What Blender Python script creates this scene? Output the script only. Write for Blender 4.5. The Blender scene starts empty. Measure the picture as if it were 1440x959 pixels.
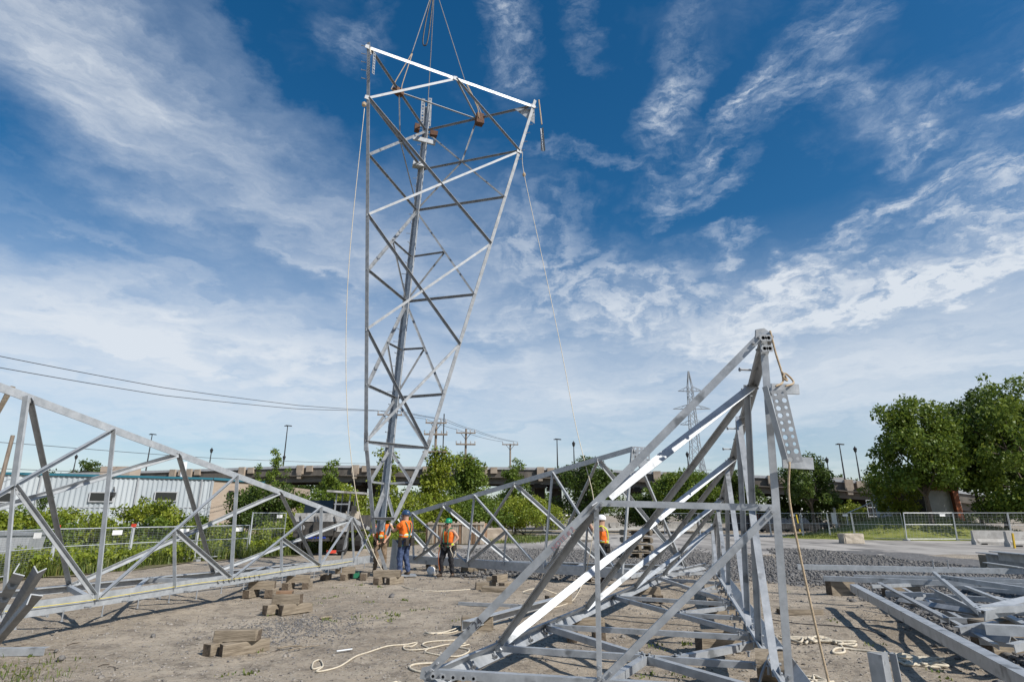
import bpy, bmesh, math, random
import numpy as np
from mathutils import Vector, Matrix, Euler
R = math.radians
sc = bpy.context.scene
col = sc.collection
rng = np.random.default_rng(7)
random.seed(7)

# ------------------------------------------------------------------ camera
cam_d = bpy.data.cameras.new('camera'); cam = bpy.data.objects.new('camera', cam_d); col.objects.link(cam)
cam.location = (0, 0, 1.75); cam.rotation_euler = (R(90 + 16.7), 0, 0)
cam_d.sensor_width = 36; cam_d.lens = 815 / 1440 * 36; cam_d.clip_end = 6000; cam_d.clip_start = .05
sc.camera = cam

# ------------------------------------------------------------------ sun, sky, exposure
SUN = Vector((.9, -.68, 1)).normalized()
sun_d = bpy.data.lights.new('sun', 'SUN'); sun = bpy.data.objects.new('sun', sun_d); col.objects.link(sun)
sun.rotation_euler = SUN.to_track_quat('Z', 'Y').to_euler()
sun_d.energy = 4.2; sun_d.angle = R(.53); sun_d.color = (1, .955, .89)
sc.view_settings.view_transform = 'Standard'; sc.view_settings.look = 'None'
sc.view_settings.exposure = 0.32; sc.view_settings.gamma = 1
world = bpy.data.worlds.new('World'); sc.world = world; world.use_nodes = True
def make_world():
    nt = world.node_tree; N = nt.nodes; Lk = nt.links
    N.clear()
    out = N.new('ShaderNodeOutputWorld'); bg = N.new('ShaderNodeBackground')
    sky = N.new('ShaderNodeTexSky'); sky.sky_type = 'NISHITA'; sky.sun_disc = False
    sky.sun_elevation = math.asin(SUN.z); sky.sun_rotation = math.atan2(SUN.x, SUN.y)
    sky.air_density = 1.0; sky.dust_density = .6; sky.ozone_density = 2.6; sky.altitude = 50
    tc = N.new('ShaderNodeTexCoord')
    def math_(op, a, b=None, c=None, clamp=False):
        n = N.new('ShaderNodeMath'); n.operation = op; n.use_clamp = clamp
        for i, v in enumerate((a, b, c)):
            if v is None: continue
            if isinstance(v, (int, float)): n.inputs[i].default_value = v
            else: Lk.new(v, n.inputs[i])
        return n.outputs[0]
    def ramp(v, a, b, c=0., d=1., mode='SMOOTHSTEP'):
        n = N.new('ShaderNodeMapRange'); n.interpolation_type = mode
        Lk.new(v, n.inputs['Value'])
        for k, x in zip(('From Min', 'From Max', 'To Min', 'To Max'), (a, b, c, d)): n.inputs[k].default_value = x
        return n.outputs['Result']
    sep = N.new('ShaderNodeSeparateXYZ'); Lk.new(tc.outputs['Generated'], sep.inputs[0])
    az = math_('MULTIPLY', math_('ARCTAN2', sep.outputs[0], sep.outputs[1]), 57.2958)
    el = math_('MULTIPLY', math_('ARCSINE', sep.outputs[2]), 57.2958)
    # clouds live on a flat layer high above: dir / z
    zc = math_('MAXIMUM', math_('ADD', sep.outputs[2], .16), .02)
    cu = N.new('ShaderNodeCombineXYZ')
    Lk.new(math_('DIVIDE', sep.outputs[0], zc), cu.inputs[0]); Lk.new(math_('DIVIDE', sep.outputs[1], zc), cu.inputs[1])
    ae = N.new('ShaderNodeCombineXYZ'); Lk.new(az, ae.inputs[0]); Lk.new(el, ae.inputs[1])
    # warp of the az/el coordinates so that the cloud masses have torn outlines
    wn = N.new('ShaderNodeTexNoise'); wn.inputs['Scale'].default_value = 3.2; wn.inputs['Detail'].default_value = 9; wn.inputs['Roughness'].default_value = .62
    Lk.new(cu.outputs[0], wn.inputs['Vector'])
    wv = N.new('ShaderNodeVectorMath'); wv.operation = 'SUBTRACT'; Lk.new(wn.outputs['Color'], wv.inputs[0]); wv.inputs[1].default_value = (.5, .5, .5)
    ws = N.new('ShaderNodeVectorMath'); ws.operation = 'MULTIPLY_ADD'; Lk.new(wv.outputs[0], ws.inputs[0]); ws.inputs[1].default_value = (17, 17, 0); Lk.new(ae.outputs[0], ws.inputs[2])
    def blobs(lst, vec):
        tot = None
        for (c, ra, rb, ang, s) in lst:
            m = N.new('ShaderNodeMapping'); m.vector_type = 'TEXTURE'
            m.inputs['Location'].default_value = (c[0], c[1], 0); m.inputs['Rotation'].default_value = (0, 0, R(ang)); m.inputs['Scale'].default_value = (ra * .068, rb * .068, 1)
            Lk.new(vec, m.inputs['Vector'])
            ln = N.new('ShaderNodeVectorMath'); ln.operation = 'LENGTH'; Lk.new(m.outputs[0], ln.inputs[0])
            v = ramp(ln.outputs['Value'], 1.25, .15, 0, s)
            tot = v if tot is None else math_('ADD', tot, v)
        return tot
    ws2 = N.new('ShaderNodeVectorMath'); ws2.operation = 'MULTIPLY_ADD'; Lk.new(wv.outputs[0], ws2.inputs[0]); ws2.inputs[1].default_value = (7, 7, 0); Lk.new(ae.outputs[0], ws2.inputs[2])
    def streak(rot, sx, sy, scale, detail, rough=.6, warp=.6, vec=None):
        m = N.new('ShaderNodeMapping'); m.inputs['Rotation'].default_value = (0, 0, R(rot)); m.inputs['Scale'].default_value = (sx, sy, 1)
        Lk.new(vec or ws2.outputs[0], m.inputs['Vector'])
        n = N.new('ShaderNodeTexNoise'); n.inputs['Scale'].default_value = scale; n.inputs['Detail'].default_value = detail
        n.inputs['Roughness'].default_value = rough; n.inputs['Distortion'].default_value = 0
        Lk.new(m.outputs[0], n.inputs['Vector']); return n.outputs['Fac']
    A = blobs([((-37.165, 32.568), 360, 135, -28, .64), ((-21.887, 28.936), 290, 95, -30, .64), ((-43.416, 33.939), 240, 90, -30, .42), ((-28.499, 16.316), 380, 50, -4, .32),
               ((-37.532, 21.206), 170, 16, -20, .25), ((-7.72, 26.884), 190, 110, -30, .55), ((-40.628, 15.023), 190, 50, 0, .22), ((-30.576, 39.678), 200, 30, -25, .28), ((-20.493, 22.975), 130, 14, -20, .22)], ws.outputs[0])
    B = blobs([((18.268, 38.166), 140, 62, 62, .62), ((22.76, 34.373), 180, 26, 42, .72), ((32.046, 38.692), 130, 62, 35, .62), ((36.727, 31.87), 110, 50, -50, .6),
               ((9.96, 32.68), 130, 16, -12, .42), ((22.771, 30.36), 62, 26, 10, .55), ((34.583, 23.92), 260, 34, 26, .72), ((43.707, 23.301), 90, 60, 20, .6),
               ((0, 44.213), 80, 46, -30, .62), ((-18.152, 43.302), 66, 36, 20, .36), ((43.399, 29.946), 90, 18, -8, .4), ((42.866, 19.453), 100, 30, 20, .5), ((29.467, 34.034), 24, 14, 0, .4), ((8.746, 45.512), 60, 30, -50, .4)], ws.outputs[0])
    C = blobs([((11.835, 20.469), 230, 62, 6, .5), ((30.42, 17.581), 260, 48, 8, .55), ((3.855, 26.02), 120, 76, 0, .5), ((23.451, 25.143), 50, 20, 10, .5), ((26.719, 20.734), 90, 26, 15, .5), ((36.846, 17.559), 120, 26, 10, .5)], ws.outputs[0])
    stA = streak(28, .5, 2.1, .085, 11, .64, .5)
    fine = streak(28, .7, 2.6, .42, 8, .62); fineB = streak(-40, .8, 2.2, .5, 8, .66)
    stB = streak(-38, .6, 1.7, .15, 11, .68, 1.1)
    pf = streak(0, 1, 1.5, .36, 10, .62, .4)
    big = streak(0, 1, 1, .05, 5, .6, .4)
    dA = math_('MULTIPLY', math_('MULTIPLY', A, ramp(stA, .15, .8, .5, 1.1)), ramp(fine, .25, .75, .86, 1.1))
    dB = math_('MULTIPLY', math_('MULTIPLY', B, ramp(stB, .28, .70, .08, 1.3)), ramp(fineB, .34, .66, .25, 1.4))
    dC = math_('MULTIPLY', C, ramp(pf, .38, .60, .2, 1.3))
    # the veil towards the horizon
    stH = streak(0, .35, 2.2, .12, 8, .58, .5)
    veil = math_('MULTIPLY', ramp(el, 28.5, 10, 0, 1.3), ramp(stH, .2, .75, .55, 1.0))
    # thin cirrus everywhere (it goes on beyond the frame)
    thin = math_('MULTIPLY', ramp(big, .42, .7, 0, 1), ramp(stA, .35, .75, 0, .34))
    d = math_('ADD', math_('ADD', dA, dB), math_('ADD', dC, math_('ADD', veil, thin)))
    low = ramp(el, 1, 13, .62, 1)
    dens = math_('MULTIPLY', ramp(d, .02, 1.35, 0, .92, 'LINEAR'), low, clamp=True)
    cc = N.new('ShaderNodeMix'); cc.data_type = 'RGBA'
    cc.inputs['A'].default_value = (4.7, 5.7, 7.2, 1); cc.inputs['B'].default_value = (7.3, 7.8, 8.4, 1)
    Lk.new(ramp(d, .3, 1.25), cc.inputs['Factor'])
    # clear-air colour: a little deeper than the model
    hs = N.new('ShaderNodeHueSaturation'); hs.inputs['Hue'].default_value = .496; hs.inputs['Saturation'].default_value = 1.38; hs.inputs['Value'].default_value = 1.0
    Lk.new(sky.outputs[0], hs.inputs['Color'])
    mix = N.new('ShaderNodeMix'); mix.data_type = 'RGBA'
    Lk.new(dens, mix.inputs['Factor']); Lk.new(hs.outputs[0], mix.inputs['A']); Lk.new(cc.outputs['Result'], mix.inputs['B'])
    Lk.new(mix.outputs['Result'], bg.inputs['Color']); bg.inputs['Strength'].default_value = .083
    Lk.new(bg.outputs[0], out.inputs[0])
make_world()

# ------------------------------------------------------------------ helpers
def tag(o, label=None, cat=None, group=None, kind=None):
    if label: o['label'] = label
    if cat: o['category'] = cat
    if group: o['group'] = group
    if kind: o['kind'] = kind
    return o
def empty(name, loc, rz=0):
    o = bpy.data.objects.new(name, None); o.empty_display_size = .2; o.location = loc; o.rotation_euler.z = rz; col.objects.link(o); return o
def link(name, me, mat=None, parent=None, loc=(0, 0, 0)):
    o = bpy.data.objects.new(name, me); col.objects.link(o); o.location = loc
    if mat is not None and not me.materials: me.materials.append(mat)
    if parent is not None: o.parent = parent
    return o
class MB:
    """collects shapes in world coordinates; build() makes one mesh object"""
    def __init__(s): s.v = []; s.f = []
    def add(s, vs, fs):
        b = len(s.v); s.v += [tuple(v) for v in vs]; s.f += [tuple(i + b for i in f) for f in fs]
    def box(s, c, size, rz=0, rx=0, ry=0, taper=1., jit=0):
        hx, hy, hz = size[0] / 2, size[1] / 2, size[2] / 2
        m = Euler((rx, ry, rz)).to_matrix(); c = Vector(c); vs = []
        for dz in (-1, 1):
            k = taper if dz > 0 else 1
            for dx, dy in ((-1, -1), (1, -1), (1, 1), (-1, 1)):
                p = Vector((dx * hx * k, dy * hy * k, dz * hz))
                if jit: p += Vector((random.uniform(-jit, jit), random.uniform(-jit, jit), random.uniform(-jit, jit)))
                vs.append(c + m @ p)
        s.add(vs, [(3, 2, 1, 0), (4, 5, 6, 7), (0, 1, 5, 4), (1, 2, 6, 5), (2, 3, 7, 6), (3, 0, 4, 7)]); return s
    def prof(s, A, B, pts, e1, e2):
        A = Vector(A); B = Vector(B); n = len(pts)
        vs = [A + e1 * x + e2 * y for x, y in pts] + [B + e1 * x + e2 * y for x, y in pts]
        fs = [(i, (i + 1) % n, n + (i + 1) % n, n + i) for i in range(n)] + [tuple(range(n - 1, -1, -1)), tuple(range(n, 2 * n))]
        s.add(vs, fs); return s
    def bar(s, A, B, w, h, up=(0, 0, 1)):
        A = Vector(A); B = Vector(B); d = (B - A).normalized(); u = Vector(up)
        if abs(d.dot(u)) > .98: u = Vector((1, 0, 0))
        e1 = d.cross(u).normalized(); e2 = e1.cross(d)
        return s.prof(A, B, [(-w/2, -h/2), (w/2, -h/2), (w/2, h/2), (-w/2, h/2)], e1, e2)
    def angle(s, A, B, w, n, mode=1, h=(0, 0, 1), t=None):
        A = Vector(A); B = Vector(B); d = (B - A).normalized(); n = Vector(n); n = (n - d * n.dot(d)).normalized()
        h = Vector(h); h = h - d * h.dot(d) - n * h.dot(n)
        if h.length < 1e-4: h = d.cross(n)
        e1 = -h.normalized(); e2 = n * mode; t = t or max(.008, w * .11)
        A = A - e1 * w * .5; B = B - e1 * w * .5
        p = [(0, 0), (w, 0), (w, t), (t, t), (t, w), (0, w)]
        if e1.cross(e2).dot(d) < 0: p = p[::-1]
        return s.prof(A, B, p, e1, e2)
    def tube(s, pts, r, n=6, r1=None, cap=True):
        pts = [Vector(p) for p in pts]; b = len(s.v); m = len(pts); prev = None
        for i, p in enumerate(pts):
            d = (pts[min(i + 1, m - 1)] - pts[max(i - 1, 0)])
            d = d.normalized() if d.length > 1e-9 else Vector((0, 0, 1))
            if prev is None:
                u = Vector((0, 0, 1)) if abs(d.z) < .9 else Vector((1, 0, 0)); prev = d.cross(u).normalized()
            e1 = prev - d * prev.dot(d)
            e1 = e1.normalized() if e1.length > 1e-6 else d.orthogonal().normalized()
            prev = e1; e2 = d.cross(e1)
            rr = r if r1 is None else r + (r1 - r) * i / max(1, m - 1)
            if isinstance(r, (list, tuple)): rr = r[i]
            s.v += [tuple(p + (e1 * math.cos(a) + e2 * math.sin(a)) * rr) for a in [2 * math.pi * k / n for k in range(n)]]
        for i in range(m - 1):
            for k in range(n):
                a = b + i * n + k; c = b + i * n + (k + 1) % n
                s.f.append((a, c, c + n, a + n))
        if cap: s.f += [tuple(range(b + n - 1, b - 1, -1)), tuple(range(b + (m - 1) * n, b + m * n))]
        return s
    def lathe(s, c, prof, n=16, sx=1, sy=1):
        c = Vector(c); b = len(s.v)
        for r, z in prof:
            s.v += [(c.x + r * sx * math.cos(2 * math.pi * k / n), c.y + r * sy * math.sin(2 * math.pi * k / n), c.z + z) for k in range(n)]
        for i in range(len(prof) - 1):
            for k in range(n):
                a = b + i * n + k; d = b + i * n + (k + 1) % n; s.f.append((a, d, d + n, a + n))
        m = len(prof); s.f += [tuple(range(b + n - 1, b - 1, -1)), tuple(range(b + (m - 1) * n, b + m * n))]
        return s
    def mesh(s, name, origin=(0, 0, 0)):
        me = bpy.data.meshes.new(name); o = Vector(origin)
        me.from_pydata([tuple(Vector(v) - o) for v in s.v], [], s.f); me.update(); return me
    def build(s, name, mat, parent=None, origin=None, smooth=False):
        """vertices are world (or thing-local when local) coordinates; parent is an unrotated Empty"""
        if parent is not None:
            p = parent; org = Vector((0, 0, 0))
            while p is not None: org += p.location; p = p.parent
            me = s.mesh(name, org); o = link(name, me, mat, parent)
        else:
            org = Vector(origin) if origin is not None else Vector((0, 0, 0))
            me = s.mesh(name, org); o = link(name, me, mat, None, org)
        if smooth: me.polygons.foreach_set('use_smooth', [True] * len(me.polygons))
        return o
def copy_tree(o, parent=None):
    c = o.copy(); col.objects.link(c); c.parent = parent
    for ch in list(o.children): copy_tree(ch, c)
    return c
def spline(pts, n=8):
    P = [Vector(p) for p in pts]; P = [P[0] * 2 - P[1]] + P + [P[-1] * 2 - P[-2]]; o = []
    for i in range(1, len(P) - 2):
        a, b, c, d = P[i - 1:i + 3]
        for k in range(n):
            t = k / n
            o.append(.5 * ((2 * b) + (c - a) * t + (2 * a - 5 * b + 4 * c - d) * t * t + (3 * b - a - 3 * c + d) * t ** 3))
    o.append(P[-2]); return o

# ------------------------------------------------------------------ materials
MATS = {}
def mat(name, c1, c2=None, scale=6., rough=.7, metal=0., bump=0., bscale=None, stretch=(1, 1, 1), spec=.4, detail=5, rvar=0., ramp=(.35, .65), coord='Object', speck=None):
    if name in MATS: return MATS[name]
    m = bpy.data.materials.new(name); m.use_nodes = True; nt = m.node_tree; N = nt.nodes; Lk = nt.links
    bs = N['Principled BSDF']; bs.inputs['Roughness'].default_value = rough; bs.inputs['Metallic'].default_value = metal
    bs.inputs['Specular IOR Level'].default_value = spec
    c1 = tuple(c1) + (1,)
    if c2 is None: bs.inputs['Base Color'].default_value = c1
    tc = N.new('ShaderNodeTexCoord'); mp = N.new('ShaderNodeMapping'); mp.inputs['Scale'].default_value = stretch
    Lk.new(tc.outputs[coord], mp.inputs['Vector'])
    if c2 is not None:
        n = N.new('ShaderNodeTexNoise'); n.inputs['Scale'].default_value = scale; n.inputs['Detail'].default_value = detail; n.inputs['Roughness'].default_value = .65
        Lk.new(mp.outputs[0], n.inputs['Vector'])
        cr = N.new('ShaderNodeValToRGB'); cr.color_ramp.elements[0].position = ramp[0]; cr.color_ramp.elements[1].position = ramp[1]
        cr.color_ramp.elements[0].color = c1; cr.color_ramp.elements[1].color = tuple(c2) + (1,)
        Lk.new(n.outputs['Fac'], cr.inputs[0]); last = cr.outputs[0]
        if speck:
            v = N.new('ShaderNodeTexNoise'); v.inputs['Scale'].default_value = speck[1]; v.inputs['Detail'].default_value = 3; Lk.new(mp.outputs[0], v.inputs['Vector'])
            r2 = N.new('ShaderNodeMapRange'); r2.inputs['From Min'].default_value = speck[2]; r2.inputs['From Max'].default_value = speck[2] + .08; Lk.new(v.outputs['Fac'], r2.inputs['Value'])
            mx = N.new('ShaderNodeMix'); mx.data_type = 'RGBA'; Lk.new(r2.outputs[0], mx.inputs['Factor']); Lk.new(last, mx.inputs['A']); mx.inputs['B'].default_value = tuple(speck[0]) + (1,); last = mx.outputs['Result']
        Lk.new(last, bs.inputs['Base Color'])
        if rvar:
            r3 = N.new('ShaderNodeMapRange'); r3.inputs['To Min'].default_value = rough - rvar; r3.inputs['To Max'].default_value = rough + rvar; Lk.new(n.outputs['Fac'], r3.inputs['Value']); Lk.new(r3.outputs[0], bs.inputs['Roughness'])
    if bump:
        nb = N.new('ShaderNodeTexNoise'); nb.inputs['Scale'].default_value = bscale or scale * 3; nb.inputs['Detail'].default_value = 6; Lk.new(mp.outputs[0], nb.inputs['Vector'])
        b = N.new('ShaderNodeBump'); b.inputs['Strength'].default_value = bump; b.inputs['Distance'].default_value = .02; Lk.new(nb.outputs['Fac'], b.inputs['Height']); Lk.new(b.outputs[0], bs.inputs['Normal'])
    MATS[name] = m; return m
GALV = mat('galvanised_steel', (.28, .298, .315), (.47, .49, .507), 6, .47, .34, bump=.06, bscale=50, rvar=.12, ramp=(.3, .7), detail=12, speck=((.19, .2, .207), 4.2, .60))
GALV_TOWER = mat('galvanised_matt', (.20, .214, .228), (.335, .35, .365), 5, .55, .2, bump=.04, bscale=60, rvar=.08, detail=8)
GALV_NEW = mat('galvanised_bright', (.31, .33, .345), (.48, .50, .515), 7, .5, .25, bump=.04, bscale=60, rvar=.1, ramp=(.3, .7), detail=12, speck=((.33, .345, .35), 3.3, .63))
GALV_DULL = mat('galvanised_dull', (.22, .235, .25), (.34, .355, .37), 7, .6, .15, bump=.05, bscale=40, rvar=.1, detail=10)
TIMBER = mat('weathered_timber', (.15, .12, .085), (.33, .275, .205), 3, .85, 0, .5, 9, (1, 7, 7), ramp=(.3, .7), coord='Object', speck=((.09, .06, .04), 1.3, .66))
TIMBER_END = mat('timber_end', (.075, .055, .038), (.16, .125, .09), 22, .9, 0, .4, 40)
TIMBER_RED = mat('pad_timber', (.075, .036, .022), (.15, .08, .05), 4, .85, 0, .4, 12, (1, 5, 5))
ROPE = mat('rope', (.52, .45, .34), (.70, .63, .50), 40, .9, 0, .5, 160)
ROPE_TAN = mat('rope_tan', (.36, .27, .17), (.52, .41, .28), 40, .9, 0, .5, 160)
YELLOW_ROPE = mat('yellow_rope', (.62, .50, .06), (.75, .62, .12), 40, .8)
STEEL_DARK = mat('dark_steel', (.03, .03, .032), (.07, .07, .07), 8, .5, .5)
CABLE = mat('wire_cable', (.05, .05, .055), None, rough=.6)
CONC = mat('concrete', (.36, .34, .31), (.52, .50, .46), 2.2, .9, 0, .3, 20, speck=((.22, .20, .18), 2.6, .62))
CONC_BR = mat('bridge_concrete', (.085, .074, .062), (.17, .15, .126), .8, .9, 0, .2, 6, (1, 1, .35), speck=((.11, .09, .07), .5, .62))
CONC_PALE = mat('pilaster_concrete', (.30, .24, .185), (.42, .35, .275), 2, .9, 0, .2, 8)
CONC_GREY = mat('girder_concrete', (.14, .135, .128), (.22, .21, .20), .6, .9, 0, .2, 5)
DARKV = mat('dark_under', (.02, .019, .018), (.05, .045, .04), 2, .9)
POLE_WOOD = mat('pole_wood', (.17, .13, .10), (.30, .25, .20), 3, .9, 0, .4, 12, (6, 6, 1))
BARK = mat('bark', (.06, .045, .035), (.14, .11, .085), 5, .95, 0, .8, 14, (5, 5, 1))
BLACK = mat('black_paint', (.015, .015, .016), None, rough=.45)
WHITE = mat('white_paint', (.72, .72, .70), (.82, .82, .80), 4, .45)
GLASS_D = mat('dark_glass', (.015, .018, .02), None, rough=.08, spec=.6)
RED = mat('red_paint', (.45, .04, .02), None, rough=.5)
ORANGE = mat('orange_paint', (.30, .085, .025), (.22, .065, .025), 2, .6)
BLUE = mat('blue_paint', (.02, .05, .30), None, rough=.45)
GREY_PANEL = mat('grey_panel', (.35, .36, .37), (.45, .46, .47), 2, .6)
RUBBER = mat('rubber', (.02, .02, .02), (.035, .034, .032), 12, .85)

def leafmat(name, a, b, c, trans=.3):
    m = bpy.data.materials.new(name); m.use_nodes = True; nt = m.node_tree; N = nt.nodes; Lk = nt.links
    bs = N['Principled BSDF']; bs.inputs['Roughness'].default_value = .5; bs.inputs['Specular IOR Level'].default_value = .35
    at = N.new('ShaderNodeAttribute'); at.attribute_name = 'rnd'
    cr = N.new('ShaderNodeValToRGB'); e = cr.color_ramp.elements; e[0].color = a + (1,); e[1].color = c + (1,); k = e.new(.55); k.color = b + (1,)
    Lk.new(at.outputs['Fac'], cr.inputs[0]); Lk.new(cr.outputs[0], bs.inputs['Base Color'])
    tr = N.new('ShaderNodeBsdfTranslucent'); hs = N.new('ShaderNodeHueSaturation'); hs.inputs['Value'].default_value = 1.25; hs.inputs['Hue'].default_value = .485
    Lk.new(cr.outputs[0], hs.inputs['Color']); Lk.new(hs.outputs[0], tr.inputs['Color'])
    mx = N.new('ShaderNodeMixShader'); mx.inputs[0].default_value = trans
    Lk.new(bs.outputs[0], mx.inputs[1]); Lk.new(tr.outputs[0], mx.inputs[2]); Lk.new(mx.outputs[0], N['Material Output'].inputs[0])
    return m
LEAF = leafmat('leaf_mid', (0.078, 0.130, 0.017), (0.133, 0.195, 0.026), (0.250, 0.299, 0.047))
LEAF_Y = leafmat('leaf_yellow_green', (0.134, 0.188, 0.017), (0.226, 0.275, 0.028), (0.406, 0.413, 0.056))
LEAF_D = leafmat('leaf_dark', (0.047, 0.081, 0.016), (0.078, 0.124, 0.021), (0.133, 0.176, 0.031))
GRASSM = leafmat('grass_blade', (.07, .11, .02), (.13, .17, .035), (.26, .25, .08), .25)

def quads_mesh(name, V4, rnd):
    """V4: (n,4,3) array of leaf quads"""
    n = len(V4); me = bpy.data.meshes.new(name)
    me.vertices.add(4 * n); me.vertices.foreach_set('co', V4.reshape(-1).astype(np.float32))
    me.loops.add(4 * n); me.loops.foreach_set('vertex_index', np.arange(4 * n, dtype=np.int32))
    me.polygons.add(n); me.polygons.foreach_set('loop_start', np.arange(0, 4 * n, 4, dtype=np.int32)); me.polygons.foreach_set('loop_total', np.full(n, 4, np.int32))
    a = me.attributes.new('rnd', 'FLOAT', 'FACE'); a.data.foreach_set('value', rnd.astype(np.float32))
    me.update(); return me
def leaf_quads(c, size, droop=.25, asp=.55):
    n = len(c); d = rng.normal(size=(n, 3)); d[:, 2] -= droop; d /= np.linalg.norm(d, axis=1)[:, None]
    u = rng.normal(size=(n, 3)); u[:, 2] += .6; s = np.cross(d, u); s /= np.linalg.norm(s, axis=1)[:, None] + 1e-9
    L = (size * rng.uniform(.5, 1.6, n))[:, None]; W = L * asp
    nrm = np.cross(d, s)
    return np.stack([c, c + d * L * .45 + s * W * .5 + nrm * L * .08, c + d * L, c + d * L * .45 - s * W * .5 + nrm * L * .08], 1)
def foliage(name, clumps, leaf, density, material, parent, org=(0, 0, 0), hue=None):
    """clumps: list of (centre, radius); leaves are scattered through each clump's volume"""
    cs = []; rn = []
    for c, r in clumps:
        n = max(8, int(density * 13 * r ** 2 / leaf ** 2)); p = rng.normal(size=(n, 3)); p /= np.linalg.norm(p, axis=1)[:, None]
        rad = rng.uniform(.25, 1, n) ** .6 * rng.uniform(.75, 1.2)
        q = np.array(c) + p * (rad * r)[:, None] * np.array([1, 1, .78]); cs.append(q)
        rn.append(np.clip(rng.normal(.42 + rng.uniform(-.16, .16), .2, n), 0, 1))
    c = np.concatenate(cs); me = quads_mesh(name, leaf_quads(c, leaf), np.concatenate(rn))
    return link(name, me, material, parent, org)
def hull_clumps(n, rx, ry, z0, z1, r, shell=.55, top=1.0, seed=0, flat=.0):
    """clump centres in an uneven crown between z0 and z1"""
    g = np.random.default_rng(seed); o = []; zc = (z0 + z1) / 2; rz = (z1 - z0) / 2
    lob = g.normal(size=(7, 3)); lob /= np.linalg.norm(lob, axis=1)[:, None]; amp = g.uniform(-.38, .42, 7)
    while len(o) < n:
        p = g.normal(size=3); p /= np.linalg.norm(p); k = 1 + sum(a * max(0, p @ l) ** 3 for a, l in zip(amp, lob))
        q = p * g.uniform(shell, 1) ** .7 * k
        if q[2] < -.6 + flat: q[2] = -.6 + flat + g.uniform(0, .2)
        o.append(((q[0] * rx, q[1] * ry, zc + q[2] * rz * top), r * g.uniform(.6, 1.3)))
    return o

# ================================================================== SETTING
def fbm(x, y, seed=0, octs=4, f=.5):
    g = np.random.default_rng(seed); o = np.zeros_like(x); a = 1.
    for i in range(octs):
        for _ in range(3):
            th = g.uniform(0, 6.28); ph = g.uniform(0, 6.28); k = f * 2 ** i * g.uniform(.8, 1.25)
            o += a / 3 * np.sin((x * np.cos(th) + y * np.sin(th)) * k * 6.28 + ph)
        a *= .55
    return o
def grid_mesh(name, xs, ys, zf, keep=None):
    X, Y = np.meshgrid(xs, ys); Z = zf(X, Y); n, m = X.shape
    co = np.stack([X, Y, Z], -1).reshape(-1, 3); i = np.arange(n * m).reshape(n, m)
    q = np.stack([i[:-1, :-1], i[:-1, 1:], i[1:, 1:], i[1:, :-1]], -1).reshape(-1, 4)
    if keep is not None:
        K = keep(X, Y); k = (K[:-1, :-1] | K[1:, :-1] | K[:-1, 1:] | K[1:, 1:]).reshape(-1); q = q[k]
    me = bpy.data.meshes.new(name); me.vertices.add(len(co)); me.vertices.foreach_set('co', co.reshape(-1).astype(np.float32))
    me.loops.add(4 * len(q)); me.loops.foreach_set('vertex_index', q.reshape(-1).astype(np.int32))
    me.polygons.add(len(q)); me.polygons.foreach_set('loop_start', np.arange(0, 4 * len(q), 4, dtype=np.int32)); me.polygons.foreach_set('loop_total', np.full(len(q), 4, np.int32))
    me.polygons.foreach_set('use_smooth', np.ones(len(q), bool)); me.update(); me.validate(); return me
def gz(x, y):
    """height of the dirt ground"""
    x = np.asarray(x, float); y = np.asarray(y, float)
    near = np.clip(1 - (np.hypot(x, y - 10) - 14) / 20, 0, 1)
    z = fbm(x, y, 3, 4, .22) * .02 + fbm(x, y, 5, 3, 1.1) * .009 + fbm(x, y, 6, 2, 3.1) * .003
    for k, (x0, y0, a, c) in enumerate(((-4.2, 6, .42, .012), (-1.2, 9, -.5, -.02), (4.4, 6, .12, .01))):       # faint wheel ruts
        s = (x - x0 - a * (y - y0) - c * (y - y0) ** 2)
        for o in (-.85, .85): z = z - .022 * np.exp(-((s - o) / .16) ** 2) * (.5 + .5 * np.sin(y * .7 + k)) + .008 * np.exp(-((s - o - .28) / .12) ** 2)
    return z * near - .012
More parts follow.
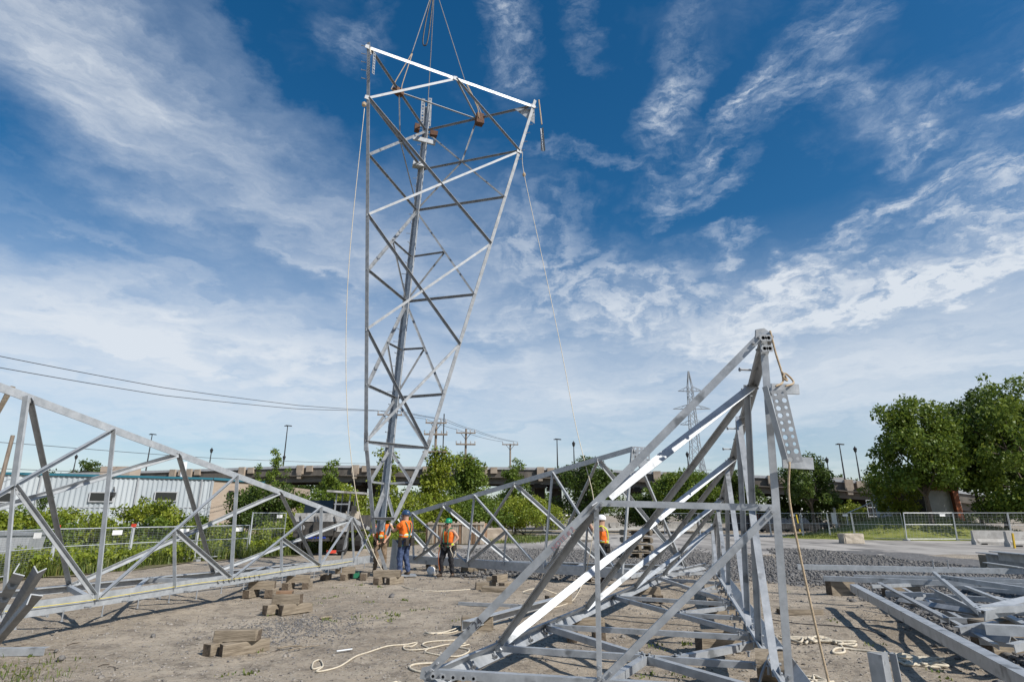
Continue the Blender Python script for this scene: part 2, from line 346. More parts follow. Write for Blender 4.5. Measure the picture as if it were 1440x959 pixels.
def dirt_material():
    m = bpy.data.materials.new('dry_dirt'); m.use_nodes = True; nt = m.node_tree; N = nt.nodes; Lk = nt.links; bs = N['Principled BSDF']
    bs.inputs['Roughness'].default_value = .95; bs.inputs['Specular IOR Level'].default_value = .15
    tc = N.new('ShaderNodeTexCoord')
    def noise(s, d=6, r=.6):
        n = N.new('ShaderNodeTexNoise'); n.inputs['Scale'].default_value = s; n.inputs['Detail'].default_value = d; n.inputs['Roughness'].default_value = r; Lk.new(tc.outputs['Object'], n.inputs['Vector']); return n.outputs['Fac']
    def mixc(f, a, b):
        x = N.new('ShaderNodeMix'); x.data_type = 'RGBA'; Lk.new(f, x.inputs['Factor'])
        for k, v in (('A', a), ('B', b)):
            if isinstance(v, tuple): x.inputs[k].default_value = v + (1,)
            else: Lk.new(v, x.inputs[k])
        return x.outputs['Result']
    def rmp(v, a, b):
        n = N.new('ShaderNodeMapRange'); Lk.new(v, n.inputs['Value']); n.inputs['From Min'].default_value = a; n.inputs['From Max'].default_value = b; return n.outputs[0]
    c = mixc(rmp(noise(.35, 6), .35, .65), (.27, .218, .16), (.475, .405, .315))
    c = mixc(rmp(noise(2.2, 9, .75), .47, .62), c, (.195, .165, .13))
    c = mixc(rmp(noise(7, 9, .8), .50, .62), c, (.41, .355, .28))
    c = mixc(rmp(noise(.16, 4), .55, .72), c, (.27, .24, .205))
    c = mixc(rmp(noise(26, 4, .7), .57, .70), c, (.44, .405, .36))
    c = mixc(rmp(noise(15, 6, .85), .55, .63), c, (.115, .10, .08))
    c = mixc(rmp(noise(19, 6, .85), .585, .65), c, (.50, .45, .38))
    c = mixc(rmp(noise(.8, 5, .7), .66, .78), c, (.46, .41, .345))
    Lk.new(c, bs.inputs['Base Color'])
    b = N.new('ShaderNodeBump'); b.inputs['Strength'].default_value = .85; b.inputs['Distance'].default_value = .04
    mm = N.new('ShaderNodeMath'); mm.operation = 'ADD'; Lk.new(noise(20, 8, .75), mm.inputs[0]); Lk.new(noise(3.5, 5), mm.inputs[1])
    Lk.new(mm.outputs[0], b.inputs['Height']); Lk.new(b.outputs[0], bs.inputs['Normal']); return m
def axis(lo, hi, step, far):
    a = list(np.arange(lo, hi + step, step)); s = step
    while a[-1] < far: s *= 1.35; a.append(a[-1] + s)
    s = step
    while a[0] > -far: s *= 1.35; a.insert(0, a[0] - s)
    return np.array(a)
DIRT = dirt_material()
ground = link('ground', grid_mesh('ground', axis(-14, 14, .11, 2500), axis(2, 22, .11, 2500), gz), DIRT)
tag(ground, 'dry brown dirt yard strewn with pebbles', 'ground', kind='structure')

# packed lot behind the gravel
LOT = mat('packed_lot', (.22, .205, .19), (.42, .395, .36), .5, .95, 0, .5, 14, (1, .22, 1), spec=.15, ramp=(.38, .62), detail=9, speck=((.15, .145, .14), .9, .58))
def lot_m(X, Y): return np.minimum(np.minimum(Y - 27 + fbm(X, Y, 11, 4, .08) * 2.2, X + 5.5 - (Y - 30) * .22 + fbm(X, Y, 12, 3, .1)), (66 - Y) / 4)
lot = link('gravel_lot', grid_mesh('gravel_lot', np.arange(-8, 75, .6), np.arange(22, 68, .6), lambda X, Y: -.05 + .062 * np.clip(lot_m(X, Y) / 2.5, 0, 1), lambda X, Y: lot_m(X, Y) > 0), LOT)
tag(lot, 'pale packed gravel lot behind the dark stones', 'lot', kind='structure')
# verge under the left vegetation
VERGE = mat('verge_soil', (.10, .10, .05), (.20, .17, .11), 1.2, .95, 0, .4, 12, spec=.1)
def vedge(Y): return np.interp(Y, [12, 17.2, 20.8, 25.3, 28.2, 40], [-15.6, -14.4, -12.95, -12.2, -10.1, -6])
def verge_keep(X, Y): return (X < vedge(Y) + fbm(X, Y, 21, 3, .2) * .5) & (Y > 12)
link_v = link('grass_verge', grid_mesh('grass_verge', np.arange(-60, 20, .7), np.arange(12, 75, .7), lambda X, Y: np.zeros_like(X) + .01, lambda X, Y: verge_keep(X, Y) | ((Y > 38) & (X < -5.5 + (Y - 30) * .22 + 1))), VERGE)
tag(link_v, 'overgrown green verge beside the yard', 'verge', kind='structure')
# lawn mound at the right behind the fence
LAWN = mat('lawn', (.12, .15, .03), (.24, .25, .07), 1.5, .95, 0, .6, 30, spec=.1)
def mound(X, Y): return 1.9 * np.exp(-(((X - 33) / 7.) ** 2 + ((Y - 49.5) / 3.8) ** 2)) - .12
link_m = link('lawn_mound', grid_mesh('lawn_mound', np.arange(14, 52, .5), np.arange(43, 64, .5), lambda X, Y: mound(X, Y) + fbm(X, Y, 31, 3, .3) * .02, lambda X, Y: mound(X, Y) > -.05), LAWN)
tag(link_m, 'low grassy mound behind the right-hand fence', 'lawn', kind='structure')

# dark crushed stone bed
def bed(X, Y):
    e = fbm(X, Y, 41, 4, .12) * .9
    a = (Y - 18.6 + e * .5) / 2.5; b = (33.5 - Y + e) / 3; c = (X + 2.6 - (24 - Y) * .1 + e * .6) / 2; d = (12.5 + (20 - Y) * .25 - X + e) / 2.5
    f = (Y - (15.2 + .9 * np.maximum(0, 9 - X)) + e * .4) / 1.5       # nearer on the right
    a = np.maximum(a, np.where(X > 5, f, -9))
    cx = 4.9 + (Y - 5) * .30; g2 = np.minimum((X - cx - .3 + e * .25) / .7, (Y - 6) / 1.5); a = np.maximum(a, g2); c = np.maximum(c, g2); d = np.where(g2 > 0, np.maximum(d, 1), d)
    return np.clip(np.minimum(np.minimum(a, b), np.minimum(c, d)), -1, 1)
STONE = mat('crushed_stone', (.06, .058, .057), (.25, .24, .228), 19, .9, 0, .5, 40, spec=.2, ramp=(.3, .7))
BEDM = mat('stone_bed', (.09, .088, .087), (.21, .205, .20), 9, .95, 0, 1., 22, spec=.15)
gb = link('gravel_bed', grid_mesh('gravel_bed', np.arange(-7, 19, .25), np.arange(5, 36, .25), lambda X, Y: bed(X, Y) * .055 + fbm(X, Y, 43, 4, .35) * .03 - .03, lambda X, Y: bed(X, Y) > -.5), BEDM)
tag(gb, 'bed of dark crushed stone in the middle of the yard', 'gravel', kind='structure')

ICO = None
def stones(name, P, S, material, flat=.65):
    """many small faceted stones joined into one mesh"""
    global ICO
    if ICO is None:
        bm = bmesh.new(); bmesh.ops.create_icosphere(bm, subdivisions=1, radius=1); ICO = (np.array([v.co[:] for v in bm.verts]), np.array([[v.index for v in f.verts] for f in bm.faces])); bm.free()
    bv, bf = ICO; n = len(P); k = len(bv)
    th = rng.uniform(0, 6.28, n); sc3 = S[:, None] * np.stack([rng.uniform(.7, 1.3, n), rng.uniform(.6, 1.1, n), rng.uniform(.4, 1.0, n) * flat * 1.3], 1)
    v = bv[None] * (1 + rng.uniform(-.28, .28, (n, k, 1))) * sc3[:, None]
    tilt = rng.uniform(-.6, .6, n); c, s = np.cos(tilt)[:, None], np.sin(tilt)[:, None]
    v = np.stack([v[..., 0], v[..., 1] * c - v[..., 2] * s, v[..., 1] * s + v[..., 2] * c], -1)
    c, s = np.cos(th)[:, None], np.sin(th)[:, None]
    v = np.stack([v[..., 0] * c - v[..., 1] * s, v[..., 0] * s + v[..., 1] * c, v[..., 2]], -1) + P[:, None]
    f = (bf[None] + (np.arange(n) * k)[:, None, None]).reshape(-1)
    me = bpy.data.meshes.new(name); me.vertices.add(n * k); me.vertices.foreach_set('co', v.reshape(-1).astype(np.float32))
    me.loops.add(len(f)); me.loops.foreach_set('vertex_index', f.astype(np.int32)); nf = len(f) // 3
    me.polygons.add(nf); me.polygons.foreach_set('loop_start', np.arange(0, 3 * nf, 3, dtype=np.int32)); me.polygons.foreach_set('loop_total', np.full(nf, 3, np.int32)); me.update()
    return link(name, me, material)
n = 150000; X = rng.uniform(-5, 16, n); Y = 6 + 28 * rng.uniform(0, 1, n) ** 1.1; k = bed(X, Y) > np.where(rng.random(n) < .12, rng.uniform(-1, 0, n), rng.uniform(-.35, .3, n)); X, Y = X[k][:46000], Y[k][:46000]
o = stones('crushed_stones', np.stack([X, Y, np.maximum(bed(X, Y) * .055 + fbm(X, Y, 43, 4, .35) * .03 - .03, gz(X, Y)) + .012], 1), np.clip(rng.lognormal(-3.62, .5, len(X)), .01, .085), STONE, .8)
tag(o, 'loose dark crushed stones spread over the bed', 'stones', kind='stuff')
PEB = mat('pebbles', (.07, .064, .058), (.40, .365, .32), 14, .9, 0, .2, 30, spec=.2, ramp=(.3, .7))
n = 60000; Y = 3.6 + 18 * rng.uniform(0, 1, n) ** 1.7; X = rng.uniform(-1.05, 1.05, n) * (Y + 1.2); pk = fbm(X, Y, 51, 4, .3) + rng.normal(0, .5, n) > -.25; X, Y = X[pk], Y[pk]
S = np.clip(rng.lognormal(-4.62, .5, len(X)), .006, .045)
o = stones('yard_pebbles', np.stack([X, Y, gz(X, Y) + S * .15], 1), S, PEB)
tag(o, 'small grey and pale pebbles scattered over the dirt', 'pebbles', kind='stuff')
# dark gravel spill in the left foreground
n = 1500; X = rng.normal(-3.55, .55, n); Y = rng.normal(10.3, .75, n); S = rng.uniform(.008, .022, n)
o = stones('gravel_spill', np.stack([X, Y, gz(X, Y) + S * .2], 1), S, STONE); tag(o, 'thin spill of dark gravel on the dirt beside the timbers', 'gravel', kind='stuff')

# ---- weeds and grass
def blades(name, P, H, n_per, spread, material, w=.006):
    cs = []; 
    P = np.repeat(P, n_per, 0); H = np.repeat(H, n_per); n = len(P)
    b = P + np.concatenate([rng.normal(0, spread, (n, 2)), np.zeros((n, 1))], 1); a = rng.uniform(0, 6.28, n)
    lean = rng.uniform(.1, .9, n); h = H * rng.uniform(.5, 1.2, n); dx = np.stack([np.cos(a), np.sin(a), np.zeros(n)], 1); sd = np.stack([-np.sin(a), np.cos(a), np.zeros(n)], 1) * (w * rng.uniform(.7, 1.6, n))[:, None]
    mid = b + dx * (h * lean * .35)[:, None] + np.array([0, 0, 1]) * (h * .6)[:, None]; tip = b + dx * (h * lean)[:, None] + np.array([0, 0, 1]) * (h * (1 - .25 * lean))[:, None]
    q1 = np.stack([b - sd, b + sd, mid + sd * .8, mid - sd * .8], 1); q2 = np.stack([mid - sd * .8, mid + sd * .8, tip + sd * .1, tip - sd * .1], 1)
    r = np.clip(rng.normal(.45, .25, n), 0, 1)
    return link(name, quads_mesh(name, np.concatenate([q1, q2]), np.concatenate([r, r])), material)
def G2(l): return np.array([[p[0], p[1], float(gz(p[0], p[1]))] for p in l])
tuf = [(-2.317, 11.791, 0), (-2.059, 11.474, 0), (-2.124, 11.03, 0), (-3.786, 14.532, 0), (-4.007, 14.163, 0), (-4.104, 13.701, 0), (-2.947, 13.064, 0), (-4.389, 15.768, 0), (-4.102, 16.39, 0), (-3.225, 15.768, 0), (-3.735, 9.115, 0), (-3.518, 8.795, 0), (-3.1, 7.466, 0), (-3.114, 7.592, 0),
       (-5.71, 7.466, 0), (-5.657, 7.657, 0), (-5.635, 7.79, 0), (-6.119, 7.859, 0), (-5.721, 8.072, 0), (-6.272, 8.26, 0), (-4.568, 11.957, 0), (-4.499, 12.304, 0), (3.363, 11.322, 0), (2.221, 9.115, 0), (5.272, 12.393, 0), (23.326, 41.449, 0), (5.494, 10.96, 0), (6.429, 14.921, 0), (2.504, 9.115, 0), (1.5, 8.26, 0), (1.488, 7.56, 0), (1.859, 7.255, 0), (2.749, 7.723, 0), (-2.503, 11.174, 0), (-2.792, 11.322, 0), (-3.129, 11.174, 0), (-1.773, 12.128, 0), (5.199, 9.115, 0), (4.904, 7.255, 0), (-2.341, 13.374, 0), (-4.126, 13.064, 0), (-0.888, 11.322, 0)]
P = G2(tuf); P = np.concatenate([P + np.concatenate([rng.normal(0, .12, (len(P), 2)), np.zeros((len(P), 1))], 1) for _ in range(2)])
o = blades('yard_weeds', P, rng.uniform(.02, .06, len(P)), 9, .06, GRASSM, .009); tag(o, 'small green weed tufts sprouting through the dirt', 'weeds', kind='stuff')
P = G2([(-5.537, 7.255, 0), (-5.498, 7.404, 0), (-6.048, 7.723, 0), (-5.457, 7.56, 0), (-5.983, 7.404, 0)]); P = np.concatenate([P + np.concatenate([rng.normal(0, .2, (len(P), 2)), np.zeros((len(P), 1))], 1) for _ in range(4)])
o = blades('corner_grass', P, rng.uniform(.05, .16, len(P)), 11, .14, GRASSM, .004); tag(o, 'tuft of yellow-green grass in the near left corner', 'grass', kind='stuff')
n = 3800; Y = rng.uniform(14, 44, n); X = vedge(Y) + fbm(np.zeros(n), Y, 21, 3, .2) * .5 - rng.uniform(0, 1, n) ** 1.5 * 5
o = blades('verge_grass', np.stack([X, Y, np.zeros(n)], 1), rng.uniform(.2, .65, n), 9, .12, GRASSM, .011); tag(o, 'tall grass along the edge of the yard below the fence', 'grass', kind='stuff')
n = 700; Y = rng.uniform(15, 42, n); X = vedge(Y) - .3 - rng.uniform(0, 1, n) * 4.5
o = foliage('verge_weeds', [((x, y, rng.uniform(.15, .5)), rng.uniform(.18, .4)) for x, y in zip(X, Y)], .11, 1.2, LEAF_Y, None); tag(o, 'leafy weeds crowding the fence on the left', 'weeds', kind='stuff')
n = 1500; Y = rng.uniform(39, 50, n); X = rng.uniform(-13, 1.5, n) + (Y - 40) * .3
o = blades('meadow_grass', np.stack([X, Y, np.zeros(n)], 1), rng.uniform(.15, .35, n), 8, .2, GRASSM, .016); tag(o, 'tall grass at the far edge of the lot before the shrubs', 'grass', kind='stuff')
n = 3000; X = rng.uniform(19, 46, n); Y = rng.uniform(46, 56, n); z = mound(X, Y); k = z > .05
o = blades('mound_grass', np.stack([X, Y, z], 1)[k], rng.uniform(.06, .16, k.sum()), 6, .25, GRASSM, .02); tag(o, 'short dry grass on the mound', 'grass', kind='stuff')

# twigs, splinters and bits of wire lying about
TWIG = mat('twigs', (.035, .028, .022), (.16, .125, .09), 6, .9)
m = MB(); g = random.Random(77)
for i in range(260):
    y = 4.2 + 15 * g.random() ** 1.5; x = g.uniform(-1, 1) * (y * .95); a = g.uniform(0, 3.14); L_ = g.uniform(.03, .2); z = float(gz(x, y)) + .006
    m.tube([(x, y, z), (x + math.cos(a) * L_ * .5 + g.uniform(-.02, .02), y + math.sin(a) * L_ * .5, z + g.uniform(0, .012)), (x + math.cos(a) * L_, y + math.sin(a) * L_, z)], g.uniform(.002, .006), 4)
o = m.build('yard_twigs', TWIG, None); tag(o, 'dark twigs, splinters and wire bits littering the dirt', 'litter', kind='stuff')
# ---- bushes and trees
def limb_tree(name, label, cat, loc, h, rx, z0, leaf, n_cl, cr, material, seed, density=1.0, group=None, trunk_r=None, lean=0, shell=.35, flat=.0, ry=None):
    g = np.random.default_rng(seed); t = empty(name, loc); tag(t, label, cat, group)
    cl = hull_clumps(n_cl, rx, ry or rx * .9, z0, h * .97, cr, shell, seed=seed, flat=flat)
    for _ in range(n_cl // 4):
        c_, r_ = cl[int(g.integers(0, n_cl))]; zc_ = (z0 + h) / 2; k_ = g.uniform(1.08, 1.3); cl.append(((c_[0] * k_, c_[1] * k_, zc_ + (c_[2] - zc_) * min(k_, 1.16)), cr * g.uniform(.25, .5)))
    tr = trunk_r or h * .018; m = MB(); top = Vector((lean, 0, z0 + (h - z0) * .55)); O = Vector(loc)
    pts = [Vector((0, 0, -.1)), Vector((lean * .2 + g.normal(0, .05), g.normal(0, .05), z0 * .6)), Vector((lean * .6, g.normal(0, .1), z0 + (h - z0) * .25)), top]
    m.tube([O + p for p in spline(pts, 4)], tr * 1.2, 7, tr * .35)
    for i in range(min(16, n_cl)):
        c = Vector(cl[i * max(1, n_cl // 16)][0]) ; s = pts[1].lerp(top, g.uniform(.25, 1)); mid = s.lerp(c, .5) + Vector((0, 0, -.12 * (c - s).length * g.uniform(0, 1)))
        m.tube([O + s, O + mid, O + c], tr * .5, 5, tr * .12, cap=False)
    m.build('trunk', BARK, t)
    foliage('crown', cl, leaf, density, material, t); return t
def bush(name, label, bx, leaf, material, seed, density=1.1, n=None, cr=None, group=None, depth=None, flat=.25):
    xc, Y, z0, z1, hw = bx; loc = (xc, Y, 0); t = empty(name, loc); tag(t, label, 'bush', group)
    h = z1; cr = cr or max(.3, min(hw, h) * .3); n = n or int(12 + 26 * (hw * h) / (cr * cr * 18))
    cl = hull_clumps(n, hw, depth or min(hw * .8, 2.5), -.2, h, cr, .3, seed=seed, flat=flat)
    m = MB(); g = np.random.default_rng(seed)
    for i in range(6):
        c = Vector(cl[i][0]); m.tube([Vector(loc) + Vector((g.normal(0, .15), g.normal(0, .15), -.05)), Vector(loc) + c * .5, Vector(loc) + c], .035, 5, .01, cap=False)
    m.build('stem', BARK, t); foliage('foliage', cl, leaf, density, material, t); return t
GB = 'bushes behind the left fence'
bush('bush', 'low dark bush at the left edge below the strip window', (-24.591, 30, 0, 1.818, 1.918), .13, LEAF, 1, group=GB)
bush('bush', 'bushy green shrub before the metal wall left of the small window', (-22.204, 31, 0, 2.171, 1.625), .13, LEAF_Y, 2, group=GB)
bush('conifer_bush', 'narrow dark sapling against the corrugated wall at the left', (-25.803, 33, 0.429, 2.876, 0.387), .09, LEAF_D, 3)
bush('bush', 'rounded bright green shrub under the small dark window', (-17.793, 30, 0, 2.294, 1.627), .13, LEAF_Y, 4, group=GB)
bush('bush', 'spindly green shrub with pointed top before the right end of the metal wall', (-18.918, 32, 0, 2.512, 0.673), .12, LEAF, 5, group=GB)
bush('bush', 'low green shrub between the small window and the tan wall', (-16.792, 33, 0, 1.602, 1.823), .13, LEAF, 6, group=GB)
bush('tall_shrub', 'tall dark green shrub with spiky tops right of the tan wall', (-17.526, 42, 0, 4.253, 2.123), .17, LEAF_D, 7, group=GB)
bush('sapling', 'thin sapling shoot rising left of the tall lamp post', (-18.512, 43, 2.922, 5.628, 0.411), .14, LEAF, 8)
bush('sapling', 'thin sapling shoot rising just left of the tall lamp post top', (-17.292, 43, 2.922, 5.884, 0.412), .14, LEAF, 9)
bush('sapling', 'thin leafy shoot under the tall lamp post on the overpass', (-16.401, 43, 2.431, 5.17, 0.308), .14, LEAF, 10)
bush('tall_shrub', 'large rounded shrub behind the white truck', (-14.849, 44, 0, 3.963, 1.937), .17, LEAF, 11, group=GB)
bush('tall_shrub', 'wide green shrub between the truck and the raised tower', (-11.834, 43, 0, 3.218, 2.266), .16, LEAF_Y, 12, group=GB)
bush('sapling', 'slim upright young tree before the overpass left of the raised tower', (-13.939, 46, 2.218, 5.953, 0.768), .16, LEAF, 13, depth=.9)
bush('bush', 'bright yellow-green vine tangle on the fence left of the truck', (-12.66, 35, 0, 2.067, 1.225), .14, LEAF_Y, 14)
bush('bush', 'yellow-green scrub below the truck and fence', (-13.447, 32, 0, 0.999, 1.577), .12, LEAF_Y, 15)
bush('bush', 'green scrub filling the gap behind the raised tower base', (-9.38, 46, 0, 3.004, 2.48), .16, LEAF_Y, 16)
bush('bush', 'green undergrowth below the vine-covered poles', (-7.108, 50, 0, 3.687, 2.526), .17, LEAF_Y, 17)
bush('bush', 'dense undergrowth right of the vine-covered poles', (-2.752, 52, 0, 3.884, 2.875), .17, LEAF, 18)
bush('bush', 'yellow-green undergrowth below the bare crossarm pole', (1.27, 54, 0.065, 3.593, 3.301), .17, LEAF_Y, 19)
bush('sapling', 'slender young tree right of the single-crossarm utility pole', (0.272, 57, 2.008, 7.298, 1.224), .18, LEAF, 20, depth=1.3)
def ptree(name, label, bx, zb, leaf, material, seed, n=60, cr=None, **k):
    xc, Y, z0, z1, hw = bx
    return limb_tree(name, label, 'tree', (xc, Y, 0), z1, hw, z0, leaf, n, cr or hw * .3, material, seed, **k)
ptree('broadleaf_tree', 'round dark tree behind the top of the centre truss', (7.593, 60, 0.81, 7.233, 2.959), 0, .22, LEAF_D, 31, 80)
ptree('broadleaf_tree', 'spreading tree left of the distant pylon base', (18.955, 62, 1.472, 6.316, 3.865), 0, .22, LEAF, 32, 80)
ptree('broadleaf_tree', 'dense dark tree behind the upright posts of the near truss', (22.645, 60, 1.011, 6.522, 2.136), 0, .22, LEAF_D, 33, 70)
ptree('broadleaf_tree', 'airy tree standing right of the near truss post', (24.908, 50, 1.976, 7.095, 2.449), 0, .19, LEAF_D, 34, 60)
bush('bush', 'small bright lime shrub under the overpass end', (33.874, 60, 1.481, 3.179, 1.061), .16, LEAF_Y, 35)
bush('bush', 'dark reddish hedge under the overpass behind the near truss', (15.293, 66, 0.716, 4.306, 3.775), .2, LEAF_D, 36)
bush('bush', 'dark hedge filling the shade under the right end of the overpass', (41.109, 72, 0.461, 3.877, 4.662), .26, LEAF_D, 43)
bush('bush', 'dark thicket behind the parked cars right of the near truss post', (33.975, 74, 0.261, 4.106, 4.356), .26, LEAF_D, 44)
ptree('broadleaf_tree', 'small far tree showing above the metal roof', (-67.498, 95, 6.528, 10.431, 2.28), 0, .3, LEAF_D, 37, 30)
ptree('broadleaf_tree', 'yellowish small tree at the left edge of the right-hand grove', (33.21, 52, 0.935, 6.811, 2.165), 0, .2, LEAF_Y, 38, 55)
bush('bush', 'low yellow-green scrub behind the grey bin', (-21.955, 26, 0, 1.809, 1.584), .13, LEAF_Y, 51, group=GB)
bush('bush', 'low leafy scrub right of the grey bin', (-19.833, 26.5, 0, 1.75, 1.23), .13, LEAF, 52, group=GB)
bush('bush', 'leafy scrub behind the second fence panel', (-18.456, 27.5, 0, 1.874, 1.358), .13, LEAF_Y, 53, group=GB)
bush('bush', 'leafy scrub behind the third fence panel', (-16.794, 28.5, 0, 1.622, 1.241), .13, LEAF, 54, group=GB)
bush('bush', 'yellow-green scrub behind the fourth fence panel', (-15.526, 30, 0, 1.414, 1.253), .13, LEAF_Y, 55, group=GB)
bush('bush', 'low scrub at the tall fence post', (-14.669, 32, 0, 1.248, 0.928), .13, LEAF_Y, 56, group=GB)
bush('bush', 'bright green scrub in front of the truck bonnet', (-12.172, 33, 0, 1.343, 0.671), .13, LEAF_Y, 57)
bush('bush', 'green scrub between the truck and the tower foot', (-9.055, 36, 0, 1.589, 1.09), .14, LEAF_Y, 58)
GT = 'grove of trees at the right'
ptree('broadleaf_tree', 'leftmost tall tree of the grove at the right with a jagged crown', (32.455, 47, 2.602, 10.463, 3.1), 0, .25, LEAF, 39, 120, cr=.95, group=GT, trunk_r=.2)
ptree('broadleaf_tree', 'dark tree filling the gap between the leftmost and middle trees of the grove', (37.892, 49, 2.415, 11.575, 2.376), 0, .25, LEAF_D, 45, 100, cr=.95, group=GT, trunk_r=.16)
ptree('broadleaf_tree', 'broad tree in the middle of the grove at the right', (41.468, 51, 2.849, 11.976, 3.714), 0, .26, LEAF_D, 40, 140, cr=1.0, group=GT, trunk_r=.22)
ptree('broadleaf_tree', 'tallest tree of the grove with a spire top at the right edge', (40.164, 46, 0.061, 10.973, 4.094), 0, .25, LEAF, 41, 150, cr=1.0, group=GT, trunk_r=.24)
bush('sapling', 'pointed leader shoot topping the tree at the right edge', (39.191, 46, 8.452, 12.501, 1.028), .2, LEAF, 42, n=14) if False else None
# far belt of trees seen under the overpass
cl = []
for i in range(330):
    x = rng.uniform(-150, 150); cl.append(((x, 135 + rng.uniform(-6, 6), rng.uniform(.5, 8.5) * (1 + .25 * math.sin(x * .11))), rng.uniform(1.8, 3.0)))
o = foliage('far_treeline', cl, .6, 1.1, LEAF_D, None); tag(o, 'far belt of trees seen under and beyond the overpass', 'trees', kind='stuff')

# ---- overpass
PATH = [(-68.471, 84, 7.345), (-54.431, 81, 7.43), (-40.209, 78, 7.586), (-24.375, 75, 7.804), (-10.681, 74, 7.549), (3.511, 73, 7.384), (15.557, 72, 6.883), (26.842, 70, 6.331), (36.593, 68, 5.723), (45.605, 66, 4.763), (53.947, 65, 3.67)]
BP = spline(PATH, 6)
def at_px(px):
    best = min(range(len(BP) - 1), key=lambda i: abs(720 + 815 * BP[i].x / (BP[i].y * .958 + (BP[i].z - 1.75) * .287) - px)); return BP[best], (BP[best + 1] - BP[best]).normalized()
br = empty('overpass_bridge', (0, 74, 0)); tag(br, 'long concrete overpass crossing the background on dark columns', 'bridge')
def sweep(m, off_y, off_z, w, h):
    for a, b in zip(BP[:-1], BP[1:]):
        o = Vector((0, off_y, off_z)); m.bar(a + o, b + o, w, h)
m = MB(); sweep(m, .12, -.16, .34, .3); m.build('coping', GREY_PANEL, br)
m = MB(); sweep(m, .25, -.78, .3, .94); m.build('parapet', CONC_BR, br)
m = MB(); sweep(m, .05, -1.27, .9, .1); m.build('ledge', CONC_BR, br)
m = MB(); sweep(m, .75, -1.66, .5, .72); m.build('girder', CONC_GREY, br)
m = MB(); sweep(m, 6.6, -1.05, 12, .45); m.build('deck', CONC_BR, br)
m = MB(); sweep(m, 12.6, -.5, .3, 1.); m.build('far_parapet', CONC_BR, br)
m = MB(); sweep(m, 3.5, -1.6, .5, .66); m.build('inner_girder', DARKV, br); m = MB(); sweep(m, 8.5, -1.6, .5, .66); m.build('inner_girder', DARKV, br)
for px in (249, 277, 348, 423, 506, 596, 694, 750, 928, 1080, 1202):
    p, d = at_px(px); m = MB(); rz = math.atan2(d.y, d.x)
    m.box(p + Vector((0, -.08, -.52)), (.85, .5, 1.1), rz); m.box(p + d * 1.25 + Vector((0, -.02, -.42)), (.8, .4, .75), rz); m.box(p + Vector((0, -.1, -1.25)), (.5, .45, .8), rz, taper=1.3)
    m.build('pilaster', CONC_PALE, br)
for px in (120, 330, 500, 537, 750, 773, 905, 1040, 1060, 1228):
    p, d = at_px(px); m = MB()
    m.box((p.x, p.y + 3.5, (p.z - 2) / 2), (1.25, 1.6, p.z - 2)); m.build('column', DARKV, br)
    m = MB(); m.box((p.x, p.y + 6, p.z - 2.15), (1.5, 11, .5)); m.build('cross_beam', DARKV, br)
# street lights on the overpass
def mast(name, label, px, ytop, kind, dz=0):
    p, d = at_px(px); dep = (p.y + .5)
    elev = math.atan((479.5 - ytop) / 815) + R(16.7); h = 1.75 + dep * math.tan(elev) / 1.0
    base = Vector((p.x, p.y + .5, p.z - .9)); t = empty(name, base); tag(t, label, 'street lamp')
    m = MB(); m.tube([base, (base.x, base.y, h)], .1, 7, .055); m.build('pole', STEEL_DARK, t)
    top = Vector((base.x, base.y, h)); m = MB()
    if kind == 'lantern': m.lathe(top + Vector((0, 0, -.1)), [(.05, 0), (.14, .1), (.2, .4), (.23, .44), (.08, .62), (.02, .74)], 8)
    else: m.box(top + Vector((.15, 0, .04)), (.75, .26, .11), ry=.1); m.box(top + Vector((-.25, 0, .02)), (.35, .16, .09))
    m.build('lamp_head', STEEL_DARK, t)
mast('street_lamp', 'double-headed lamp mast above the metal building', 207, 611, 'arm')
mast('street_lamp', 'short lantern post on the overpass above the tan wall', 280, 636, 'lantern')
mast('street_lamp', 'tallest slim lamp mast left of the raised tower', 394, 599, 'arm')
mast('street_lamp', 'short lantern post beside the tallest lamp mast', 400, 646, 'lantern')
mast('street_lamp', 'small lantern far left above the corrugated wall', 99, 645, 'lantern')
mast('street_lamp', 'plain flat-headed lamp mast above the centre truss', 775, 618, 'arm')
mast('street_lamp', 'lantern post right of the flat-headed mast above the centre truss', 805, 627, 'lantern')
mast('street_lamp', 'small lantern beside the pylon', 960, 642, 'lantern')
mast('street_lamp', 'lantern rising through the airy tree at the right', 1168, 650, 'lantern')
mast('street_lamp', 'straight lamp mast between two lanterns on the right end of the overpass', 1184, 625, 'arm')
mast('street_lamp', 'tall lantern post nearest the grove on the overpass', 1206, 635, 'lantern')
m = MB(); p, d = at_px(1186); t = empty('passing_car', (p.x, p.y + 2.5, p.z - .85)); tag(t, 'dark car roof showing over the overpass parapet', 'car')
m.box((p.x, p.y + 2.5, p.z - .4), (4.4, 1.8, .55)); m.box((p.x - .1, p.y + 2.5, p.z + .12), (2.4, 1.6, .55), taper=.75); m.build('body', BLACK, t)
for dx in (-1.4, 1.4):
    for dy in (-.85, .85): m = MB(); m.tube([(p.x + dx, p.y + 2.5 + dy - .1, p.z - .6), (p.x + dx, p.y + 2.5 + dy + .1, p.z - .6)], .3, 10); m.build('wheel', RUBBER, t)

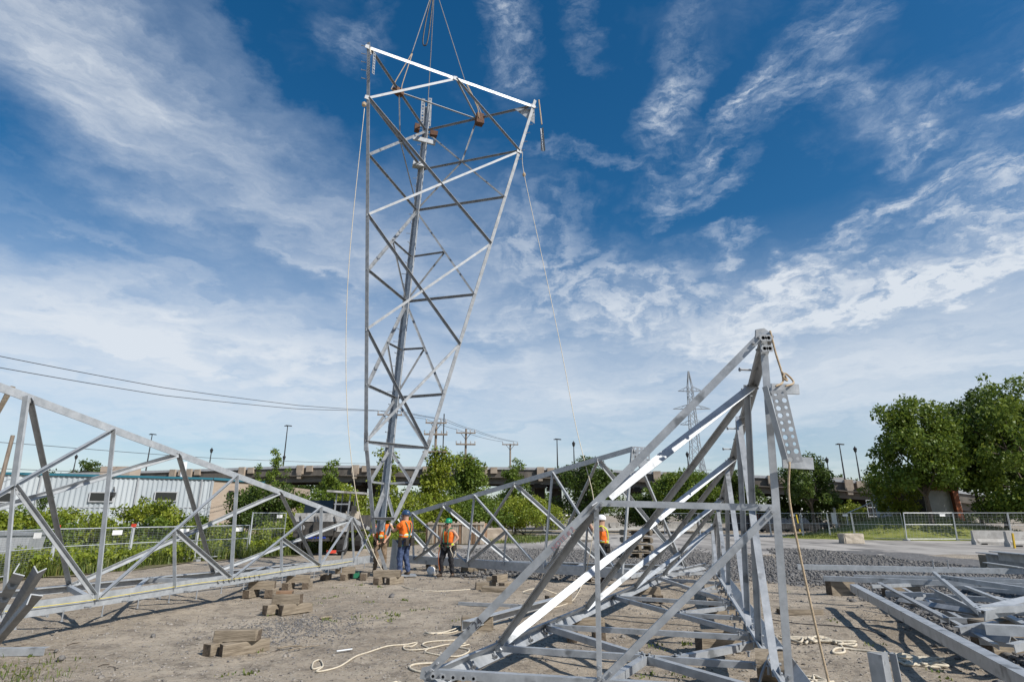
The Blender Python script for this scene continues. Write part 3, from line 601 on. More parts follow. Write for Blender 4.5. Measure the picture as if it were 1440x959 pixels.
# ---- metal building
def corr_material():
    m = bpy.data.materials.new('corrugated_white'); m.use_nodes = True; bs = m.node_tree.nodes['Principled BSDF']; bs.inputs['Base Color'].default_value = (.60, .66, .70, 1); bs.inputs['Roughness'].default_value = .5; bs.inputs['Metallic'].default_value = .1
    N = m.node_tree.nodes; L = m.node_tree.links; tc = N.new('ShaderNodeTexCoord'); n = N.new('ShaderNodeTexNoise'); n.inputs['Scale'].default_value = .35; n.inputs['Detail'].default_value = 6; mp = N.new('ShaderNodeMapping'); mp.inputs['Scale'].default_value = (1, 1, .25)
    L.new(tc.outputs['Object'], mp.inputs[0]); L.new(mp.outputs[0], n.inputs['Vector']); cr = N.new('ShaderNodeValToRGB'); cr.color_ramp.elements[0].position = .3; cr.color_ramp.elements[1].position = .7; cr.color_ramp.elements[0].color = (.38, .42, .445, 1); cr.color_ramp.elements[1].color = (.55, .585, .60, 1)
    L.new(n.outputs['Fac'], cr.inputs[0]); L.new(cr.outputs[0], bs.inputs['Base Color']); return m
CORR = corr_material(); TEAL = mat('teal_trim', (.02, .13, .18), None, rough=.5); TAN = mat('tan_panel', (.34, .27, .21), (.40, .33, .26), 1.5, .85, 0, .2, 8, (1, 1, 6))
wa = Vector((-44.381, 42, 4.794)); wb = Vector((-25.615, 51, 4.73)); wc = Vector((-22.434, 54, 4.591))
bd = empty('metal_building', (wb.x, wb.y, 0)); tag(bd, 'pale corrugated metal building with teal roof edge and dark windows', 'building')
def wall_strip(a, b, top_a, top_b, rib=.0, step=.3):
    m = MB(); d = Vector((b.x - a.x, b.y - a.y, 0)); Ln = d.length; d /= Ln; nrm = Vector((d.y, -d.x, 0)); n = int(Ln / step)
    vs = []; 
    for i in range(n + 1):
        for k in range(4 if rib else 1):
            t = (i + (k / 4 if rib else 0)) / n
            if t > 1: continue
            off = (rib if k in (1, 2) else 0); z = top_a + (top_b - top_a) * t; p = Vector((a.x, a.y, 0)) + d * Ln * t + nrm * off
            vs += [(p.x, p.y, -.1), (p.x, p.y, z)]
    m.add(vs, [(2 * i, 2 * i + 2, 2 * i + 3, 2 * i + 1) for i in range(len(vs) // 2 - 1)]); return m, d, nrm
m, bdir, bn = wall_strip(wa, wb, wa.z, wb.z, .06, .34); m.build('wall', CORR, bd)
m, tdir, tn = wall_strip(wb, wc, wb.z - .15, wc.z - .15, 0, 1); m.build('tan_wall', TAN, bd)
m = MB(); back = Vector((-3, 16, 0)); up3 = Vector((0, 0, -.05)); q = [wa + up3, wb + up3, wc + up3, wc + back + up3, wb + back + up3, wa + back + up3]; m.add(q, [(0, 1, 4, 5), (1, 2, 3, 4)]); m.build('roof', GREY_PANEL, bd)
m = MB(); m.bar(wa + bn * .12, wb + bn * .12, .12, .17); m.bar(wb + tn * .12, wc + tn * .12, .12, .2); m.build('roof_trim', TEAL, bd)
m = MB(); m.bar(wb - Vector((0, 0, .2)) + bn * .08, Vector((wb.x, wb.y, 0)) + bn * .08, .15, .15); m.build('corner_trim', CORR, bd)
m = MB(); m.box((wc.x, wc.y + 6, wc.z / 2), (.3, 12, wc.z - .3)); m.build('end_wall', TAN, bd)
def on_wall(px):
    t0, t1 = 0., 1.
    for _ in range(40):
        t = (t0 + t1) / 2; p = wa.lerp(wb, t); x = 720 + 815 * p.x / (p.y * .958 + (p.z - 1.75) * .287)
        if x < px: t0 = t
        else: t1 = t
    return wa.lerp(wb, t0)
for px, wdt, zc in ((-2, 2.4, 3.02), (149, 1.5, 3.12), (238, 1.5, 3.22)):
    p = on_wall(px); rz = math.atan2(bdir.y, bdir.x); c = Vector((p.x, p.y, zc)) + bn * .07
    w = MB().box(c, (wdt, .1, .62), rz).build('window', GLASS_D, bd)
    m = MB(); ex = bdir * (wdt / 2 + .04)
    for s in (-1, 1): m.box(c + ex * s + bn * .05, (.08, .14, .78), rz); m.box(c + bn * .05 + Vector((0, 0, .35 * s)), (wdt, .14, .08), rz)
    fr = m.build('frame', GREY_PANEL, bd); 
    fr.parent = w
for px in (60, 196, 285):
    p = on_wall(px); m = MB(); m.bar(Vector((p.x, p.y, p.z - .1)) + bn * .14, Vector((p.x, p.y, 0)) + bn * .14, .09, .09); m.build('downpipe', GREY_PANEL, bd)
m = MB(); m.bar(Vector((wa.x, wa.y, 2.3)) + bn * .065, Vector((wb.x, wb.y, 2.35)) + bn * .065, .02, .05); m.build('lap_seam', GREY_PANEL, bd)
p = on_wall(164); m = MB(); c = Vector((p.x, p.y, 3.35)) + bn * .3; m.box(c, (.3, .5, .3), .3); m.tube([c + Vector((.1, 0, .2)), c + Vector((0, 0, .55)) - bn * .1], .05); m.build('wall_lamp', STEEL_DARK, bd)
p = on_wall(190); m = MB(); m.box(Vector((p.x, p.y, 2.0)) + bn * .1, (.9, .1, .6), math.atan2(bdir.y, bdir.x)); m.build('wall_notice', GREY_PANEL, bd)
p = wb.lerp(wc, .35); m = MB(); c = Vector((p.x, p.y, 3.6)) + tn * .2; m.box(c, (.3, .35, .35)); m.build('wall_lamp', STEEL_DARK, bd)
p = on_wall(250) + Vector((-1, 2.5, 0)); m = MB(); m.tube([p, p + Vector((0, 0, 1.5))], .22, 8); m.build('roof_vent', WHITE, bd)
p = on_wall(128) + Vector((-1, 5, .3)); m = MB(); m.box(p + Vector((0, 0, .35)), (2.6, 1.5, .8)); m.build('roof_unit', TAN, bd)

# ================================================================== BACKGROUND THINGS
# ---- utility poles
def vine(t, x, y, z0, z1, r, seed, mat_=None):
    g = np.random.default_rng(seed); cl = []
    n = int((z1 - z0) * 5)
    for i in range(n):
        z = z0 + (z1 - z0) * (i + .5) / n; k = .55 + .6 * abs(math.sin(i * 1.7 + seed)) 
        cl.append(((x + g.normal(0, r * .45) - t.location.x, y + g.normal(0, r * .35) - t.location.y, z), r * k * .7))
    foliage('vine', cl, .25, 1.0, mat_ or LEAF, t)
def utility_pole(label, base, top_z, arms, r=.16, lean=(0, 0), insul=True):
    t = empty('utility_pole', base); tag(t, label, 'utility pole', 'wooden utility poles receding before the overpass')
    B = Vector(base); m = MB(); T = Vector((B.x + lean[0], B.y + lean[1], top_z)); m.tube([B, T], r, 8, r * .7); m.build('pole', POLE_WOOD, t)
    tips = []
    for z, hw, dbl in arms:
        for k in ((-.12, .12) if dbl else (0,)):
            m = MB(); m.box((B.x, B.y - .2 + k, z), (2 * hw, .12, .14), .12); m.build('crossarm', POLE_WOOD, t)
        m = MB()
        if not dbl:
            for s in (-1, 1): m.bar((B.x + s * hw * .5, B.y - .2, z - .05), (B.x, B.y - .12, z - .75), .05, .05)
            m.build('arm_brace', STEEL_DARK, t)
        for q in (-.95, -.5, .5, .95) if dbl else (-.92, .92, .45):
            c = Vector((B.x + q * hw, B.y - .2 + q * hw * .12, z)); m = MB(); m.lathe(c + Vector((0, 0, .06)), [(.03, 0), (.08, .08), (.05, .16), (.09, .22), (.04, .34)], 7); m.build('insulator', GREY_PANEL, t)
            if not dbl: tips.append(c + Vector((0, 0, .38)))
    return t, tips
p0 = Vector((-11.407, 54, 10.951)); p1 = Vector((-7.579, 58, 11.201)); p2 = Vector((-5.216, 66, 11.124)); p3 = Vector((-0.243, 80, 11.071))
t0, w0 = utility_pole('vine-covered pole right behind the raised tower leg', (p0.x, p0.y, 0), p0.z, [(p0.z - .25, 1.15, False)]); vine(t0, p0.x, p0.y, 1, p0.z - 3.6, .95, 3, LEAF_Y)
t1, w1 = utility_pole('tall utility pole with double crossarm and vine jacket nearest the tower', (p1.x, p1.y, 0), p1.z, [(Vector((-7.555, 58, 10.557)).z, 1.05, False), (Vector((-7.512, 58, 9.421)).z, 1.15, True)]); vine(t1, p1.x + .3, p1.y, .8, Vector((-7.444, 58, 7.603)).z, 1.5, 5, LEAF_Y)
m = MB(); z = Vector((-7.447, 58, 7.672)).z; m.box((p1.x, p1.y - .3, z), (2.3, .9, .14)); m.build('platform', POLE_WOOD, t1)
m = MB(); m.tube([(p1.x + .75, p1.y, z), (p1.x + .75, p1.y, p1.z + .3)], .06, 6); m.build('conduit', STEEL_DARK, t1)
t2, w2 = utility_pole('middle utility pole with double crossarm above a broad vine mound', (p2.x, p2.y, 0), p2.z, [(Vector((-5.246, 66, 10.64)).z, 1.1, False), (Vector((-5.216, 66, 9.361)).z, 1.1, True)]); vine(t2, p2.x + .2, p2.y, .8, Vector((-5.175, 66, 7.546)).z, 2.1, 7, LEAF)
m = MB(); z = Vector((-5.18, 66, 7.781)).z; m.box((p2.x, p2.y - .3, z), (2.2, .9, .14)); m.build('platform', POLE_WOOD, t2)
t3, w3 = utility_pole('bare utility pole with one flat crossarm, farthest of the row', (p3.x, p3.y, 0), p3.z, [(p3.z - .12, 1.1, False)])
def wire(label, pts, r=.016, n=10, sag=.5, name='overhead_wire', material=CABLE):
    m = MB(); P = []
    for a, b in zip(pts[:-1], pts[1:]):
        a = Vector(a); b = Vector(b); s = sag * (b - a).length / 40
        P += [a.lerp(b, i / n) - Vector((0, 0, 4 * s * (i / n) * (1 - i / n))) for i in range(n)]
    P.append(Vector(pts[-1])); m.tube(P, r, 5); c = (Vector(pts[0]) + Vector(pts[-1])) / 2
    o = m.build(name, material, None, (c.x, c.y, min(p.z for p in P))); tag(o, label, 'wire'); return o
nm = ('left', 'right', 'middle')
for i in range(3): wire(f'{nm[i]} thin wire strung along the four utility poles', [w0[i], w1[i], w2[i], w3[i]], .02, sag=.5)
wire('upper of the two heavy wires sweeping down from the top left', [(-28.285, 26, 9.464), (-27.453, 30, 9.895), (-23.291, 38, 9.9), (-17.48, 47, 10.345), tuple(w0[0])], .022, sag=.12)
wire('lower of the two heavy wires sweeping down from the left', [(-28.119, 26, 8.911), (-27.293, 30, 9.266), (-23.199, 38, 9.369), (-17.449, 47, 10.051), tuple(w0[1])], .022, sag=.12)
wire('thin wire crossing the sky above the corrugated wall', [(-38.042, 40, 6.749), (-35.404, 44, 6.771), (-30.439, 60, 7.304), (-18.309, 76, 8.064)], .022, sag=.1)
wire('lower thin wire just over the teal roof edge', [(-33.777, 36, 4.571), (-31.701, 40, 4.649), (-30.085, 44, 4.784)], .02, sag=.1)
# leaning wooden posts at the left edge
m = MB(); m.tube([Vector((-20.627, 24, 1.454)) * 1, Vector((-20.579, 24, 4.895))], .085, 7, .075); b = Vector((-20.627, 24, 1.454)); b2 = b + (b - Vector((-20.579, 24, 4.895))).normalized() * b.z * 1.02
m.tube([b2, b], .09, 7, .085); o = m.build('leaning_post', POLE_WOOD, None, (b2.x, b2.y, 0)); tag(o, 'leaning bare wooden post at the left edge before the metal wall', 'post')
a = Vector((-12.333, 14, 4.699)); t = empty('timber_prop', (a.x - 1.7, 14.2, 0)); tag(t, 'pair of brown timber props joined at the top, cut by the left edge', 'prop')
m = MB(); m.bar(a, (a.x - 1.7, 14.2, 0), .07, .09); m.build('prop_leg', TIMBER, t)
m = MB(); m.bar(a + Vector((-.1, .05, -.04)), (a.x - 2.0, 14.9, 0), .06, .08); m.build('prop_leg', STEEL_DARK, t)
m = MB(); m.box(a + Vector((-.05, 0, .02)), (.22, .12, .09), ry=-.2); m.build('prop_cap', TIMBER, t)

# ---- far transmission pylon
py = 215.; pt = Vector((67.252, 215, 54.221)); 
pyl = empty('lattice_pylon', (pt.x, py, 0)); tag(pyl, 'distant grey lattice transmission pylon with three crossarm pairs', 'pylon')
PYL = mat('pylon_steel', (.22, .24, .26), None, rough=.6, metal=.2)
def pw(z): return np.interp(z, [0, 26, pt.z * .93, pt.z], [4.2, 1.5, .75, .15])
m = MB(); lv = [0, 7, 13, 18, 22.5, 26.5, 30, 33, 36, 39, 42, 45, 48, pt.z]
lv = [z for z in lv if z < pt.z] + [pt.z]
for sx in (-1, 1):
    for sy in (-1, 1):
        for a, b in zip(lv[:-1], lv[1:]): m.bar((pt.x + sx * pw(a), py + sy * pw(a), a), (pt.x + sx * pw(b), py + sy * pw(b), b), .24, .24)
m.build('leg', PYL, pyl)
m = MB()
for a, b in zip(lv[:-1], lv[1:]):
    for s in (-1, 1):
        A, Bw = pw(a), pw(b)
        m.bar((pt.x - A, py + s * A, a), (pt.x + Bw, py + s * Bw, b), .13, .13); m.bar((pt.x + A, py + s * A, a), (pt.x - Bw, py + s * Bw, b), .13, .13)
        m.bar((pt.x + s * A, py - A, a), (pt.x + s * Bw, py + Bw, b), .13, .13)
m.build('bracing', PYL, pyl)
for q3, hwp in (((66.576, 215, 46.494), 17), ((66.517, 215, 39.725), 26), ((66.528, 215, 33.867), 18)):
    z = q3[2]; hw = hwp / 815 * 220
    for s in (-1, 1):
        m = MB(); e = Vector((pt.x + s * hw, py, z)); w = pw(z)
        for q in (-1, 1): m.bar((pt.x + s * w, py + q * w, z), e, .16, .16); m.bar((pt.x + s * w, py + q * w, z + 1.7), e, .14, .14)
        m.bar((pt.x + s * (w + hw) / 2, py, z), (pt.x + s * (w * .7 + hw * .3), py, z + 1.1), .1, .1); m.build('crossarm', PYL, pyl)
pt2 = Vector((105.776, 330, 33.869)); t = empty('lattice_pylon', (pt2.x, 330, 0)); tag(t, 'second fainter pylon just right of the distant one', 'pylon')
m = MB()
for sx in (-1, 1):
    for sy in (-1, 1): m.bar((pt2.x + sx * 3, 330 + sy * 3, 0), (pt2.x + sx * .5, 330 + sy * .5, pt2.z), .25, .25)
m.build('leg', PYL, t); m = MB()
for z in range(3, int(pt2.z), 4): w = 3 - 2.5 * z / pt2.z; m.bar((pt2.x - w, 330, z), (pt2.x + w * .8, 330, z + 4), .16, .16); m.bar((pt2.x + w, 330, z), (pt2.x - w * .8, 330, z + 4), .16, .16)
for z, w in ((pt2.z - 8, 5.5), (pt2.z - 14, 6.5)): m.bar((pt2.x - w, 330, z), (pt2.x + w, 330, z), .25, .25)
m.build('bracing', PYL, t)

# ---- fences
FENCE = mat('fence_steel', (.48, .50, .52), (.60, .62, .64), 6, .5, .35)
WIRE_M = mat('fence_wire', (.30, .32, .33), None, rough=.6, metal=.3)
def fence_panel(label, a, b, h, z0=.1, wires=True, cap=None, lean=0., tagw=True, group='temporary fence panels', wr=.0035, hs=.07, vs=.2):
    a = Vector(a); b = Vector(b); a.z = b.z = 0; t = empty('fence_panel', a); tag(t, label, 'fence panel', group)
    d = (b - a); Ln = d.length; d.normalize(); nn = Vector((d.y, -d.x, 0)); up = Vector((0, 0, 1)) + nn * lean; m = MB()
    A = a + d * .05; B = b - d * .05; P = [A + up * z0, A + up * h, B + up * h, B + up * z0]; m.tube(P + [P[0]], .021, 6, cap=False); m.build('frame', FENCE, t)
    m = MB(); m.tube([A + up * (z0 + (h - z0) * .55), B + up * (z0 + (h - z0) * .55)], .016, 6); m.build('mid_rail', FENCE, t)
    m = MB(); m.tube([a + nn * .02, a + up * (h + .04) + nn * .02], .026, 7); m.build('post', FENCE, t)
    m = MB(); m.box(a + Vector((0, 0, .04)), (.55, .2, .08), math.atan2(nn.y, nn.x)); m.build('foot', GALV_DULL, t)
    if wires:
        m = MB(); z = z0 + hs
        while z < h: m.tube([A + up * z, B + up * z], wr, 3, cap=False); z += hs
        x = vs
        while x < Ln - .1: m.tube([A + d * x + up * z0, A + d * x + up * h], wr, 3, cap=False); x += vs
        o = m.build('wire_mesh', WIRE_M, t); o['kind'] = 'stuff'
    if cap: m = MB(); m.box(a + up * (h + .07), (.12, .1, .11)); m.build('clip', cap, t)
    if tagw: m = MB(); m.box(A.lerp(B, .78) + up * (h - .16) + nn * .03, (.38, .015, .16), math.atan2(d.y, d.x)); m.build('sign_tag', WHITE, t)
REDC = mat('red_plastic', (.6, .06, .03), None, rough=.5)
LF = [(-13.704, 14.921, 0), (-14.552, 19.487, 0), (-13.756, 22.121, 0), (-12.595, 24.447, 0), (-11.553, 26.88, 0)]
lf = [Vector((p[0], p[1], 0)) for p in LF]; hh = [p[2] for p in LF]
nmz = ('first fence panel at the left edge before the grey bin', 'second fence panel from the left behind the left truss', 'third fence panel from the left, below the small wall window', 'fourth fence panel from the left, ending at the tall post')
for i in range(4): fence_panel(nmz[i], lf[i], lf[i + 1], 1.32, .12, cap=REDC if i else None, group='temporary fence panels on the left', hs=.06, vs=.18)
fence_panel('taller fence panel half covered by vines left of the truck', (-12.36, 28.797, 0), (-11.538, 31.015, 0), 1.85, .2, group=None, hs=.07)
# far chain-link run
nmz = ('chain-link fence bay behind the raised tower base', 'chain-link fence bay behind the dark-helmet worker', 'chain-link fence bay behind the stacked crates', 'chain-link fence bay right of the stacked crates', 'chain-link fence bay under the bare utility pole', 'chain-link fence bay left of the dark round tree')
xs = [(-14.292, 71.227, 0), (-10.802, 71.227, 0), (-7.229, 71.227, 0), (-3.497, 68.152, 0), (0.159, 68.152, 0), (3.577, 68.152, 0), (7.146, 71.227, 0)]
for i in range(6): fence_panel(nmz[i], xs[i], xs[i + 1], 1.9, .1, cap=REDC if i == 3 else None, group='chain-link bays at the far edge of the lot', tagw=(i % 2 == 1), wr=.004, hs=.12, vs=.12)
nmz = ['fence panel far behind the near truss, left of its posts', 'fence panel far behind the posts of the near truss', 'fence panel just right of the near truss post', 'fence panel before the parked cars', 'fence panel before the airy tree trunk', 'fence panel left of the concrete block', 'fence panel right of the concrete block before the mound', 'fence panel before the middle of the mound', 'fence panel before the grove trunks', 'fence panel at the right edge behind the jersey barriers']
xs = [(14.035, 56.071, 0), (16.702, 54.154, 0), (19.192, 52.366, 0), (21.52, 50.693, 0), (23.418, 49.125, 0), (24.813, 47.652, 0), (25.964, 46.265, 0), (28.176, 43.723, 0), (31.781, 43.723, 0), (34.775, 42.555, 0), (37.995, 41.449, 0)]
for i in range(10): fence_panel(nmz[i], xs[i], xs[i + 1], 1.9, .12, group='temporary fence panels on the right', lean=(.06, -.03, .02, .08, -.05, .03, .05, .09, .12, .1)[i], tagw=(i in (3, 5, 7, 9)), wr=.005, hs=.11, vs=.25)
fence_panel('upper fence panel standing on the mound behind the others', (38.463, 65.333, 0), (41.281, 65.333, 0), 3.3, 1.6, group=None, wr=.005, hs=.12, vs=.25)
m = MB(); a = Vector((27.637, 50, 1.863)); b = Vector((29.916, 50, 2.77)); t = empty('hand_rail', (a.x, a.y, 0)); tag(t, 'slanting pipe handrail beside the mound', 'rail')
m.tube([a, b], .04, 6); m.build('rail', FENCE, t)
for p in (a, b): m = MB(); m.tube([(p.x, p.y, 0), p], .04, 6); m.build('post', FENCE, t)
m = MB(); p = Vector((27.063, 50.693, 0)); t = empty('survey_marker', p); tag(t, 'pale cone-footed marker post before the right-hand fence', 'post'); m.lathe(p, [(.42, 0), (.40, .08), (.14, .5), (.1, 1.2), (.1, 2.3), (.05, 2.35)], 10); m.build('post', CONC, t)
m = MB(); m.box(p + Vector((-.18, -.12, 1.5)), (.4, .03, .9)); m.build('plate', WHITE, t)

# ---- concrete things
def jersey(label, p, L, rz, h=.85, group='jersey barriers'):
    t = empty('jersey_barrier', p); tag(t, label, 'barrier', group); p = Vector(p); d = Vector((math.cos(rz), math.sin(rz), 0)); e = Vector((-d.y, d.x, 0)); z = Vector((0, 0, 1))
    pr = [(-.3, 0), (.3, 0), (.3, .18), (.16, .36), (.11, h), (-.11, h), (-.16, .36), (-.3, .18)]
    m = MB().prof(p - d * L / 2, p + d * L / 2, pr, e, z); m.build('body', CONC, t)
    for s in (-.3, .3): m = MB(); m.box(p + d * L * s - e * .3 + Vector((0, 0, .05)), (.3, .08, .1), rz); m.build('forklift_slot', DARKV, t)
jersey('jersey barrier nearest the grove before the right-hand fence', (29.546, 37.55, 0), 2.2, -.25); jersey('jersey barrier cut by the right edge of the picture', (29.565, 35.081, 0), 2.2, -.2)
m = MB(); p = Vector((27.529, 33.61, 0)); m.box(p + Vector((0, 0, .4)), (.08, .08, .8), ry=.08); o = m.build('marker_stake', mat('stake_yellow', (.55, .36, .03), None), None, p); tag(o, 'yellow stake standing between the two jersey barriers', 'stake')
def rough_block(name, label, p, size, rz, material, seed, cat='concrete block', cham=.06):
    bm = bmesh.new(); bmesh.ops.create_cube(bm, size=1); bmesh.ops.bevel(bm, geom=bm.edges[:], offset=cham, segments=1, affect='EDGES'); bmesh.ops.subdivide_edges(bm, edges=bm.edges[:], cuts=2, use_grid_fill=True)
    g = random.Random(seed)
    for v in bm.verts: v.co += Vector((g.uniform(-1, 1), g.uniform(-1, 1), g.uniform(-1, 1))) * .025; v.co = Vector((v.co.x * size[0], v.co.y * size[1], (v.co.z + .5) * size[2]))
    me = bpy.data.meshes.new(name); bm.to_mesh(me); bm.free(); o = link(name, me, material, None, p); o.rotation_euler.z = rz; return tag(o, label, cat)
SANDC = mat('sandy_concrete', (.36, .31, .24), (.50, .44, .36), 3, .9, 0, .5, 14)
o = rough_block('concrete_block', 'sandy concrete block with rebar lug before the right-hand fence', (21.84, 39.402, 0), (1.35, .7, .62), .1, SANDC, 1)
rough_block('concrete_block', 'cracked pale concrete lump right of the stacked crates', (-1.443, 41.449, 0), (2.0, 1.2, .9), .3, CONC_PALE, 2)
rough_block('boulder', 'pale boulder seen through the centre truss', (4.81, 41.449, 0), (1.5, 1.0, .7), .3, CONC, 3, 'boulder', .25)
# low concrete wall behind the lot
a = Vector((10.272, 74.596, 0)); b = Vector((23.266, 71.227, 0)); t = empty('low_wall', a); tag(t, 'long low pale concrete wall across the back of the lot', 'wall')
m = MB(); m.bar(a + Vector((0, 0, .45)), b + Vector((0, 0, .45)), .5, .9); m.build('wall', CONC, t); m = MB(); m.bar(a + Vector((0, -.6, .1)), b + Vector((0, -.6, .1)), .8, .2); m.build('curb', WHITE, t)
m = MB(); q = a.lerp(b, .12) + Vector((0, -.27, .55)); 
for k, (dx, dz, w, h) in enumerate([(0, 0, .1, .5), (.25, .0, .1, .5), (.42, .2, .28, .1), (.42, -.02, .22, .1), (.12, -.2, .25, .1)]): m.box(q + Vector((dx, -.01 * k, dz)), (w, .02, h))
m.build('painted_mark', BLACK, t)

# ---- crates, pallets
CRATE = mat('crate_board', (.40, .33, .25), (.60, .52, .42), 2, .9, 0, .2, 10, (1, 1, .3)); CRATE_B = mat('crate_brown', (.20, .12, .07), (.33, .21, .13), 2, .9, 0, .2, 10)
ca = Vector((-5.391, 39.402, 0)); cb = Vector((-1.694, 38.454, 0)); d = (cb - ca); Ln = d.length; d.normalize(); rz = math.atan2(d.y, d.x); g = random.Random(5)
for i in range(5):
    w = Ln / 5; c = ca + d * (w * (i + .5)); t = empty('wooden_crate', c); tag(t, ('leftmost', 'second', 'middle', 'fourth', 'rightmost')[i] + ' wooden crate in the row behind the workers', 'crate', 'row of wooden crates behind the workers')
    nb = 5
    for k in range(nb):
        o = c + d * (w * .94 * ((k + .5) / nb - .5)); h = 1.28 + g.uniform(-.06, .06); m = MB(); m.box(o + Vector((0, -.55 + g.uniform(-.02, .02), h / 2 + .03)), (w * .94 / nb - .02, .05, h), rz); m.build('board', CRATE_B if g.random() < .28 else CRATE, t)
    m = MB(); m.box(c + Vector((0, .05, .66)), (w * .9, 1.1, 1.2), rz); m.build('box', CRATE_B, t)
    m = MB(); m.box(c + Vector((0, -.6, 1.22)), (w * .96, .05, .1), rz); m.build('batten', CRATE, t)
def pallet_stack(label, p, n, gap=0):
    for i in range(n):
        z = p[2] + i * .3; t = empty('pallet', (p[0], p[1], z)); tag(t, label[i], 'pallet', 'stacked pallets in the lot')
        for k in range(5): m = MB(); m.box((p[0], p[1] - .4 + k * .2, z + .24), (1.15, .13, .03), .1); m.build('slat', TIMBER, t)
        for k in (-.5, 0, .5): m = MB(); m.box((p[0] + k, p[1], z + .14), (.12, 1.0, .17), .1); m.build('stringer', TIMBER, t)
        m = MB(); m.box((p[0], p[1] - .42, z + .04), (1.15, .12, .035), .1); m.box((p[0], p[1] + .42, z + .04), (1.15, .12, .035), .1); m.build('bottom_board', TIMBER, t)
pallet_stack(['lowest pallet of the stack behind the near truss', 'second pallet up in the stack behind the near truss', 'third pallet up in the stack behind the near truss', 'top pallet of the stack behind the near truss'], (5.273, 26.016, 0), 4)

# ---- old white truck among the shrubs
tp = Vector((-8.785, 27.805, 0)); tk = empty('old_truck', tp); tag(tk, 'derelict white truck with stripped cab among the shrubs', 'truck')
def tb(name, c, s, m_, **k): b = MB(); b.box(tp + Vector(c), s, **k); return b.build(name, m_, tk)
DIRTYW = mat('dirty_white', (.20, .195, .185), (.50, .49, .47), 2.5, .6, speck=((.20, .17, .14), 2.2, .6)); SOOT = mat('sooty_metal', (.03, .03, .03), (.09, .08, .07), 3, .8)
tb('chassis', (0, 2.2, .75), (1.0, 4.6, .25), SOOT); tb('front_panel', (-.05, .15, 1.1), (2.3, .25, .62), SOOT); tb('bumper', (-.1, -.05, .78), (.9, .14, .09), BLUE)
tb('hood', (-.05, .55, 1.62), (2.35, 1.1, .38), DIRTYW, rx=-.06, taper=.97); tb('fender', (-1.0, .6, 1.25), (.4, 1.2, .5), SOOT); tb('fender', (1.0, .6, 1.3), (.45, 1.2, .55), DIRTYW)
tb('windscreen', (-.5, 1.2, 2.12), (1.35, .12, .62), GLASS_D, rx=-.2); tb('cab_back', (-.2, 2.0, 1.95), (2.2, .15, .9), SOOT); tb('bed', (0, 3.6, 1.4), (2.3, 3.0, .7), SOOT)
for x in (.35, 1.0):
    for y in (.9, 1.9): b = MB(); b.bar(tp + Vector((x, y, 1.75)), tp + Vector((x + .05, y, 2.75)), .06, .06); b.build('cage_post', GALV_DULL, tk)
tb('cab_roof', (.85, 1.4, 2.8), (1.75, 1.5, .09), DIRTYW, ry=.06); tb('cage_rail', (.68, .9, 2.25), (.75, .05, .06), GALV_DULL)
tb('mirror', (1.3, .8, 2.0), (.25, .06, .34), SOOT); tb('side_box', (1.15, 1.2, 1.75), (.5, .6, .35), SANDC); tb('engine_block', (.2, .1, 1.15), (.9, .5, .6), SOOT)
for x in (-.95, .95):
    for y in (.55, 3.7): b = MB(); b.tube([tp + Vector((x - .14, y, .5)), tp + Vector((x + .14, y, .5))], .5, 14); w = b.build('wheel', RUBBER, tk); b = MB(); b.tube([tp + Vector((x - .15, y, .5)), tp + Vector((x + .15, y, .5))], .24, 10); r_ = b.build('rim', GALV_DULL, tk); r_.parent = w
for x in (-.8, .7): b = MB(); b.tube([tp + Vector((x, -.02, 1.2)), tp + Vector((x, .05, 1.2))], .12, 10); b.build('headlight', GREY_PANEL, tk)
gt = random.Random(12)
for i in range(7): tb('loose_panel', (gt.uniform(-1.1, 1.2), gt.uniform(.0, .7), gt.uniform(.7, 1.9)), (gt.uniform(.3, .9), .05, gt.uniform(.1, .35)), (SOOT, DIRTYW, GALV_DULL)[i % 3], rx=gt.uniform(-.5, .5), ry=gt.uniform(-.5, .5), rz=gt.uniform(-.4, .4))
for i in range(4): b = MB(); x = gt.uniform(-1, 1); b.tube(spline([tp + Vector((x, .0, 1.7)), tp + Vector((x + .2, -.12, 1.2)), tp + Vector((x + gt.uniform(-.3, .3), -.1, .6))], 4), .03, 5); b.build('hose', SOOT, tk)
# grey bin behind the left fence
bp = Vector((-17.673, 21.825, 0)); t = empty('waste_bin', bp); tag(t, 'grey plastic waste bin behind the fence at the left edge', 'bin'); m = MB(); m.box(bp + Vector((0, 0, .55)), (1.2, .9, 1.0), .2, taper=1.12); m.build('body', GREY_PANEL, t); m = MB(); m.box(bp + Vector((0, 0, 1.12)), (1.42, 1.1, .12), .2); m.build('lid', GALV_DULL, t)
# ---- vehicles and structures seen under the overpass
def trailer(name, label, a, L, h, col_, z0=1.0, cat='trailer', stripe=None, W=2.4):
    a = Vector(a); t = empty(name, a); tag(t, label, cat); m = MB(); m.box(a + Vector((0, 0, z0 + h / 2)), (L, W, h)); m.build('body', col_, t)
    if stripe is not None: m = MB(); m.box(a + Vector((0, -W / 2 - .01, z0 + h * .22)), (L * .98, .03, h * .4)); m.build('side_stripe', stripe, t)
    for s in (-.36, .34):
        for q in (-1, 1): m = MB(); m.tube([a + Vector((L * s, q * (W / 2 - .25), .48)), a + Vector((L * s, q * (W / 2 - .02), .48))], .48, 12); m.build('wheel', RUBBER, t)
    return t, a
trailer('parked_trailer', 'pale grey trailer under the overpass left of the raised tower', (-28.697, 120.219, 0), 9, 2.9, GREY_PANEL)
trailer('parked_trailer', 'white trailer under the overpass left of the bare utility pole', (-4.267, 130.204, 0), 8, 2.9, WHITE)
trailer('parked_trailer', 'pale trailer under the overpass behind the vine poles', (-18.288, 130.204, 0), 7, 3.4, GREY_PANEL)
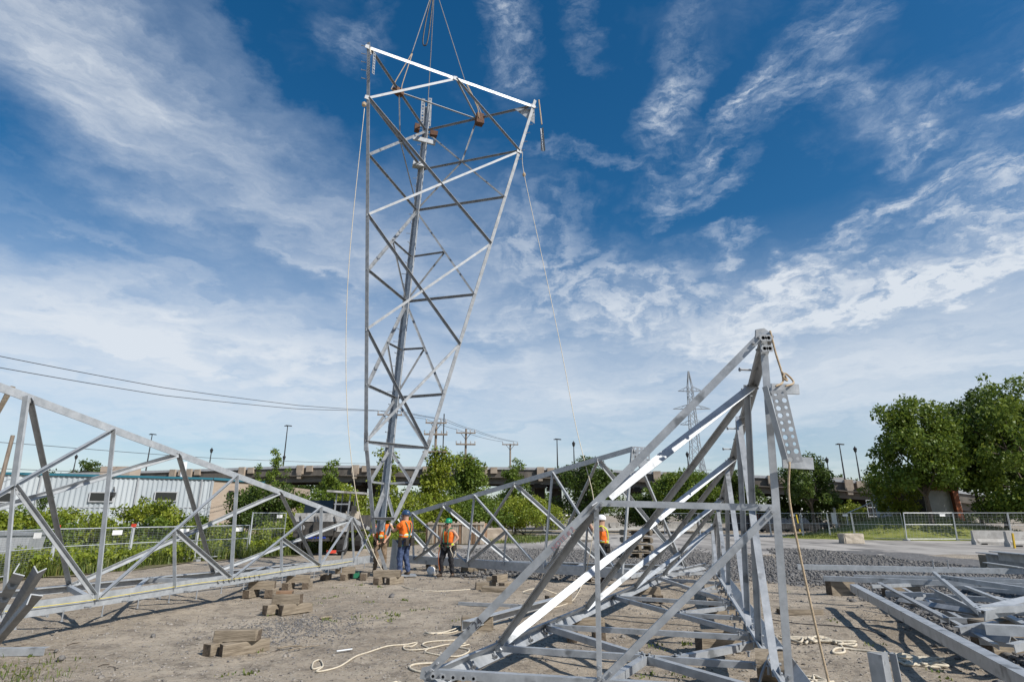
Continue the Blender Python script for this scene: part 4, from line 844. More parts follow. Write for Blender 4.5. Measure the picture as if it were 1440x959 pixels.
t, a = trailer('parked_bus', 'white bus with red lower side behind the near truss post', (36.565, 86.949, 0), 9.5, 2.2, WHITE, .5, 'bus', RED)
for k in range(5): m = MB(); m.box(a + Vector((-3.2 + k * 1.65, -1.22, 2.15)), (1.3, .04, .7)); m.build('window', GLASS_D, t)
def car(label, p, material, rz=0):
    p = Vector(p); t = empty('parked_car', p); tag(t, label, 'car', 'cars parked behind the right-hand fence')
    m = MB(); m.box(p + Vector((0, 0, .62)), (4.3, 1.75, .6), taper=.97); m.build('body', material, t); m = MB(); m.box(p + Vector((-.1, 0, 1.16)), (2.5, 1.6, .55), taper=.74); m.build('cabin', GLASS_D, t); m = MB(); m.box(p + Vector((-.1, 0, 1.45)), (1.75, 1.2, .05)); m.build('roof', material, t)
    for s in (-1.35, 1.35):
        for q in (-.8, .8): m = MB(); m.tube([p + Vector((s, q - .1, .33)), p + Vector((s, q + .1, .33))], .33, 12); w = m.build('wheel', RUBBER, t)
    for q in (-.6, .6): m = MB(); m.box(p + Vector((2.13, q, .68)), (.06, .3, .16)); m.build('headlight', WHITE, t)
car('dark parked car right of the near truss post', (31.95, 68.152, 0), BLACK); car('black parked car partly behind the near truss post', (28.486, 65.333, 0), STEEL_DARK); car('blue-grey parked car before the airy tree', (36.736, 74.596, 0), mat('car_blue', (.05, .08, .14), None, rough=.3))
m = MB(); p = Vector((33.776, 74.596, 0)); t = empty('red_loader', p + Vector((0, 3, 0))); tag(t, 'rusty red container behind the parked cars', 'container'); m.box(p + Vector((0, 3, 1.5)), (5.5, 2.4, 2.9)); m.build('body', mat('rust_red', (.32, .07, .035), (.24, .06, .04), 2, .7), t)
for k in range(9): m = MB(); m.box(p + Vector((-2.4 + k * .6, 1.76, 1.5)), (.12, .08, 2.7)); m.build('rib', MATS['rust_red'], t)
m = MB(); p = Vector((30.771, 65.333, 0)); m.box(p + Vector((0, 0, .9)), (.12, .12, 1.8), ry=-.1); o = m.build('yellow_post', mat('post_yellow', (.6, .45, .02), None), None, p); tag(o, 'short yellow post by the parked cars', 'post')
# orange framed shed in the grove
p = Vector((38.752, 56, 0.748)); p.z = 0; t = empty('orange_shed', p); tag(t, 'grey shed with orange beams half hidden in the grove', 'shed')
m = MB(); m.box(p + Vector((-.4, 1, 2.1)), (6.5, 2.5, 4.2)); m.build('wall', GREY_PANEL, t); m = MB(); m.box(p + Vector((-.2, -.4, 4.5)), (5.6, .5, 1.0), ry=.05); m.build('beam', ORANGE, t)
for dx in (-3.0, 2.3): m = MB(); m.box(p + Vector((dx, -.4, 2.1)), (.5, .5, 4.2), ry=-.03); m.build('post', ORANGE, t)
m = MB(); m.box(p + Vector((-1.2, -.3, 1.8)), (1.3, .1, 3.2)); m.build('doorway', DARKV, t)
p = Vector((35.723, 47.652, 0)) + Vector((0, 3, 0)); t = empty('plank_stack', p); tag(t, 'tilted brown planks below the grove', 'planks')
for k in range(4): m = MB(); m.box(p + Vector((-.5 + k * .5, .1 * k, 1.0 + .14 * k)), (3.4, .3, .1), .1 * k, ry=.18); m.build('plank', CRATE_B, t)
for dx in (-1.2, 1.4): m = MB(); m.box(p + Vector((dx, 0, .42)), (.15, .6, .84)); m.build('trestle', TIMBER, t)

# ================================================================== STEEL SECTIONS
SEC = {
 'lifted': [
  ('top_bar',(-5.328,17.465,18.35),(0.906,20.71,18.35),0.126,(0.462,-0.887,-0.013),-1,(0,0,1)),
  ('brace',(-5.328,17.465,18.35),(-3.923,22.379,18.35),0.084,(-0.961,0.275,-0.041),-1,(0,0,1)),
  ('brace',(-3.923,22.379,18.35),(0.906,20.71,18.35),0.076,(0.321,0.928,-0.189),-1,(0,0,1)),
  ('brace',(-2.233,19.076,18.35),(-5.209,17.56,16.192),0.092,(0.462,-0.887,-0.013),-1,(0,0,1)),
  ('brace',(-2.233,19.076,18.35),(0.304,20.481,15.988),0.071,(0.462,-0.887,-0.013),1,(0,0,1)),
  ('brace',(-5.209,17.56,16.192),(-0.809,20.056,11.622),0.084,(0.462,-0.887,-0.013),1,(0,0,1)),
  ('brace',(0.304,20.481,15.988),(-4.954,17.763,11.591),0.084,(0.462,-0.887,-0.013),-1,(0,0,1)),
  ('brace',(-4.954,17.763,11.591),(-1.852,19.657,7.529),0.084,(0.462,-0.887,-0.013),1,(0,0,1)),
  ('brace',(-0.809,20.056,11.622),(-4.729,17.941,7.531),0.084,(0.462,-0.887,-0.013),-1,(0,0,1)),
  ('brace',(-4.729,17.941,7.531),(-2.788,19.3,3.859),0.084,(0.462,-0.887,-0.013),1,(0,0,1)),
  ('brace',(-1.852,19.657,7.529),(-4.529,18.1,3.924),0.084,(0.462,-0.887,-0.013),-1,(0,0,1)),
  ('brace',(-4.529,18.1,3.924),(-2.788,19.3,3.859),0.076,(0.462,-0.887,-0.013),1,(0,0,1)),
  ('brace',(-4.529,18.1,3.924),(-4.074,19.5,3.928),0.067,(-0.961,0.275,-0.041),1,(0,0,1)),
  ('brace',(-2.788,19.3,3.859),(-4.074,19.5,3.928),0.067,(0.321,0.928,-0.189),1,(0,0,1)),
  ('brace',(-5.081,17.662,13.884),(-3.923,22.379,18.35),0.092,(-0.961,0.275,-0.041),-1,(0,0,-1)),
  ('brace',(-5.081,17.662,13.884),(-3.97,21.473,13.811),0.076,(-0.961,0.275,-0.041),-1,(0,0,1)),
  ('brace',(-4.842,17.851,9.572),(-3.97,21.473,13.811),0.092,(-0.961,0.275,-0.041),-1,(0,0,-1)),
  ('brace',(-4.842,17.851,9.572),(-4.016,20.605,9.464),0.076,(-0.961,0.275,-0.041),-1,(0,0,1)),
  ('brace',(-4.626,18.023,5.684),(-4.016,20.605,9.464),0.092,(-0.961,0.275,-0.041),-1,(0,0,-1)),
  ('brace',(-4.626,18.023,5.684),(-4.056,19.839,5.628),0.076,(-0.961,0.275,-0.041),-1,(0,0,1)),
  ('brace',(-5.206,17.563,16.132),(-3.946,21.938,16.144),0.084,(-0.961,0.275,-0.041),-1,(0,0,1)),
  ('brace',(-4.647,19.845,18.35),(-4.511,19.976,16.139),0.059,(-0.961,0.275,-0.041),-1,(0,0,-1)),
  ('brace',(-4.511,19.976,16.139),(-3.968,21.51,13.997),0.05,(-0.961,0.275,-0.041),-1,(0,0,-1)),
  ('brace',(-4.448,19.488,11.487),(-3.994,21.012,11.505),0.059,(-0.961,0.275,-0.041),-1,(0,0,1)),
  ('brace',(-4.448,19.488,11.487),(-4.016,20.611,9.495),0.05,(-0.961,0.275,-0.041),-1,(0,0,1)),
  ('brace',(-4.34,19.233,7.456),(-4.037,20.208,7.476),0.059,(-0.961,0.275,-0.041),-1,(0,0,1)),
  ('brace',(-4.34,19.233,7.456),(-4.054,19.871,5.784),0.05,(-0.961,0.275,-0.041),-1,(0,0,1)),
  ('brace',(-4.529,18.1,3.924),(-4.056,19.839,5.628),0.067,(-0.961,0.275,-0.041),-1,(0,0,-1)),
  ('brace',(-4.371,18.254,2.732),(-4.074,19.488,3.88),0.076,(-0.961,0.275,-0.041),-1,(0,0,-1)),
  ('brace',(-4.371,18.254,2.732),(-4.076,19.204,2.716),0.059,(-0.961,0.275,-0.041),1,(0,0,1)),
  ('brace',(-4.227,18.394,1.647),(-4.076,19.193,2.671),0.101,(-0.961,0.275,-0.041),-1,(0,0,-1)),
  ('brace',(-3.923,22.379,18.35),(-0.273,20.26,13.726),0.076,(0.321,0.928,-0.189),-1,(0,0,-1)),
  ('brace',(-3.97,21.473,13.811),(-0.273,20.26,13.726),0.076,(0.321,0.928,-0.189),-1,(0,0,1)),
  ('brace',(-3.97,21.473,13.811),(-1.361,19.845,9.457),0.076,(0.321,0.928,-0.189),-1,(0,0,-1)),
  ('brace',(-4.016,20.605,9.464),(-1.361,19.845,9.457),0.076,(0.321,0.928,-0.189),-1,(0,0,1)),
  ('brace',(-4.016,20.605,9.464),(-2.324,19.477,5.68),0.076,(0.321,0.928,-0.189),-1,(0,0,-1)),
  ('brace',(-4.056,19.839,5.628),(-2.324,19.477,5.68),0.076,(0.321,0.928,-0.189),-1,(0,0,1)),
  ('brace',(-1.528,21.551,18.35),(-2.11,21.327,16.054),0.05,(0.321,0.928,-0.189),-1,(0,0,1)),
  ('brace',(-2.11,21.327,16.054),(-3.97,21.473,13.811),0.05,(0.321,0.928,-0.189),-1,(0,0,1)),
  ('brace',(-3.947,21.914,16.023),(0.304,20.481,15.988),0.067,(0.321,0.928,-0.189),-1,(0,0,1)),
  ('brace',(-3.994,21.012,11.505),(-2.607,20.622,11.536),0.059,(0.321,0.928,-0.189),-1,(0,0,1)),
  ('brace',(-2.607,20.622,11.536),(-4.016,20.605,9.464),0.05,(0.321,0.928,-0.189),-1,(0,0,1)),
  ('brace',(-4.037,20.208,7.476),(-3.126,20.012,7.474),0.059,(0.321,0.928,-0.189),-1,(0,0,1)),
  ('brace',(-3.126,20.012,7.474),(-4.056,19.839,5.628),0.05,(0.321,0.928,-0.189),-1,(0,0,1)),
  ('brace',(-4.056,19.839,5.628),(-2.788,19.3,3.859),0.076,(0.321,0.928,-0.189),-1,(0,0,-1)),
  ('brace',(-4.074,19.488,3.88),(-3.217,19.053,2.752),0.076,(0.321,0.928,-0.189),-1,(0,0,-1)),
  ('brace',(-4.076,19.204,2.716),(-3.217,19.053,2.752),0.067,(0.321,0.928,-0.189),1,(0,0,1)),
  ('brace',(-4.076,19.193,2.671),(-3.646,18.807,1.645),0.076,(0.321,0.928,-0.189),-1,(0,0,-1)),
  ('brace',(-4.647,19.845,18.35),(-1.528,21.551,18.35),0.076,(0.0,0.0,1.0),1,(0,1,0)),
  ('brace',(-2.233,19.076,18.35),(-1.528,21.551,18.35),0.059,(0.0,0.0,1.0),1,(1,0,0)),
  ('brace',(-4.227,18.394,1.647),(-3.646,18.807,1.645),0.084,(0.462,-0.887,-0.013),1,(0,0,1)),
  ('brace',(-4.227,18.394,1.647),(-4.077,18.942,1.644),0.067,(-0.961,0.275,-0.041),1,(0,0,1)),
  ('brace',(-4.077,18.942,1.644),(-3.646,18.807,1.645),0.067,(0.321,0.928,-0.189),1,(0,0,1)),
 ],
 'tower_legs': {'L': [(-5.341, 17.455, 18.569), (-4.529, 18.1, 3.924), (-4.17, 18.45, 1.215)], 'R': [(0.996, 20.745, 18.702), (-2.788, 19.3, 3.859), (-3.832, 18.7, 1.166)], 'C': [(-3.906, 22.696, 19.942), (-4.074, 19.5, 3.928), (-4.078, 18.85, 1.266)]},
 'tower_pts': {'Lt': (-5.328, 17.465, 18.35), 'Rt': (0.906, 20.71, 18.35), 'Ct': (-3.923, 22.379, 18.35), 'M': (-2.233, 19.076, 18.35), 'mLC': (-4.647, 19.845, 18.35), 'mCR': (-1.528, 21.551, 18.35), 'L138': (-5.209, 17.56, 16.192), 'R213': (0.304, 20.481, 15.988), 'C237': (-3.946, 21.938, 16.144), 'C200': (-3.93, 22.248, 17.695), 'hook': (-3.457, 20.204, 24.35)},
 'right': [
  ('brace',(0.854,5.504,1.918),(2.658,6.348,3.144),0.084,(-0.627,0.301,0.719),-1,(0,-1,0)),
  ('brace',(-0.178,6.979,0.4),(3.456,9.295,2.621),0.087,(-0.627,0.301,0.719),-1,(0,-1,0)),
  ('brace',(1.081,9.6,0.4),(4.274,12.317,2.086),0.084,(-0.627,0.301,0.719),-1,(0,-1,0)),
  ('brace',(2.376,12.297,0.4),(5.16,15.588,1.506),0.077,(-0.627,0.301,0.719),-1,(0,-1,0)),
  ('brace',(1.081,9.6,0.4),(2.658,6.348,3.144),0.07,(-0.627,0.301,0.719),-1,(0,1,0)),
  ('brace',(2.376,12.297,0.4),(3.456,9.295,2.621),0.07,(-0.627,0.301,0.719),-1,(0,1,0)),
  ('brace',(3.526,14.691,0.4),(4.274,12.317,2.086),0.07,(-0.627,0.301,0.719),-1,(0,1,0)),
  ('brace',(-0.178,6.979,0.4),(0.762,5.461,1.855),0.063,(-0.627,0.301,0.719),-1,(0,1,0)),
  ('frame_bar',(-0.752,5.783,0.4),(2.327,5.127,3.36),0.07,(-0.219,-0.976,0.011),-1,(-0.7,0,0.7)),
  ('frame_post',(2.175,5.127,0.4),(2.327,5.127,3.36),0.062,(-0.219,-0.976,0.011),-1,(1,0,0)),
  ('frame_bar',(-0.752,5.783,0.4),(2.175,5.127,0.4),0.07,(-0.219,-0.976,0.011),-1,(0,0,1)),
  ('brace',(0.762,5.461,1.855),(2.248,5.127,1.808),0.056,(-0.219,-0.976,0.011),-1,(0,0,1)),
  ('brace',(0.762,5.461,1.855),(0.729,5.451,0.4),0.042,(-0.219,-0.976,0.011),-1,(1,0,0)),
  ('brace',(2.248,5.127,1.808),(0.729,5.451,0.4),0.056,(-0.219,-0.976,0.011),-1,(-0.7,0,0.7)),
  ('brace',(2.658,6.348,3.144),(2.639,6.785,0.4),0.063,(0.962,-0.269,-0.049),-1,(0,1,0)),
  ('brace',(2.974,7.514,2.937),(2.926,7.809,0.4),0.063,(0.962,-0.269,-0.049),-1,(0,1,0)),
  ('brace',(3.595,9.809,2.53),(3.798,10.926,0.4),0.063,(0.962,-0.269,-0.049),-1,(0,1,0)),
  ('brace',(4.312,12.456,2.061),(4.543,13.586,0.4),0.063,(0.962,-0.269,-0.049),-1,(0,1,0)),
  ('brace',(2.959,7.459,2.947),(2.307,5.597,0.4),0.07,(0.962,-0.269,-0.049),-1,(0,-1,0)),
  ('brace',(3.595,9.809,2.53),(2.876,7.63,0.4),0.07,(0.962,-0.269,-0.049),-1,(0,-1,0)),
  ('brace',(4.43,12.892,1.984),(3.699,10.569,0.4),0.07,(0.962,-0.269,-0.049),-1,(0,-1,0)),
  ('brace',(5.16,15.588,1.506),(4.669,14.035,0.4),0.07,(0.962,-0.269,-0.049),-1,(0,-1,0)),
  ('brace',(-0.178,6.979,0.4),(2.468,6.171,0.4),0.059,(0.0,0.0,1.0),-1,(0,-1,0)),
  ('brace',(0.433,8.252,0.4),(2.84,7.502,0.4),0.059,(0.0,0.0,1.0),-1,(0,-1,0)),
  ('brace',(1.776,11.048,0.4),(3.583,10.156,0.4),0.059,(0.0,0.0,1.0),-1,(0,-1,0)),
  ('brace',(3.26,14.138,0.4),(4.425,13.165,0.4),0.059,(0.0,0.0,1.0),-1,(0,-1,0)),
  ('brace',(1.776,11.048,0.4),(2.888,7.674,0.4),0.059,(0.0,0.0,1.0),-1,(0,-1,0)),
  ('brace',(3.357,14.34,0.4),(3.605,10.236,0.4),0.059,(0.0,0.0,1.0),-1,(0,-1,0)),
  ('brace',(0.433,8.252,0.4),(1.349,6.513,0.4),0.07,(0.0,0.0,1.0),-1,(0,-1,0)),
  ('brace',(1.349,6.513,0.4),(0.729,5.451,0.4),0.07,(0.0,0.0,1.0),-1,(0,-1,0)),
  ('brace',(1.349,6.513,0.4),(2.175,5.127,0.4),0.07,(0.0,0.0,1.0),-1,(0,-1,0)),
  ('brace',(1.595,6.438,0.4),(2.761,7.22,0.4),0.07,(0.0,0.0,1.0),-1,(0,-1,0)),
  ('brace',(2.387,9.196,0.4),(3.218,8.851,0.4),0.056,(0.0,0.0,1.0),-1,(0,-1,0)),
  ('brace',(2.387,9.196,0.4),(3.518,9.924,0.4),0.056,(0.0,0.0,1.0),-1,(0,-1,0)),
  ('brace',(3.513,11.77,0.4),(4.051,11.828,0.4),0.049,(0.0,0.0,1.0),-1,(0,-1,0)),
  ('brace',(3.513,11.77,0.4),(4.351,12.899,0.4),0.049,(0.0,0.0,1.0),-1,(0,-1,0)),
  ('brace',(3.776,15.213,0.4),(5.103,15.588,0.4),0.07,(0.0,0.0,1.0),-1,(0,-1,0)),
  ('brace',(3.776,15.213,0.4),(5.16,15.588,1.506),0.063,(-0.627,0.301,0.719),-1,(0,-1,0)),
  ('brace',(5.103,15.588,0.4),(5.16,15.588,1.506),0.063,(0.962,-0.269,-0.049),-1,(0,-1,0)),
  ('brace',(5.365,17.3,0.437),(5.605,17.2,0.389),0.063,(0.0,0.0,1.0),-1,(0,-1,0)),
 ],
 'right_legs': {'L': [(-0.752, 5.783, 0.4), (3.776, 15.213, 0.4), (5.365, 17.3, 0.437)], 'C': [(2.175, 5.127, 0.4), (5.103, 15.588, 0.4), (5.605, 17.2, 0.389)], 'R': [(2.327, 5.127, 3.36), (5.16, 15.588, 1.506), (5.622, 17.3, 0.624)]},
 'left': [
  ('brace',(-6.933,10.108,3.173),(-6.681,10.108,0.45),0.09,(0.965,-0.246,0.089),1,(-1,0,0)),
  ('brace',(-6.112,13.188,2.586),(-5.918,13.105,0.45),0.09,(0.965,-0.246,0.089),1,(-1,0,0)),
  ('brace',(-5.233,16.49,1.957),(-5.088,16.365,0.45),0.09,(0.965,-0.246,0.089),1,(-1,0,0)),
  ('brace',(-4.802,18.109,1.648),(-4.644,18.109,0.45),0.067,(0.965,-0.246,0.089),1,(-1,0,0)),
  ('brace',(-6.681,10.108,0.45),(-6.112,13.188,2.586),0.067,(0.965,-0.246,0.089),1,(0,0,1)),
  ('brace',(-6.411,11.57,1.464),(-6.288,11.653,0.45),0.076,(0.965,-0.246,0.089),1,(-1,0,0)),
  ('brace',(-6.411,11.57,1.464),(-5.918,13.105,0.45),0.076,(0.965,-0.246,0.089),1,(0,0,1)),
  ('brace',(-5.918,13.105,0.45),(-5.233,16.49,1.957),0.067,(0.965,-0.246,0.089),1,(0,0,1)),
  ('brace',(-5.58,14.775,1.194),(-5.493,14.772,0.45),0.076,(0.965,-0.246,0.089),1,(-1,0,0)),
  ('brace',(-5.58,14.775,1.194),(-5.088,16.365,0.45),0.076,(0.965,-0.246,0.089),1,(0,0,1)),
  ('brace',(-5.088,16.365,0.45),(-4.802,18.109,1.648),0.076,(0.965,-0.246,0.089),1,(0,0,1)),
  ('brace',(-7.676,6.2,0.45),(-6.933,10.108,3.173),0.076,(0.965,-0.246,0.089),1,(0,0,1)),
  ('brace',(-7.33,8.619,3.457),(-7.213,8.636,2.148),0.104,(0.965,-0.246,0.089),1,(-1,0,0)),
  ('brace',(-7.213,8.636,2.148),(-6.681,10.108,0.45),0.067,(0.965,-0.246,0.089),1,(0,0,1)),
  ('brace',(-7.213,8.636,2.148),(-7.029,8.743,0.45),0.067,(0.965,-0.246,0.089),1,(-1,0,0)),
  ('brace',(-7.319,8.662,3.449),(-8.623,12.167,0.45),0.081,(-0.664,0.338,0.667),-1,(1,0,0)),
  ('brace',(-6.556,11.523,2.903),(-7.205,14.951,0.45),0.081,(-0.664,0.338,0.667),-1,(1,0,0)),
  ('brace',(-5.711,14.696,2.299),(-5.714,17.878,0.45),0.081,(-0.664,0.338,0.667),-1,(1,0,0)),
  ('brace',(-6.556,11.523,2.903),(-10.999,7.5,0.45),0.071,(-0.664,0.338,0.667),-1,(0,0,-1)),
  ('brace',(-5.711,14.696,2.299),(-8.611,12.189,0.45),0.071,(-0.664,0.338,0.667),-1,(0,0,-1)),
  ('brace',(-4.802,18.109,1.648),(-7.205,14.951,0.45),0.067,(-0.664,0.338,0.667),-1,(0,0,-1)),
  ('brace',(-4.644,18.109,0.45),(-4.435,19.3,1.276),0.067,(0.965,-0.246,0.089),1,(0,0,1)),
  ('brace',(-4.802,18.109,1.648),(-4.34,19.3,0.45),0.067,(0.965,-0.246,0.089),1,(0,0,1)),
  ('brace',(-8.623,12.167,0.45),(-6.681,10.108,0.45),0.085,(0.0,0.0,1.0),-1,(0,-1,0)),
  ('brace',(-7.918,13.549,0.45),(-6.534,10.686,0.45),0.085,(0.0,0.0,1.0),-1,(0,-1,0)),
  ('brace',(-7.918,13.549,0.45),(-5.918,13.105,0.45),0.085,(0.0,0.0,1.0),-1,(0,-1,0)),
  ('brace',(-6.501,16.332,0.45),(-5.918,13.105,0.45),0.085,(0.0,0.0,1.0),-1,(0,-1,0)),
  ('brace',(-6.501,16.332,0.45),(-5.459,14.906,0.45),0.085,(0.0,0.0,1.0),-1,(0,-1,0)),
  ('brace',(-5.714,17.878,0.45),(-5.088,16.365,0.45),0.085,(0.0,0.0,1.0),-1,(0,-1,0)),
  ('brace',(-4.802,18.109,1.648),(-5.211,18.865,0.45),0.076,(-0.664,0.338,0.667),1,(0,0,1)),
 ],
 'left_legs': {'N': [(-7.676, 6.2, 0.45), (-4.34, 19.3, 0.45)], 'F': [(-10.999, 7.5, 0.45), (-5.041, 19.2, 0.45)], 'U': [(-8.015, 6.049, 3.947), (-4.802, 18.109, 1.648), (-4.435, 19.3, 1.276)]},
 'centre_legs': {'N': [(-3.6, 21.181, 0.3), (3.0, 15.912, 0.3)], 'F': [(-3.226, 21.65, 0.3), (5.121, 18.569, 0.3)], 'U': [(-3.883, 21.066, 1.679), (3.307, 16.032, 3.483)]},
 'centre': [
  ('brace',(-3.414,20.738,1.797),(-3.33,20.966,0.3),0.085,(-0.621,-0.778,0.089),1,(1,0,0)),
  ('brace',(-1.207,19.192,2.351),(-1.406,19.43,0.3),0.085,(-0.621,-0.778,0.089),1,(1,0,0)),
  ('brace',(1.197,17.509,2.954),(0.907,17.583,0.3),0.085,(-0.621,-0.778,0.089),1,(1,0,0)),
  ('brace',(3.29,16.044,3.479),(2.842,16.038,0.3),0.085,(-0.621,-0.778,0.089),1,(1,0,0)),
  ('brace',(-3.414,20.738,1.797),(-1.43,19.449,0.3),0.085,(-0.621,-0.778,0.089),1,(0,0,1)),
  ('brace',(-1.207,19.192,2.351),(0.751,17.708,0.3),0.085,(-0.621,-0.778,0.089),1,(0,0,1)),
  ('brace',(1.197,17.509,2.954),(2.73,16.128,0.3),0.085,(-0.621,-0.778,0.089),1,(0,0,1)),
  ('brace',(-0.172,18.407,1.267),(-1.359,19.392,0.3),0.076,(-0.621,-0.778,0.089),1,(0,0,1)),
  ('brace',(-0.172,18.407,1.267),(-0.255,18.511,0.3),0.067,(-0.621,-0.778,0.089),1,(1,0,0)),
  ('brace',(2.071,16.721,1.44),(0.965,17.537,0.3),0.076,(-0.621,-0.778,0.089),1,(0,0,1)),
  ('brace',(2.071,16.721,1.44),(1.955,16.746,0.3),0.067,(-0.621,-0.778,0.089),1,(1,0,0)),
  ('brace',(-2.275,19.998,0.937),(-3.274,20.921,0.3),0.076,(-0.621,-0.778,0.089),1,(0,0,1)),
  ('brace',(-2.275,19.998,0.937),(-2.369,20.199,0.3),0.067,(-0.621,-0.778,0.089),1,(1,0,0)),
  ('brace',(-2.235,19.912,2.093),(-0.0,20.46,0.3),0.104,(0.252,0.682,0.687),-1,(0,0,-1)),
  ('brace',(0.109,18.271,2.681),(2.896,19.391,0.3),0.104,(0.252,0.682,0.687),-1,(0,0,-1)),
  ('brace',(2.45,16.632,3.268),(5.212,18.536,0.3),0.104,(0.252,0.682,0.687),-1,(0,0,-1)),
  ('brace',(-3.911,21.085,1.672),(-2.589,21.415,0.3),0.104,(0.252,0.682,0.687),-1,(0,0,-1)),
  ('brace',(-2.235,19.912,2.093),(-3.189,21.637,0.3),0.085,(0.252,0.682,0.687),-1,(0,0,1)),
  ('brace',(0.109,18.271,2.681),(-1.574,21.041,0.3),0.085,(0.252,0.682,0.687),-1,(0,0,1)),
  ('brace',(2.45,16.632,3.268),(1.264,19.993,0.3),0.085,(0.252,0.682,0.687),-1,(0,0,1)),
  ('brace',(3.307,16.032,3.483),(5.121,18.569,0.3),0.095,(0.252,0.682,0.687),-1,(0,0,1)),
  ('brace',(-2.84,20.575,0.3),(-3.242,21.656,0.3),0.085,(0.0,0.0,1.0),-1,(0,-1,0)),
  ('brace',(-1.335,19.373,0.3),(-1.699,21.087,0.3),0.085,(0.0,0.0,1.0),-1,(0,-1,0)),
  ('brace',(0.208,18.141,0.3),(0.925,20.118,0.3),0.085,(0.0,0.0,1.0),-1,(0,-1,0)),
  ('brace',(1.563,17.059,0.3),(2.256,19.627,0.3),0.085,(0.0,0.0,1.0),-1,(0,-1,0)),
  ('brace',(3.0,15.912,0.3),(5.121,18.569,0.3),0.095,(0.0,0.0,1.0),-1,(0,-1,0)),
 ],
}

BOLT_ME = None
def bolt(parent, p, d, L=.14, r=.011, name='step_bolt'):
    m = MB(); p = Vector(p); d = Vector(d).normalized(); m.tube([p, p + d * L], r, 6); m.tube([p + d * L * .92, p + d * L], r * 2, 6); m.build(name, GALV_DULL, parent)
def section(name, label, key, base, legs_spec, group, material=GALV):
    t = empty(name, base); tag(t, label, 'steel section', group)
    for part, A, B, w, n, mode, h in SEC[key]: MB().angle(A, B, w, n, mode, h).build(part, GALV if part == 'top_bar' else material, t)
    for leg, w, n, mode, h in legs_spec:
        P = SEC[key + '_legs' if key != 'lifted' else 'tower_legs'][leg]; m = MB()
        for a, b in zip(P[:-1], P[1:]): m.angle(a, b, w, n, mode, h, t=.02)
        m.build('leg', material, t)
        for q in P[1:-1]:
            m = MB(); d = (Vector(P[0]) - Vector(q)).normalized(); m.angle(Vector(q) - d * .28, Vector(q) + d * .28, w * 1.12, n, mode, h, t=.03); m.build('splice_plate', GALV_NEW, t)
    return t
def end_bolts(t, key, w_min=.05):
    me = None
    for part, A, B, w, n, mode, h in SEC[key]:
        A = Vector(A); B = Vector(B); d = (B - A).normalized(); n = Vector(n); n = (n - d * n.dot(d)).normalized()
        if (B - A).length < .5: continue
        for P, s in ((A, 1), (B, -1)):
            for k in (.05, .13):
                c = P + d * s * k; m = MB(); m.tube([c - n * .022, c + n * .022], .013, 6); m.build('bolt', GALV_DULL, t)
def gusset(t, c, n, s, rz=0, th=.012):
    n = Vector(n).normalized(); u = Vector((0, 0, 1)); u = (u - n * u.dot(n)).normalized(); e = u.cross(n); m = MB(); c = Vector(c)
    m.prof(c - n * th, c + n * th, [(-s, -s * .6), (s * .7, -s * .8), (s, .2 * s), (.3 * s, s * .8), (-.8 * s, s * .6)], e, u); m.build('gusset_plate', GALV_TOWER, t)
GS = 'tapered lattice tower sections'
TL = SEC['tower_legs']; TP = SEC['tower_pts']
tower = section('tower_section', 'tall tapered lattice tower section hanging upright from slings above the workers', 'lifted', TL['C'][2],
    [('L', .13, (-.35, -.94, 0), -1, (-1, 0, 0)), ('R', .13, (.6, -.8, 0), -1, (1, 0, 0)), ('C', .27, (-.1, -1, 0), -1, (-1, 0, 0))], GS, GALV_TOWER)
P = TL['C']; m = MB()
for a, b in zip(P[:-1], P[1:]): m.angle(Vector(a) + Vector((.06, -.02, 0)), Vector(b) + Vector((.06, -.02, 0)), .2, (.75, -.65, 0), 1, (0, -1, 0), t=.02)
m.build('leg_cover_plate', GALV_NEW, tower)
for i in range(34):
    f = i / 33; a, b, c = (Vector(q) for q in P); q = a.lerp(b, f); bolt(tower, q + Vector((-.13, 0, 0)), (-1, -.15, 0) if i % 2 else (-.2, -1, 0), .16)
for i in range(5):
    q = Vector(TL['L'][0]).lerp(Vector(TL['L'][1]), .012 + i * .024); bolt(tower, q + Vector((-.08, 0, 0)), (-1, -.2, .1), .17, .014)
for i in range(7):
    q = Vector(TL['R'][0]).lerp(Vector(TL['R'][1]), .03 + i * .03); bolt(tower, q + Vector((.06, 0, 0)), (1, -.2, 0), .14, .012)
for k in ('Lt', 'Rt', 'M', 'L138', 'R213'): gusset(tower, Vector(TP[k]) + Vector((0, -.02, 0)), (.45, -.88, 0), .12)
m = MB(); c = Vector(TP['Rt']); m.prof(c + Vector((-.05, .08, -.05)), c + Vector((-.05, .1, -.05)), [(-.75, 0), (.1, 0), (.1, -.75)], Vector((1, 0, 0)), Vector((0, 0, 1))); m.build('corner_plate', GALV, tower)
q = Vector(TP['C200']); m = MB(); m.box(q + Vector((.05, -.25, -.1)), (1.0, .1, .2), .25, ry=.12); m.build('clamp_plate', GALV_NEW, tower)
m = MB(); m.box(Vector(TP['C237']) + Vector((-.05, -.22, 0)), (.55, .3, .18), .3); m.build('clamp_plate', GALV_NEW, tower)

